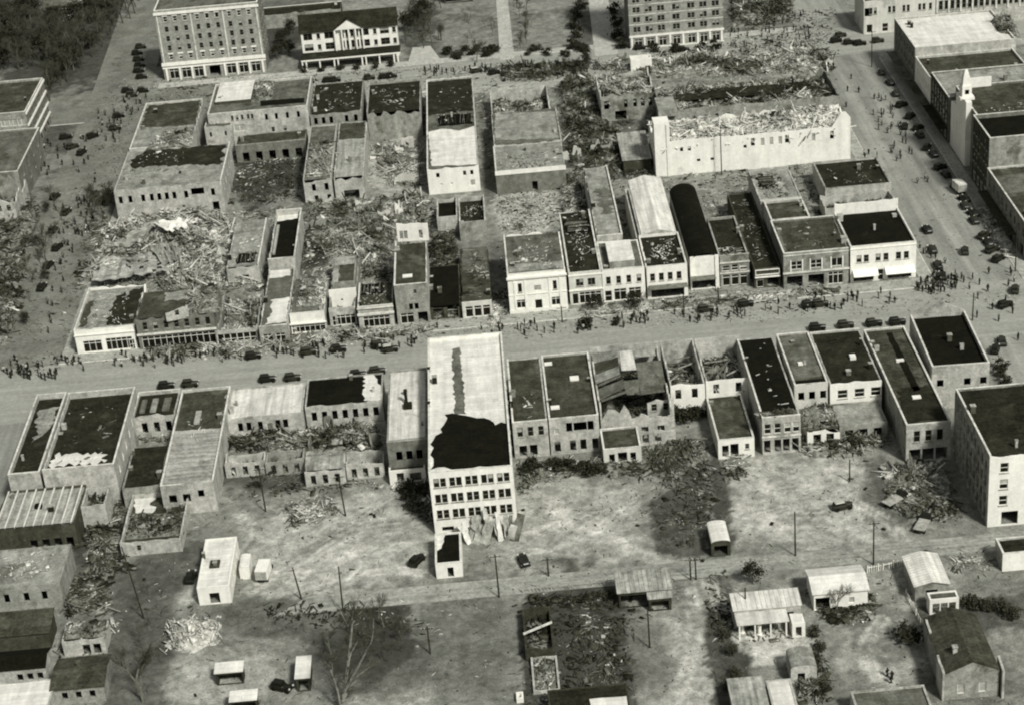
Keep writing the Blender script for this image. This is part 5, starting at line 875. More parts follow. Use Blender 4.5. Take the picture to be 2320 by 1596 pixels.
# standing scraps of wall in the wreckage
rf=random.Random(12)
def scraps(n,poly,label,group):
    A=np.array(poly,float); k=0
    while k<n:
        u,v=rf.uniform(A[:,0].min(),A[:,0].max()),rf.uniform(A[:,1].min(),A[:,1].max())
        if not inpoly(np.array([u]),np.array([v]),poly)[0]: continue
        p=G(u,v); L=rf.uniform(1.6,5.5); h=rf.uniform(1.2,4.2); vs,fs=[],[]; ops=[(L*.35,L*.35+.9,.9,min(2.4,h-.5))] if L>3 and h>2.2 and rf.random()<.6 else []
        panel(vs,fs,(-L/2,0),(L/2,0),.3,0,topf(h,h*.6,rf.random()*40,.9),ops,.6)
        o=obj('wall_fragment',mesh('wall_fragment',vs,fs,rf.choice(('wall_light','wall_cream','wall_grey','wall_brick','wall_white'))),None,(p[0],p[1],-.05),rf.choice((0,0,R(90)))+rf.gauss(0,.12)); tag(o,label,'wall fragment',group); k+=1
scraps(26,[(300,500),(520,490),(610,610),(590,650),(340,655),(210,640)],'ragged scrap of wall standing in the upper left rubble heap','wall scraps of the upper left heap')
scraps(16,[(690,460),(960,440),(975,520),(890,540),(810,570),(700,560)],'ragged scrap of wall standing in the yard left of the tall store','wall scraps left of the tall store')
scraps(12,[(835,330),(960,300),(968,425),(850,430)],'ragged scrap of wall standing behind the half-white store','wall scraps behind the half-white store')
scraps(14,[(1270,190),(1340,180),(1370,270),(1420,330),(1390,400),(1300,390)],'ragged scrap of wall standing in the rubble field right of the long grey store','wall scraps of the middle rubble field')
scraps(12,[(1440,135),(1870,118),(1880,158),(1500,176)],'ragged scrap of wall standing in the rubble along the back street','wall scraps along the back street')
scraps(10,[(560,980),(860,965),(860,1020),(560,1030)],'ragged scrap of wall standing in the near row yards','wall scraps of the near row yards')
# ------------------------------------------------------------------ foreground yards: sheds, small houses, filling station
b=B('warehouse','long low warehouse with pale ribbed roof at the left edge, one dark roof hole',[(10,1110),(190,1099),(172,1188),(-14,1199)],5.4,'wall_dark','metal_light',.1,cap=None,N=row(4,1.4,.3,2.6,.4,.98,'d'),slope=-.3); patch(b,[(80,1139),(95,1138),(94,1152),(78,1152)],'void',amp=.3)  # roof hole is a black patch painting its dark inside
vs,fs=[],[]
for k in range(9): x=b.X0+.7+(b.X1-b.X0-1.4)*k/8.0; boxvf(x-.12,x+.12,b.Y0+.4,b.Y1-.4,b.rz+.1,b.rz+.34,vs,fs)
obj('roof_seams',mesh('roof_seams',vs,fs,'roof_white'),b.root)
b2=B('x','',[(193,1100),(247,1096),(240,1138),(183,1144)],5.6,'wall_light',None,0,root=b,rag=.5,cap='coping'); inside(b2,1.4,121,(4,3,2,2,1,1),z=3.4)
b=B('warehouse','low warehouse with pale streaked roof and three small near windows at the left edge',[(-20,1243),(153,1236),(141,1322),(-32,1332)],5.4,'wall_grey','roof_light',.12,cap=None,N=at([.3,.55,.78],1.0,2.2,4,'d'),wN='wall_grey'); litter(b,'streaked tin and boards on the left edge warehouse roof',122,40,(0,0,1,3,4,4))
b=B('dark_shed','long dark shed roof below the streaked warehouse at the left edge',[(-10,1398),(108,1390),(122,1432),(-10,1440)],3.4,'wall_dark','roof_mid',0,kind='shed',rise=.8,over=.3,cat='shed')
b=B('dark_shed','black pitched shed roof with a pale scrap near the bottom left corner',[(-10,1478),(92,1470),(122,1510),(-10,1518)],3.4,'wall_light','roof_black',0,kind='gable_x',rise=.9,over=.2,N=row(3,1,1,2.4,.4,.98,'d'),cat='shed')
b=B('white_shed','bright white flat roof cut off by the bottom left corner',[(-20,1546),(118,1538),(108,1640),(-30,1650)],3.2,'wall_light','roof_white',.1,cap=None,cat='shed')
b=B('grey_house','plain grey roofed house near the bottom left, chimney stub on its roof',[(128,1492),(246,1486),(236,1552),(124,1560)],3.2,'wall_grey','roof_mid',0,kind='gable_x',rise=.9,over=.3,N=row(3,1,1,2.4,.1,.9,'d'),cat='house'); stack(b,180,1512,1.2,.6,z=3.6)
b=B('broken_house','small house with caved-in board roof and two dark doorways in the lower left',[(150,1408),(236,1402),(244,1442),(140,1450)],3.4,'wall_light','timber_dark',.2,ragN=.4,rag=.5,N=at([.55,.8],1.3,.1,2.2,'d'),cap=None,cat='house'); rubble(None,[(150,1410),(236,1404),(243,1440),(142,1448)],z=b.rz+.03,peak=.5,seed=123,parent=b,tones=(3,3,3,3,3,2),size=.8)
rubble('pile of white sacks or boards beside the caved-in house',[(243,1405),(270,1400),(276,1432),(248,1438)],peak=1.0,seed=124,tones=(0,0,0,1,3,6),n=40)
b=B('roofless_house','small roofless pale house with a white ceiling patch in the left yard',[(300,1113),(424,1105),(415,1214),(270,1228)],3.2,'wall_light','roof_mid',1.4,rag=.5,cap=None,N=at([.3],.8,1,2.2,'w')); patch(b,[(304,1122),(350,1118),(346,1160),(300,1166)],'roof_white',amp=.8); rubble(None,[(300,1165),(415,1160),(410,1210),(280,1220)],z=1.9,peak=.8,seed=125,parent=b,tones=(3,3,3,2,1.5,1.5))
b=B('white_station','low white oblong building with a dark roof hatch in the left yard',[(463,1221),(532,1216),(524,1326),(449,1332)],3.6,'wall_white','roof_white',.12,cap='trim_white',N=at([.5],1.8,.1,2.4,'d'),Rt=row(4,.8,1.2,2.4,.1,.9,'d')); onroof(b,[(476,1268),(498,1266),(497,1281),(475,1283)],.35,'roof_mid','roof_hatch')
b=B('privy','small white cabin with rounded front beside the white oblong building',[(545,1258),(567,1257),(566,1286),(542,1288)],2.3,'wall_white','roof_white',0,kind='barrel',rise=.3,cat='shed')
b=B('black_roof_cottage','small white cottage with black roof at the foot of the white building',[(987,1208),(1043,1205),(1047,1273),(984,1277)],3.1,'wall_white','roof_black',.15,cap='coping',N=at([.55],1.1,.1,2.2,'d'),cat='cottage'); patch(b,[(988,1212),(1008,1211),(1000,1240),(986,1246)],'roof_white',amp=.15)
b=B('tin_shed','long open tin shed with pale ribbed roof beside the alley',[(1397,1302),(1515,1295),(1519,1334),(1399,1340)],3.3,'timber_dark','metal_light',0,kind='shed',rise=.5,over=.3,ribs=.8,cat='shed',N=at([.3],6,.1,2.6,'d')); b2=B('x','',[(1468,1340),(1518,1337),(1520,1352),(1468,1356)],2.6,'timber_dark','metal_light',0,kind='shed',rise=.3,over=.2,root=b,ribs=.8,N=at([.5],3,.1,2.0,'d'))
b=B('white_kiosk','little kiosk with arched white roof standing in the dark weedy lot',[(1602,1187),(1645,1184),(1653,1226),(1610,1230)],2.9,'wall_dark','roof_white',0,kind='barrel',rise=.5,over=.2,N=at([.5],2.4,.1,2.2,'d'),cat='kiosk')
b=B('white_gable_shed','white tin roofed building with a broken front corner near the dirt alley',[(1830,1290),(1950,1282),(1964,1336),(1840,1343)],3.5,'wall_white','roof_white',0,kind='gable_x',rise=1.0,over=.3,N=at([.15],2.6,.1,2.6,'d')+at([.35,.7],1,1,2.2,'k'),cat='shed')
b=B('white_tin_shed','bright tin roofed shed right of the broken white building',[(2052,1262),(2125,1256),(2146,1322),(2069,1326)],3.3,'wall_grey','metal_pale',0,kind='gable_y',rise=.7,over=.3,ribs=.7,N=at([.5],2,.1,2.3,'d'),cat='shed')
b=B('flat_roof_shed','shed with dark flat roof and white near wall at the right edge',[(2258,1220),(2350,1210),(2362,1246),(2270,1255)],3.6,'wall_light','roof_tar',.3,wN='wall_white',cat='shed')
b=B('white_garage','small white garage with three dark door bays near the big grey roof',[(2100,1342),(2165,1335),(2173,1352),(2107,1359)],3.0,'wall_white','roof_grey',.15,cap=None,N=row(3,1.2,.1,2.2,.08,.92,'d'),cat='garage')
b=B('grey_hall','big grey gabled hall with chimney and stepped end parapets in the lower right',[(2102,1400),(2208,1392),(2268,1518),(2130,1526)],5,'wall_grey','roof_mid',0,kind='gable_y',rise=1.9,over=.05,N=at([.3,.7],1.2,1,3,'k')); stack(b,2163,1478,1.2,.7,'wall_light',z=6.0)
for k,(a_,c_) in enumerate((((2096,1400),(2106,1430)),((2122,1482),(2136,1522)),((2260,1480),(2272,1516)))): frag(b,a_,c_,0,5.6,'wall_light',(),.3)
b=B('plain_shed','plain grey roof cut off by the bottom edge left of the big grey hall',[(1942,1562),(2100,1552),(2120,1640),(1936,1650)],3.4,'wall_light','roof_grey',.2,cap='coping_dim',cat='shed')
b=B('hut','small hut with smooth rounded pale roof beside the dark hedge',[(1782,1474),(1838,1470),(1852,1510),(1790,1514)],3.0,'wall_light','roof_light',0,kind='barrel',rise=.6,over=.1,N=at([.4],1.2,.1,2,'d'),cat='hut')
b=B('white_roof_shed','white flat roofed shed at the bottom edge below the hut',[(1738,1541),(1793,1534),(1806,1600),(1748,1606)],3.0,'wall_light','roof_white',.1,cap=None,cat='shed'); b=B('board_shed','weathered board roof left of the white flat shed at the bottom edge',[(1652,1545),(1726,1538),(1742,1610),(1662,1616)],2.8,'timber','metal_light',0,kind='shed',rise=.5,over=.2,cat='shed')
b=B('open_shed','white roofed open shed, left of three small sheds at the bottom left centre',[(489,1506),(546,1501),(553,1519),(489,1524)],2.5,'timber_dark','roof_white',0,kind='shed',rise=.25,over=.2,N=row(3,1.5,.05,2.1,.03,.97,'d'),cat='shed')
b=B('open_shed','narrow white roofed shed standing alone beside the big bare tree',[(674,1491),(704,1489),(700,1534),(670,1536)],2.7,'timber_dark','roof_white',0,kind='shed',rise=.25,over=.2,N=at([.5],1.6,.05,2.2,'d'),cat='shed')
b=B('open_shed','white roofed shed at the bottom edge below the open shed',[(524,1570),(582,1565),(580,1584),(521,1588)],2.5,'timber_dark','roof_white',0,kind='shed',rise=.25,over=.2,N=row(3,1.4,.05,2.1,.03,.97,'d'),cat='shed')
b=B('wrecked_shed','roofless dark shed with bent white pipes in the burnt lot',[(1186,1376),(1248,1370),(1254,1462),(1186,1470)],2.6,'timber_dark',None,0,rag=.6,cap=None,cat='shed'); inside(b,.9,126,(5,4,2,1,1,1)); 
for a_,c_ in(((1185,1432),(1250,1405)),((1220,1390),(1228,1420))): gslab(b,[a_,c_,(c_[0]+1,c_[1]+4),(a_[0]+1,a_[1]+4)],(2.2,2.6,2.6,2.2),'coping','pipe')
b=B('foundation','broken pale foundation walls of a vanished house in the burnt lot',[(1204,1484),(1262,1480),(1268,1556),(1206,1562)],1.0,'wall_light',None,0,rag=.5,cap=None); inside(b,.5,127,(3,3,3,2,2,1))
b=B('bottom_shed','dark building with white roof sheet at the bottom centre edge',[(1240,1560),(1420,1548),(1432,1630),(1246,1640)],2.8,'timber_dark','roof_tar',.1,cap=None,cat='shed'); patch(b,[(1335,1582),(1422,1575),(1424,1600),(1340,1604)],'roof_white',amp=.1)
b=B('small_box_frame','small white square well curb at the bottom left of the burnt lot',[(1169,1566),(1185,1565),(1186,1580),(1170,1582)],.9,'trim_white',None,0,cap=None,cat='well curb')
# filling station: canopy on posts, office, two pumps
b=B('filling_station','filling station with pale ribbed canopy, posts and a small white office',[(1657,1349),(1804,1341),(1816,1372),(1660,1380)],3.6,'wall_light','metal_pale',0,kind='shed',rise=.5,over=.2,ribs=.8,N=row(4,2.2,.1,2.4,.05,.9,'d'))
b2=B('x','',[(1790,1386),(1818,1384),(1823,1410),(1792,1412)],2.8,'wall_white','roof_white',.1,root=b,cap=None,N=at([.5],1,.1,2.1,'d'))
boxes('canopy',[(b.X0,b.X1-2.5,b.Y0-3.6,b.Y0-.05,3.0,3.14)],'metal_pale',b.root)
for k in range(4): xx=b.X0+.4+(b.X1-b.X0-3.4)*k/3.0; boxes('post',[(xx-.12,xx+.12,b.Y0-3.5,b.Y0-3.26,0,2.99)],'trim_white',b.root)
def lathe(prof,n=10):
    vs,fs=[],[]
    for r,z in prof:
        for i in range(n): a=2*math.pi*i/n; vs.append((r*math.cos(a),r*math.sin(a),z))
    for j in range(len(prof)-1):
        for i in range(n): q=j*n; fs.append((q+i,q+(i+1)%n,q+n+(i+1)%n,q+n+i))
    fs+=[tuple(range(n))[::-1],tuple(range((len(prof)-1)*n,len(prof)*n))]
    return vs,fs
for k,(u,v) in enumerate(((1682,1432),(1721,1436))):
    r=empty('fuel_pump',tuple(G(u,v)),['white round-topped fuel pump, left of two before the filling station','white round-topped fuel pump, right of two before the filling station'][k],'fuel pump','pumps of the filling station')
    vs,fs=lathe([(.5,0),(.5,.2),(.32,.25),(.32,1.6),(.4,1.65),(.4,2.0)]); obj('body',mesh('body',vs,fs,'trim_white'),r); vs,fs=lathe([(.1,2.002),(.34,2.1),(.4,2.4),(.3,2.7),(.08,2.8)]); obj('globe',mesh('globe',vs,fs,'trim_white'),r)
# fences and a stranded hull
def fence(pts,label,h=1.1,m='coping',gap=.55,seed=1,miss=.2):
    P=[G(u,v) for u,v in pts]; r0=empty('picket_fence',tuple(P[0]),label,'fence'); rg=random.Random(seed)
    vs,fs=[],[]; boxvf(-.05,.05,-.03,.03,0,h,vs,fs); pm=mesh('picket',vs,fs,m); vs,fs=[],[]; boxvf(-.09,.09,-.09,.09,0,h*1.15,vs,fs); qm=mesh('post',vs,fs,m)
    for a,c in zip(P[:-1],P[1:]):
        L=np.hypot(*(c-a)[:2]); n=int(L/gap); d=(c-a)/L; rz=math.atan2(d[1],d[0])
        vs,fs=[],[]; boxvf(0,L,.035,.08,h*.7,h*.8,vs,fs); obj('rail',mesh('rail',vs,fs,m),r0,tuple(a-P[0]),rz)
        for k in range(n+1):
            if rg.random()<miss: continue
            o=obj('post' if k%5==0 else 'picket',qm if k%5==0 else pm,r0,tuple(a-P[0]+d*(L*k/n)),rz); o.rotation_euler[0]=rg.gauss(0,.08)
fence([(1965,1296),(2000,1290),(2048,1278)],'white board fence between the two pale tin roofed sheds',1.3,'trim_white',.4,1,.05)
fence([(1185,1342),(1290,1333),(1393,1322)],'broken picket fence along the alley left of the tin shed',1.2,'coping_dim',.6,2,.35)
fence([(2052,1345),(2085,1410)],'low pale fence left of the small white garage',1.0,'coping',.6,3,.2)
hp=G(472,1440); r0=empty('stranded_hull',tuple(hp),'U-shaped pale shell like an upturned hull beside the white board heap','hull',None,R(82)); vs,fs=[],[]
for i in range(13):
    a=i/12.0; x_=-2.6+5.4*a; w_=1.35*math.sqrt(max(0.02,1-(max(0,x_-.2)/2.7)**2)) if x_>.2 else 1.35
    for k in range(9): t_=math.pi*k/8; vs.append((x_,-w_*math.cos(t_),1.0-1.0*math.sin(t_)))
for i in range(12):
    for k in range(8): q_=i*9+k; fs.append((q_,q_+9,q_+10,q_+1))
o_=obj('hull',mesh('hull',vs,fs,'roof_light'),r0); boxes('gunwale',[(-2.6,1.2,-1.45,-1.3,.95,1.1),(-2.6,1.2,1.3,1.45,.95,1.1)],'trim_white',r0)
# ------------------------------------------------------------------ cars
def cardata(bodym,roofm):
    P={}
    def add(nm,vs,fs,m): P.setdefault(nm,[]).append(mesh(nm,vs,fs,m))
    # lower body lofted along its length (x forward)
    st=[(-2.05,.50,.55,.95),(-1.9,.66,.45,1.12),(-1.2,.74,.42,1.2),(.3,.74,.42,1.2),(.55,.62,.42,1.16),(1.5,.46,.42,1.1),(1.72,.42,.45,1.06),(1.76,.36,.5,.98)]
    vs,fs=[],[]
    for x,w,z0,z1 in st: vs+=[(x,-w,z0),(x,w,z0),(x,w,z1-.12),(x,w*.8,z1),(x,-w*.8,z1),(x,-w,z1-.12)]
    for i in range(len(st)-1):
        for k in range(6): a,b2_=i*6+k,i*6+(k+1)%6; fs.append((a,b2_,b2_+6,a+6))
    fs+=[(5,4,3,2,1,0),tuple(range((len(st)-1)*6,len(st)*6))]; add('body',vs,fs,bodym)
    vs=[(-1.85,-.68,1.11),(.32,-.68,1.11),(.32,.68,1.11),(-1.85,.68,1.11),(-1.6,-.6,1.66),(.1,-.6,1.66),(.1,.6,1.66),(-1.6,.6,1.66)]
    add('cabin',vs,[(0,1,5,4),(1,2,6,5),(2,3,7,6),(3,0,4,7),(4,5,6,7)],'glass')
    vs=[(-1.66,-.64,1.64),(.18,-.64,1.64),(.18,.64,1.64),(-1.66,.64,1.64),(-1.4,-.48,1.76),(-.1,-.48,1.78),(-.1,.48,1.78),(-1.4,.48,1.76)]
    add('roof',vs,[(0,1,5,4),(1,2,6,5),(2,3,7,6),(3,0,4,7),(4,5,6,7),(3,2,1,0)],roofm)
    for sx in(-1,1):
        for x in(-1.35,1.2):
            vs,fs=[],[]; n=7
            for k in range(n):
                a=math.pi*(1-k/(n-1.0)); xx=x+.56*math.cos(a); zz=.34+.5*math.sin(a)
                for yy in(.58,.88): vs+=[(xx,sx*yy,zz),(xx,sx*yy,zz+.07)]
            for k in range(n-1):
                q=4*k; fs+=[(q+1,q+3,q+7,q+5),(q,q+4,q+6,q+2),(q+2,q+6,q+7,q+3),(q,q+1,q+5,q+4)]
            add('fender',vs,fs,bodym)
        vs,fs=[],[]; boxvf(-.8,.65,min(sx*.6,sx*.88),max(sx*.6,sx*.88),.36,.42,vs,fs); add('running_board',vs,fs,bodym)
        vs,fs=[],[]
        boxvf(1.62,1.8,sx*.62-.13,sx*.62+.13,.82,1.06,vs,fs); add('headlight',vs,fs,'coping')
    return P
def wheelmesh():
    vs,fs=[],[]; n=12
    for y in(-.09,.09):
        for i in range(n): a=2*math.pi*i/n; vs.append((.36*math.cos(a),y,.36*math.sin(a)))
    for i in range(n): fs.append((i,(i+1)%n,n+(i+1)%n,n+i))
    fs+=[tuple(range(n))[::-1],tuple(range(n,2*n))]; return mesh('wheel',vs,fs,'tyre')
WH=wheelmesh(); CARS=[cardata('car_black','car_black'),cardata('car_dark','car_dark'),cardata('car_black','car_dark'),cardata('car_dark','car_pale')]
def car(u,v,deg,k,label,group):
    p=G(u,v,.6); r=empty('parked_car',(p[0],p[1],.01),label,'car',group,R(deg))
    for nm,ms in CARS[k].items():
        for m_ in ms: obj(nm,m_,r)
    for x in(-1.35,1.2):
        for y in(-.72,.72): obj('wheel',WH,r,(x,y,.36))
    return r
def cars(spots,label,group,deg,k0=0,ks=(0,1,2)):
    for i,s in enumerate(sorted(spots)): car(s[0],s[1],(s[2] if len(s)>2 else deg)+random.uniform(-4,4),ks[(i+k0)%len(ks)],nth(label,i,len(spots)),group)
cars([(1853,742),(1917,736),(1981,732),(2034,729)],'dark sedan in line at the near kerb, right main street','cars at the right near kerb',0)
cars([(607,858),(664,855)],'dark sedan half hidden behind the pale tin roof at the near kerb','cars behind the tin roof',2)
cars([(378,873),(432,869)],'dark sedan parked behind the long ribbed store at the near kerb','cars behind the ribbed store',2)
cars([(812,848),(856,840)],'dark sedan just left of the light flat roof at the near kerb','cars by the light flat roof',3)
cars([(575,806),(700,796),(768,790),(862,782),(885,790)],'dark sedan among the people on the left main street','cars among the left crowd',4,0,(0,1,0,2,3))
cars([(1690,688),(1835,690),(1860,688),(1600,700)],'dark sedan at the littered kerb before the white stores','cars before the white stores',3,1)
cars([(2186,568),(2050,286)],'lone dark sedan standing in the middle of the right street','lone cars in the right street',75)
cars([(2100,520,95),(2112,565,95),(2125,600,90),(2135,625,85)],'dark sedan parked at the corner beside the white corner block','cars beside the white corner block',85)
cc=random.Random(4); yy=24.0; nk=0
ORK=ORD+'thirteenth fourteenth fifteenth sixteenth seventeenth eighteenth nineteenth twentieth'.split()+['last']*9
while yy<166:
    p=np.array([113.2+cc.uniform(-.6,.5),yy,.6]); c=AC@(p-CAM); car(CX+FD*c[0]/c[2],CY+FD*c[1]/c[2],cc.choice((35,60,100,90))+cc.uniform(-12,12),cc.choice((0,0,1,2)),'dark sedan parked along the far kerb of the right street, %s from the crossing'%ORK[nk],'cars down the far kerb of the right street'); nk+=1
    yy+=cc.choice((4.0,5.0,9.0,16.0))
cars([(2278,690,20),(2300,655,70)],'dark sedan turning at the right street crossing','cars at the right crossing',30)
cars([(945,1268,60)],'dark sedan left of the small black roofed cottage','dark cars in the yard',60); cars([(1186,1268,100)],'dark sedan right of the small black roofed cottage','dark cars in the yard',60); cars([(432,1306,80)],'dark sedan beside the low white oblong building','dark cars in the yard',60)
cars([(1910,1145,10)],'dark sedan with pale roof on the bare lot before the long skylit store','dark cars in the yard',10,0,(3,)); cars([(640,1555,-25)],'dark sedan next to the narrow white roofed shed','dark cars in the yard',0)
cars([(210,308,35),(165,332,40),(150,310,20),(185,345,75),(270,262,10),(262,290,10),(300,215,0),(325,205,0),(290,205,10)],'dark sedan in the upper left street','cars in the upper left street',20)
cars([(312,120,5),(315,134,5),(318,148,5),(320,106,5),(316,160,5),(322,174,5)],'dark sedan in the angled row beside the six-storey brick hotel','cars beside the six-storey hotel',5)
cars([(652,188),(745,182),(760,181),(700,185),(838,176),(872,174),(888,172)],'dark sedan parked along the back street before the white house','cars before the white house',3)
cars([(1080,160,10)],'pale roofed car alone in the back street by the bare lawn tree','car by the lawn tree',10,0,(3,)); cars([(1120,164,20),(1180,150,30),(1300,152,60)],'dark car among the debris in the back street by the lawn','cars by the lawn debris',20)
cars([(1508,124),(1572,122),(1615,120),(1450,108),(1550,112)],'dark sedan before the tall brick hotel','cars before the tall brick hotel',5)
cars([(1895,92,15),(1925,96,10),(1950,98,5),(1990,92,5),(1905,80,20)],'dark sedan by the white office at the top right','cars by the white office',10)
cars([(215,440,80),(230,455,70),(125,445,70),(150,480,75),(120,520,80),(95,650,80),(110,600,75),(130,560,70)],'dark car wrecked among the debris of the left street','cars in the left street debris',75,0,(0,2,1))
cars([(2270,772,80),(2255,790,70)],'dark car beside the gabled corner store','cars beside the gabled corner store',80)
# trucks
def truck(u,v,deg,label,boxm='trim_white',bed=False):
    p=G(u,v,1.0); r=empty('truck',(p[0],p[1],.01),label,'truck',None,R(deg))
    if bed: boxes('flatbed',[(-2.8,1.0,-1.05,1.05,.95,1.1)],'coping_dim',r)
    else:
        boxes('cargo_box',[(-2.9,1.0,-1.1,1.1,.95,2.9)],boxm,r); boxes('rear_door',[(-2.96,-2.902,-1.0,1.0,1.05,2.7)],'frame_grey',r)
    vs=[(1.05,-.95,.6),(2.0,-.95,.6),(2.0,.95,.6),(1.05,.95,.6),(1.05,-.85,2.05),(1.85,-.85,2.05),(1.85,.85,2.05),(1.05,.85,2.05)]; obj('cab',mesh('cab',vs,[(0,1,5,4),(1,2,6,5),(2,3,7,6),(3,0,4,7),(4,5,6,7),(3,2,1,0)],'car_black'),r)
    boxes('bonnet',[(2.0,3.0,-.55,.55,.6,1.25)],'car_black',r); boxes('chassis',[(-2.8,2.9,-.5,.5,.5,.9)],'iron',r)
    for x in(-2.0,2.4):
        for y in(-.85,.85): obj('wheel',WH,r,(x,y,.36))
truck(600,1292,83,'white box truck parked beside the small white cabin'); truck(2092,1182,60,'flatbed truck in the yard before the brick warehouse','coping_dim',True); truck(2030,1128,35,'wrecked flatbed truck among lumber behind the long skylit store','coping_dim',True)
truck(2170,425,100,'pale truck at the right street kerb before the brick warehouses','coping')
# ------------------------------------------------------------------ people
def personmesh(pose,coat,legs,hat):
    """one continuous figure grown from a posed skeleton"""
    s=pose
    J={'hip':(0,0,.92),'belly':(0,.01*s,1.1),'chest':(0,.02*s,1.32),'neck':(0,.02,1.47),'head':(0,-.01,1.60),'crown':(0,0,1.74),
       'lh':(-.1,0,.88),'lk':(-.11,-.10*s,.48),'la':(-.11,.14*s,.08),'lt':(-.12,.14*s-.16,.05),'rh':(.1,0,.88),'rk':(.11,.05*s,.48),'ra':(.11,-.12*s+.04,.08),'rt':(.12,-.12*s-.12,.05),
       'ls':(-.2,.02,1.40),'le':(-.27,.05+.08*s,1.12),'lw':(-.26,-.08*s,.90),'lf':(-.25,-.12*s,.80),'rs':(.2,.02,1.40),'re':(.27,.04-.1*s,1.13),'rw':(.25,-.12*s-.06,.92),'rf':(.24,-.2*s-.06,.84)}
    Rr={'hip':.17,'belly':.16,'chest':.185,'neck':.065,'head':.105,'crown':.085,'lh':.105,'lk':.075,'la':.055,'lt':.05,'rh':.105,'rk':.075,'ra':.055,'rt':.05,'ls':.085,'le':.06,'lw':.045,'lf':.04,'rs':.085,'re':.06,'rw':.045,'rf':.04}
    E=[('hip','belly'),('belly','chest'),('chest','neck'),('neck','head'),('head','crown'),('hip','lh'),('lh','lk'),('lk','la'),('la','lt'),('hip','rh'),('rh','rk'),('rk','ra'),('ra','rt'),('chest','ls'),('ls','le'),('le','lw'),('lw','lf'),('chest','rs'),('rs','re'),('re','rw'),('rw','rf')]
    ks=list(J); me=bpy.data.meshes.new('person'); me.from_pydata([J[k] for k in ks],[(ks.index(a),ks.index(c)) for a,c in E],[]); o=bpy.data.objects.new('tmp',me); COL.objects.link(o)
    sm=o.modifiers.new('skin','SKIN'); sm.use_smooth_shade=True
    for i,k in enumerate(ks): me.skin_vertices[0].data[i].radius=(Rr[k],Rr[k]*(.75 if k in('hip','belly','chest') else 1)); me.skin_vertices[0].data[i].use_root=(k=='hip')
    dg=bpy.context.evaluated_depsgraph_get(); dg.update(); nm=bpy.data.meshes.new_from_object(o.evaluated_get(dg)); bpy.data.objects.remove(o)
    nm.name='person'; nm.materials.clear()
    for k in(coat,legs,'skin',hat): nm.materials.append(MATS[k])
    for p in nm.polygons:
        z=p.center.z; x=abs(p.center.x)
        p.material_index=3 if z>1.655 else(2 if z>1.5 or(z<.9 and x>.215) else(0 if z>.86 else 1))
    return nm
PPL=[personmesh(1,'cloth_dark','cloth_dark','cloth_dark'),personmesh(.1,'cloth_dark','cloth_mid','cloth_dark'),personmesh(-.8,'cloth_mid','cloth_dark','cloth_dark'),personmesh(.4,'cloth_pale','cloth_dark','cloth_dark'),personmesh(.2,'cloth_dark','cloth_dark','cloth_pale')]
PN=[0]; FAR=[]
def crowd(n,px,desc,group,mix=(5,4,3,2,1.5),seed=1,lo=1.0):
    rg=np.random.default_rng(seed); P=[tuple(G(u,v)[:2]) for u,v in px]; A=np.array(P); a,c=A.min(0),A.max(0); k=0; got=[]; made=[]
    t=0
    while k<n and t<n*80:
        t+=1; x,y=rg.uniform(a[0],c[0]),rg.uniform(a[1],c[1])
        if not inpoly(np.array([x]),np.array([y]),P)[0]: continue
        if n>10 and t<n*50 and float(fbm(x*.35,y*.35,seed))<.5: continue
        if any((x-q[0])**2+(y-q[1])**2<lo*lo for q in got): continue
        got.append((x,y)); k+=1; w=rg.choice(5,p=np.array(mix)/sum(mix))
        o=bpy.data.objects.new('person',PPL[w]); o.location=(x,y,.135 if(14<y<18.7 or -18.5<y<-12.2) else .006); o.rotation_euler=(0,0,rg.uniform(0,6.28)); sz=rg.uniform(.94,1.06); o.scale=(sz,sz,sz); link(o); tag(o,desc,'person',group); PN[0]+=1; made.append((x,o))
    if len(made)<=10:
        for i,(x,o) in enumerate(sorted(made,key=lambda q:q[0])): o['label']=nth(desc,i,len(made))
crowd(34,[(40,840),(140,815),(215,825),(200,850),(110,862),(50,862)],'small dark-clothed person in the crowd at the left end of the main street','crowd at the left end',seed=1,lo=.8)
crowd(10,[(0,820),(40,800),(60,850),(10,860)],'small dark-clothed person at the left photo edge of the main street','people at the left edge',seed=2)
crowd(24,[(220,800),(330,805),(560,790),(560,815),(330,835),(230,830)],'small person walking beside the lumber before the left stores','people by the left lumber',seed=3)
crowd(30,[(600,790),(900,765),(960,770),(940,795),(700,820),(600,825)],'small person standing near the cars on the left main street','people by the left cars',seed=4)
crowd(14,[(960,745),(1150,735),(1300,730),(1290,755),(1150,765),(1145,770)],'small person walking in the main street before the bank','people before the bank',seed=5)
crowd(26,[(1300,735),(1500,712),(1700,700),(1690,720),(1500,735),(1310,755)],'small person near the rubble before the white stores','people before the white stores',seed=6)
crowd(20,[(1690,690),(1900,665),(2060,655),(2060,680),(1850,710),(1700,712)],'small person walking before the mullioned brick store','people before the mullioned store',seed=7)
crowd(40,[(2080,640),(2165,630),(2170,655),(2110,668),(2075,660)],'small dark-clothed person in the crowd at the white corner block','crowd at the white corner block',seed=8,lo=.75)
crowd(10,[(2160,600),(2300,620),(2310,720),(2240,720),(2170,660)],'small person at the right street crossing','people at the right crossing',seed=9)
crowd(16,[(1935,350),(1990,345),(2010,430),(2030,470),(2010,470),(1950,390)],'small person on the near pavement of the right street','people on the right street pavement',seed=10)
crowd(12,[(1900,170),(1990,160),(2030,290),(1990,320),(1930,300)],'small person in the upper part of the right street','people in the upper right street',seed=11)
FAR.append(([(1650,60),(1820,20),(1880,130),(1830,145),(1650,110)],80,12))
crowd(10,[(1860,140),(1885,135),(1890,160),(1870,165)],'tiny person standing at the end of the long ruined building','people at the long ruin',seed=13)
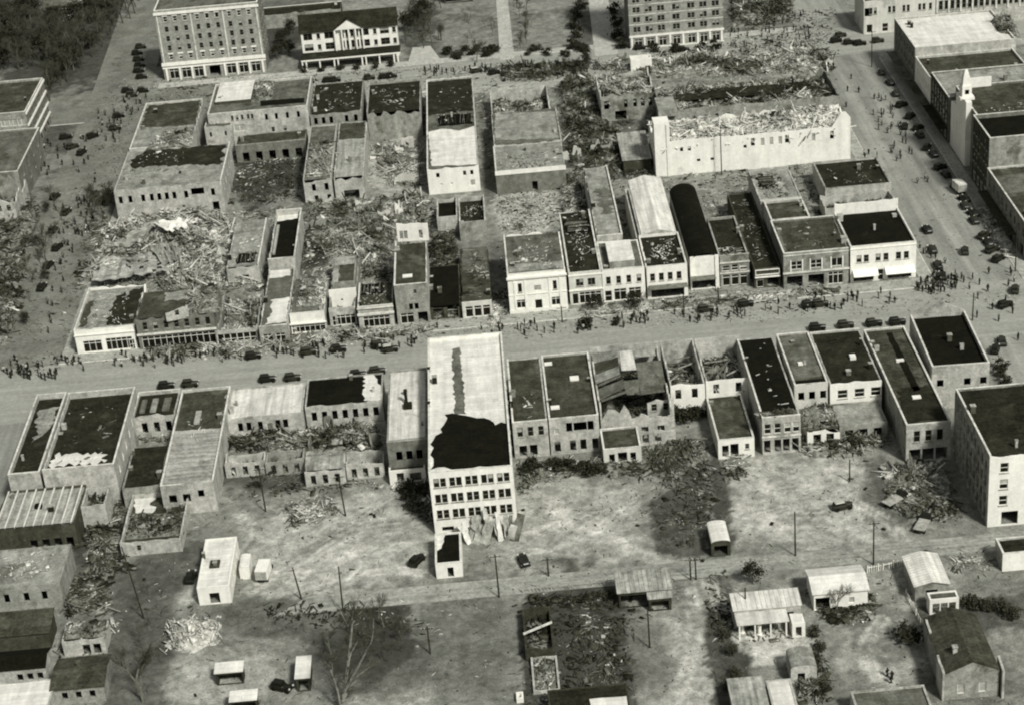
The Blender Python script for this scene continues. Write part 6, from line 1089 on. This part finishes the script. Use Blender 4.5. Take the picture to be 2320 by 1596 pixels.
FAR.append(([(1130,150),(1330,138),(1420,128),(1420,150),(1330,165),(1140,172)],60,14))
crowd(12,[(960,160),(1120,150),(1130,165),(960,172)],'tiny person in the back street before the driveway','people before the driveway',seed=15)
crowd(16,[(120,330),(230,260),(330,250),(260,330),(190,380),(130,380)],'tiny person in the upper left street','people in the upper left street',seed=16)
crowd(16,[(190,400),(250,380),(250,480),(150,640),(120,640),(180,480)],'small person picking a way along the left street','people along the left street',seed=17)
crowd(8,[(100,300),(130,300),(110,400),(80,400)],'tiny person on the pavement of the three-storey block','people by the three-storey block',seed=18)
crowd(5,[(2190,700),(2320,690),(2320,780),(2250,760)],'small person in the street beside the gabled corner store','people beside the gabled store',seed=19)
crowd(4,[(910,425),(950,420),(950,460),(900,465)],'small person in the yard behind the half-white store','people in the back yard',seed=20)
crowd(3,[(2010,1530),(2030,1530),(2030,1550),(2010,1550)],'small dark person in the lower right yard','people in the lower right yard',seed=22)
pv=np.empty(len(PPL[0].vertices)*3); PPL[0].vertices.foreach_get('co',pv); pv=pv.reshape(-1,3); pf=[tuple(p_.vertices) for p_ in PPL[0].polygons if len(p_.vertices)==4]; pm=np.array([p_.material_index for p_ in PPL[0].polygons if len(p_.vertices)==4]); pf=np.array(pf)
FAR+=[([(130,470),(200,430),(215,500),(150,640),(110,760),(95,740),(130,600)],46,71),([(1960,150),(2010,170),(2060,300),(2120,420),(2060,420),(1990,300)],34,72),([(2080,560),(2160,600),(2200,660),(2120,650)],30,73),([(230,240),(330,200),(340,230),(250,330),(180,400),(170,370)],34,74),([(960,158),(1120,150),(1130,170),(960,176)],24,75)]
V,F_,M_=[],[],[]; kk=0
for px_,n_,sd_ in FAR:
    rg=np.random.default_rng(sd_); P=[tuple(G(u,v)[:2]) for u,v in px_]; A=np.array(P); X,Y=rg.uniform(A[:,0].min(),A[:,0].max(),n_*9),rg.uniform(A[:,1].min(),A[:,1].max(),n_*9); k=inpoly(X,Y,P)&(fbm(X*.14,Y*.14,sd_)>.44); X,Y=X[k][:n_],Y[k][:n_]
    for x_,y_ in zip(X,Y):
        a_=rg.uniform(0,6.28); V.append(np.c_[x_+pv[:,0]*math.cos(a_)-pv[:,1]*math.sin(a_),y_+pv[:,0]*math.sin(a_)+pv[:,1]*math.cos(a_),pv[:,2]*rg.uniform(.93,1.05)]); F_.append(pf+len(pv)*kk); kk+=1; m2=pm.copy()
        if rg.random()<.2: m2[m2==0]=2
        M_.append(m2)
o=bpy.data.objects.new('distant_crowd',bulkmesh('distant_crowd',np.vstack(V),np.vstack(F_),np.concatenate(M_),list(PPL[0].materials))); o.location=(0,0,.006); link(o); tag(o,'distant crowd of tiny people thronging the square and the side streets','crowd',None,'stuff')
crowd(26,[(300,812),(600,798),(930,772),(940,790),(600,818),(320,836)],'small person in the middle of the littered left main street','people in the left main street',seed=41)
crowd(26,[(1160,752),(1500,722),(1900,690),(2050,672),(2050,690),(1500,740),(1170,768)],'small person in the middle of the right main street','people in the right main street',seed=42)
# ------------------------------------------------------------------ trees
def tube(vs,fs,a,b,ra,rb,n=5):
    a=np.array(a); b=np.array(b); d=b-a; d=d/max(np.linalg.norm(d),1e-6); u=np.cross(d,[0,0,1.0]); 
    if np.linalg.norm(u)<1e-3: u=np.array([1.0,0,0])
    u/=np.linalg.norm(u); w=np.cross(d,u); k=len(vs)
    for p,r in((a,ra),(b,rb)):
        for i in range(n): t=2*math.pi*i/n; vs.append(tuple(p+r*(math.cos(t)*u+math.sin(t)*w)))
    for i in range(n): fs.append((k+i,k+(i+1)%n,k+n+(i+1)%n,k+n+i))
def baretree(seed,H,spread=.6,levels=5,forks=3,trunk=.3,r0=.28,m=('bark','twig'),twig=.5):
    rg=random.Random(seed); T=([],[]); Cn=([],[])
    def grow(p,d,L,r,lev):
        tgt=T if lev<2 else Cn
        q=p; n=2
        for i in range(n):
            d2=np.array(d)+np.array([rg.gauss(0,.12),rg.gauss(0,.12),rg.gauss(0,.08)]); d2/=np.linalg.norm(d2); e=np.array(q)+d2*L/n
            tube(tgt[0],tgt[1],q,e,r*(1-.35*i/n),r*(1-.35*(i+1)/n),5 if lev<2 else 3); q=e; d=d2
        if lev>=levels: return
        for k in range(forks+(1 if lev>1 else 0)):
            a=rg.uniform(0,6.28); s=rg.uniform(.5,1.25)*spread; v=np.array(d)+s*np.array([math.cos(a),math.sin(a),rg.uniform(-.1,.5)]); v/=np.linalg.norm(v)
            grow(q if k<2 else np.array(p)+(np.array(q)-np.array(p))*rg.uniform(.45,.95),v,L*rg.uniform(.58,.8),r*.58,lev+1)
    grow((0,0,-.1),(0,0,1),H*trunk,r0,0)
    return mesh('trunk',T[0],T[1],m[0]),mesh('crown',Cn[0],Cn[1],m[1])
def leafcrown(seed,H,W_,n,m,low=.15):
    rg=np.random.default_rng(seed); nc=int(n/60)+4; cs=rg.normal(0,1,(nc,3)); cs/=np.linalg.norm(cs,axis=1)[:,None]; cs*=rg.uniform(.35,1,(nc,1))**.5
    C=np.c_[cs[:,0]*W_*.42,cs[:,1]*W_*.42,H*(low+(1-low)*(.5+.48*cs[:,2]))]; k=rg.integers(0,nc,n); P=C[k]+rg.normal(0,1,(n,3))*np.array([W_*.13,W_*.13,H*.08]); P[:,2]=np.clip(P[:,2],.2,None)
    s=rg.uniform(.18,.42,n)*(.7+.06*H); A=rg.normal(0,1,(n,3)); A/=np.linalg.norm(A,axis=1)[:,None]; Bv=np.cross(A,rg.normal(0,1,(n,3))); Bv/=np.linalg.norm(Bv,axis=1)[:,None]
    V=np.stack([P-A*s[:,None],P+Bv*s[:,None]*.6,P+A*s[:,None],P-Bv*s[:,None]*.6],1).reshape(-1,3); F=(np.arange(n)[:,None]*4+np.arange(4)[None])
    vs,fs=[],[]; tube(vs,fs,(0,0,-.1),(0,0,H*.75),.1+.015*H,.04,6); return mesh('trunk',vs,fs,'bark'),bulkmesh('crown',V,F,np.zeros(n),[MATS[m]])
def plant(kind,u,v,label,cat='tree',group=None,s=1.0,name='bare_tree',rz=None):
    p=G(u,v); r=empty(name,tuple(p),label,cat,group,random.uniform(0,6.28) if rz is None else rz); r.scale=(s,s,s); t,c=kind; obj('trunk',t,r); obj('crown',c,r)
BIG=baretree(5,22,.36,7,2,.22,.62,('twig_pale','twig_pale')); BT=[baretree(10+k,9,.6,5,3,.3,.2) for k in range(3)]; TALL=[baretree(20+k,13,.55,5,3,.28,.25,('twig','twig')) for k in range(3)]
EV=[leafcrown(k,9,7,900,'leaf_dark') for k in range(3)]; SH=[leafcrown(9+k,2.6,3.4,420,'leaf_dark',.05) for k in range(3)]; SHM=[leafcrown(19+k,2.2,3.0,360,'leaf_mid',.05) for k in range(2)]
def limbtree(u0,v0,limbs,label,twigs=420):
    # a leafless tree: limbs measured in the upright plane through its foot, bowed in depth, then twigs all round
    p0=G(u0,v0); rg=random.Random(8); T=([],[]); Cn=([],[]); tips=[]
    def W3(u,v,dy):
        d=AC.T@np.array([(u-CX)/FD,(v-CY)/FD,1.0]); return CAM+d*((p0[1]+dy-CAM[1])/d[1])-np.array([p0[0],p0[1],0])
    for n_,(pts,r0,r1,bow) in enumerate(limbs):
        P=[W3(u,v,bow*i/(len(pts)-1.0)) for i,(u,v) in enumerate(pts)]; P[0][2]=max(P[0][2],-.1)
        for i in range(len(P)-1):
            a=i/(len(P)-1.0); b2=(i+1)/(len(P)-1.0); tube(T[0],T[1],P[i],P[i+1],r0+(r1-r0)*a,r0+(r1-r0)*b2,6)
            if n_>0 or i>1:
                for k in range(4): tips.append((P[i]+(P[i+1]-P[i])*rg.random(),P[i+1]-P[i]))
    for k in range(twigs):
        p,d=tips[rg.randrange(len(tips))]; d=d/np.linalg.norm(d); v=d+np.array([rg.gauss(0,.7),rg.gauss(0,.7),rg.gauss(.15,.4)]); v/=np.linalg.norm(v); L=rg.uniform(.6,2.6); e=p+v*L; tube(Cn[0],Cn[1],p,e,.05,.02,3)
        for j in range(3): v2=v+np.array([rg.gauss(0,.6),rg.gauss(0,.6),rg.gauss(.1,.4)]); v2/=np.linalg.norm(v2); tube(Cn[0],Cn[1],p+v*L*rg.uniform(.3,1),e+v2*rg.uniform(.4,1.3),.025,.012,3)
    r=empty('bare_tree',tuple(p0),label,'tree'); obj('trunk',mesh('trunk',T[0],T[1],'twig_pale'),r); obj('crown',mesh('crown',Cn[0],Cn[1],'twig'),r)
limbtree(772,1612,[([(772,1612),(776,1590),(782,1555),(790,1491),(794,1451),(788,1417),(772,1385)],.42,.12,1.5),([(794,1451),(798,1412),(797,1392),(804,1372)],.2,.07,-1.5),([(798,1412),(808,1396),(820,1382)],.14,.06,1.0),([(780,1565),(798,1534),(814,1504),(832,1470),(841,1454),(846,1430),(846,1400)],.26,.07,-2.5),([(830,1474),(825,1452)],.1,.05,.5),([(775,1588),(806,1534),(838,1510)],.2,.06,3.0),([(772,1600),(765,1563),(753,1526),(740,1496)],.2,.06,2.0),([(790,1491),(808,1455),(815,1430)],.13,.05,2.5),([(788,1417),(800,1395)],.1,.04,1.0),([(753,1526),(752,1490)],.09,.04,-1.0)],'tall bare tree with forked pale limbs at the bottom left centre')
S_=sorted(((1530,948),(1550,955),(1572,950),(1592,940),(1545,938)))
for i_,(u,v) in enumerate(S_): plant(SH[i_%3],u,v,nth('dark bush in the yard before the roofless burnt store',i_,len(S_)),'shrub','bushes before the burnt store',1.2,'shrub')
S_=sorted(((1255,1062),(1275,1060),(1300,1066),(1325,1070),(1345,1072),(1212,1062)))
for i_,(u,v) in enumerate(S_): plant(SH[i_%3],u,v,nth('dark bush behind the two stores right of the white building',i_,len(S_)),'shrub','bushes right of the white building',1.0,'shrub')
plant(BT[0],1080,142,'slim bare tree standing alone on the lawn by the back street',s=1.1); plant(BT[1],845,160,'small bare tree before the porch of the white house',s=.5); plant(BT[2],1895,1390,'thin bare tree behind the white gabled shed',s=.8)
plant(BT[1],325,1590,'tall thin bare tree by the leaning pole in the lower left',s=1.6); plant(BT[2],870,1420,'dark leafless thicket tree just above the big bare tree',s=.8); plant(BT[0],905,1450,'dark leafless thicket tree right of the big bare tree',s=.75)
plant(BT[2],592,1110,'small bare tree among the outhouse rubble',s=.6); plant(BT[1],750,1480,'low bare tree tangled with the big forked tree',s=.7)
plant(EV[0],1705,1320,'round dark evergreen by the alley above the filling station',s=.5,name='evergreen_tree'); plant(SH[0],1330,742,'round dark shrub uprooted in the main street before the white stores','shrub',s=1.0,name='shrub'); plant(SH[1],1395,735,'fallen dark shrub beside the round one in the main street','shrub',s=.7,name='shrub')
for k,(u,v,s_) in enumerate(((1350,705,1.1),(1438,700,1.2))): plant(EV[k],u,v,['dark street tree before the white store with paired windows','dark street tree before the store with the box skylight'][k],'tree','street trees before the white stores',s_*.42,'street_tree')
plant(SH[2],2062,1450,'round dark bush left of the big grey hall','shrub',s=1.3,name='shrub')
S_=sorted(((2210,1375),(2240,1378),(2270,1380),(2195,1370),(2290,1400)))
for i_,(u,v) in enumerate(S_): plant(SHM[u%2],u,v,nth('low dark hedge bush right of the small white garage',i_,len(S_)),'shrub','hedge bushes near the white garage',1.0,'hedge_bush')
S_=sorted(((2262,850),(2275,870),(2268,835)))
for i_,(u,v) in enumerate(S_): plant(SH[u%3],u,v,nth('dark bush squeezed against the gabled corner store',i_,len(S_)),'shrub','bushes at the gabled corner store',.9,'shrub')
S_=sorted(((1640,1440),(1655,1480),(1665,1530),(1650,1560),(1845,1440),(1850,1500),(1870,1560),(1855,1470)))
for i_,(u,v) in enumerate(S_): plant(SHM[v%2],u,v,nth('dark weedy bush beside the dirt track or hut in the lower right',i_,len(S_)),'shrub','weedy bushes by the track and hut',.8,'shrub')
S_=sorted(((1305,40),(1300,65),(1310,85),(1295,110),(1320,20),(1395,60),(1400,90),(1392,30),(1408,110)))
for i_,(u,v) in enumerate(S_): plant(SH[(u+v)%3],u,v,nth('dark shrub bordering the lawn beside the side road',i_,len(S_)),'shrub','shrubs along the side road',1.3,'shrub')
S_=sorted(((1480,118),(1530,120),(1590,118),(1620,112)))
for i_,(u,v) in enumerate(S_): plant(SH[u%3],u,v,nth('clipped dark shrub before the tall brick hotel',i_,len(S_)),'shrub','shrubs before the tall brick hotel',1.2,'shrub')
S_=sorted(((955,30),(975,60),(940,90),(985,25),(920,100),(1000,20),(960,110)))
for i_,(u,v) in enumerate(S_): plant(TALL[u%3],u,v,nth('dark bare tree between the white house and the lawn',i_,len(S_)),'tree','trees between the white house and the lawn',.6)
S_=sorted(((640,100),(655,125),(630,135),(660,80)))
for i_,(u,v) in enumerate(S_): plant(EV[u%3],u,v,nth('dark evergreen squeezed beside the white house',i_,len(S_)),'tree','evergreens beside the white house',.6,'evergreen_tree')
S_=sorted(((690,165),(730,163),(770,160),(810,158),(850,155),(885,152)))
for i_,(u,v) in enumerate(S_): plant(SH[u%3],u,v,nth('dark shrub before the columned porch',i_,len(S_)),'shrub','shrubs before the porch',.8,'shrub')
rgw=random.Random(77); spots=[]
for i in range(900):
    u,v=rgw.uniform(-60,345),rgw.uniform(-30,250)
    lim=345-u*1.02
    if v>lim or (90<u<195 and -20<v<58): continue
    if any(abs(u-a)<13 and abs(v-c)<8 for a,c in spots): continue
    if u<105 and v>160: continue
    spots.append((u,v))
for i,(u,v) in enumerate(spots[:190]):
    ev=rgw.random()<.22; plant(EV[i%3] if ev else TALL[i%3],u,v,'dark evergreen in the wood filling the upper left corner' if ev else 'dark bare tree in the wood filling the upper left corner','tree','trees of the upper left wood',rgw.uniform(.7,1.15),'evergreen_tree' if ev else 'bare_tree')
S_=sorted(((200,470),(215,480),(235,490),(210,465),(125,470),(140,500),(120,560),(105,590),(95,640),(130,540)))
for i_,(u,v) in enumerate(S_): plant(TALL[u%3],u,v,nth('dark broken tree standing among the left street debris',i_,len(S_)),'tree','broken trees of the left street',rgw.uniform(.4,.75))
rb=random.Random(31)
def scatter(n,px,kinds,label,group,s0,s1,name,cat):
    P=[tuple(p_) for p_ in px]; A=np.array(P,float); k=0
    while k<n:
        u,v=rb.uniform(A[:,0].min(),A[:,0].max()),rb.uniform(A[:,1].min(),A[:,1].max())
        if inpoly(np.array([u]),np.array([v]),P)[0]: plant(kinds[k%len(kinds)],u,v,label,cat,group,rb.uniform(s0,s1),name); k+=1
SAP=[baretree(40+k,4,.5,4,3,.3,.07,('twig','twig')) for k in range(3)]
scatter(46,[(1480,1060),(1560,1030),(1640,1090),(1650,1200),(1590,1180),(1580,1240),(1490,1250),(1475,1150)],SAP,'dark leafless sapling in the weedy lot around the kiosk','saplings of the weedy lot',.5,1.0,'bare_sapling','sapling')
scatter(34,[(1270,1350),(1390,1345),(1420,1480),(1330,1500),(1265,1460)],SAP,'dark leafless sapling in the fenced lot below the alley','saplings of the fenced lot',.4,.8,'bare_sapling','sapling')
scatter(26,[(800,1380),(900,1370),(930,1480),(860,1520),(790,1460)],SAP,'dark leafless sapling in the thicket behind the big bare tree','thicket saplings',.6,1.2,'bare_sapling','sapling')
scatter(20,[(310,1330),(370,1320),(360,1560),(290,1590),(280,1480)],SAP,'thin leafless sapling in the lower left yard','saplings of the lower left yard',.5,1.0,'bare_sapling','sapling')
scatter(18,[(1640,1420),(1680,1420),(1690,1560),(1640,1590),(1600,1480)],SAP,'dark leafless sapling along the dirt track','saplings along the track',.5,.9,'bare_sapling','sapling')
scatter(20,[(60,500),(112,470),(118,560),(95,700),(60,760),(40,640)],TALL+EV[:1],'dark storm-torn tree crown among the left street wreckage','torn crowns of the left street',.25,.5,'torn_tree','tree')
scatter(9,[(195,430),(260,430),(265,490),(190,490)],TALL+EV[:1],'dark storm-torn tree beside the long pale brick block','torn trees by the brick block',.35,.6,'torn_tree','tree')
scatter(14,[(1010,118),(1122,110),(1126,132),(1012,138)],SH,'low dark shrub at the near edge of the left lawn','shrubs of the left lawn',.6,1.0,'shrub','shrub')
scatter(14,[(1178,115),(1330,108),(1334,128),(1182,134)],SH,'low dark shrub at the near edge of the right lawn','shrubs of the right lawn',.6,1.0,'shrub','shrub')
scatter(12,[(1185,148),(1330,140),(1335,160),(1190,168)],TALL+EV[:1],'fallen dark tree crown in the back street below the right lawn','fallen crowns below the lawn',.2,.34,'torn_tree','tree')
scatter(16,[(905,-5),(1000,-10),(1000,95),(930,108)],TALL+EV[:1],'dark tree filling the ground between the white house and the left lawn','dark trees right of the white house',.45,.75,'bare_tree','tree')
scatter(10,[(1040,40),(1120,30),(1122,110),(1060,115)],SAP,'small bare tree on the left lawn','small trees of the left lawn',.8,1.3,'bare_sapling','sapling')
scatter(14,[(1165,0),(1200,-10),(1205,110),(1172,125)],TALL,'bare tree lining the right side of the lawn path','trees along the lawn path',.35,.6,'bare_tree','tree')
scatter(10,[(560,1060),(690,1050),(690,1090),(560,1110)],SAP+SHM,'dark brush behind the near row outhouses','brush behind the outhouses',.5,.9,'brush','shrub')
# ------------------------------------------------------------------ utility poles
def pole(u,v,vt,label,arms=1,lean=0.0,ld=0.0):
    p=G(u,v); lo,hi=2.0,20.0
    for _ in range(40):
        mid=(lo+hi)/2; c=AC@(np.array([p[0],p[1],mid])-CAM)
        if CY+FD*c[1]/c[2]>vt: lo=mid
        else: hi=mid
    r=empty('utility_pole',(p[0],p[1],0),label,'utility pole','utility poles'); r.rotation_euler=(0,R(lean),R(ld)); vs,fs=[],[]; tube(vs,fs,(0,0,-.2),(0,0,lo),.16,.11,8); n=len(vs); fs.append(tuple(range(n-8,n))); obj('post',mesh('post',vs,fs,'pole_wood'),r)
    for k in range(arms):
        z=lo-.35-.7*k; boxes('crossarm',[(-1.1,1.1,-.06-.17,.06-.17,z-.06,z+.06)],'pole_wood',r)
        for x in(-1.0,-.5,.5,1.0): boxes('insulator',[(x-.05,x+.05,-.22,-.12,z+.062,z+.2)],'coping',r)
for u,v,vt,lab,ar,ln in((683,1356,1283,'thin pole without arms on the bare yard below the truck',0,-6),(777,1382,1283,'utility pole at the alley left of the big bare tree',0,2),(1131,1352,1255,'utility pole at the alley just right of the cottage',1,0),(1243,1304,1262,'short pole in the yard right of the cottage',1,0),(1577,1312,1262,'right one of two poles standing close together at the track',1,0),(1565,1312,1262,'left one of two poles standing close together at the track',1,0),
  (1802,1258,1158,'tall pole on the bare lot behind the black roofed store',0,0),(1979,1278,1180,'pole at the alley above the broken white building',1,0),(1472,1466,1380,'thin pole on the grass below the tin shed',0,0),(602,1158,1058,'pole among the outhouses of the near row',1,0),(783,1168,1075,'pole leaning left of the splintered frame shed',1,-2),(326,1400,1235,'tall leaning pole beside the small roofless house',0,-5),
  (1635,396,286,'tall pole before the blank white theatre wall',0,0),(2203,726,664,'pole at the right street crossing by the gabled corner store',0,1),(1274,730,694,'street pole before the bank',1,0),(1975,152,70,'pole at the top right street corner by the whitewashed roof',1,0),(975,1480,1418,'dark pole with one arm in the lower centre yard',1,0),(1550,715,668,'street pole before the awning store',1,0),(1628,690,650,'street pole at the right end of the white stores',1,0),(1925,1090,1040,'short pole behind the brick lean-to',0,0),(2300,615,505,'pole at the right edge on the right street',0,0),(1690,1400,1330,'pole beside the filling station',0,0)):
    pole(u,v,vt,lab,ar,ln)
print('people',PN[0],'objects',len(bpy.data.objects),'trees',len(spots))


for o in bpy.data.objects:
    if o.name=='wall.084': print('SPLIT',o.parent.get('label'),flush=True)
    if o.parent is None and 'label' in o and len(o['label'].split())>16: print('LONG',o.name,o['label'])
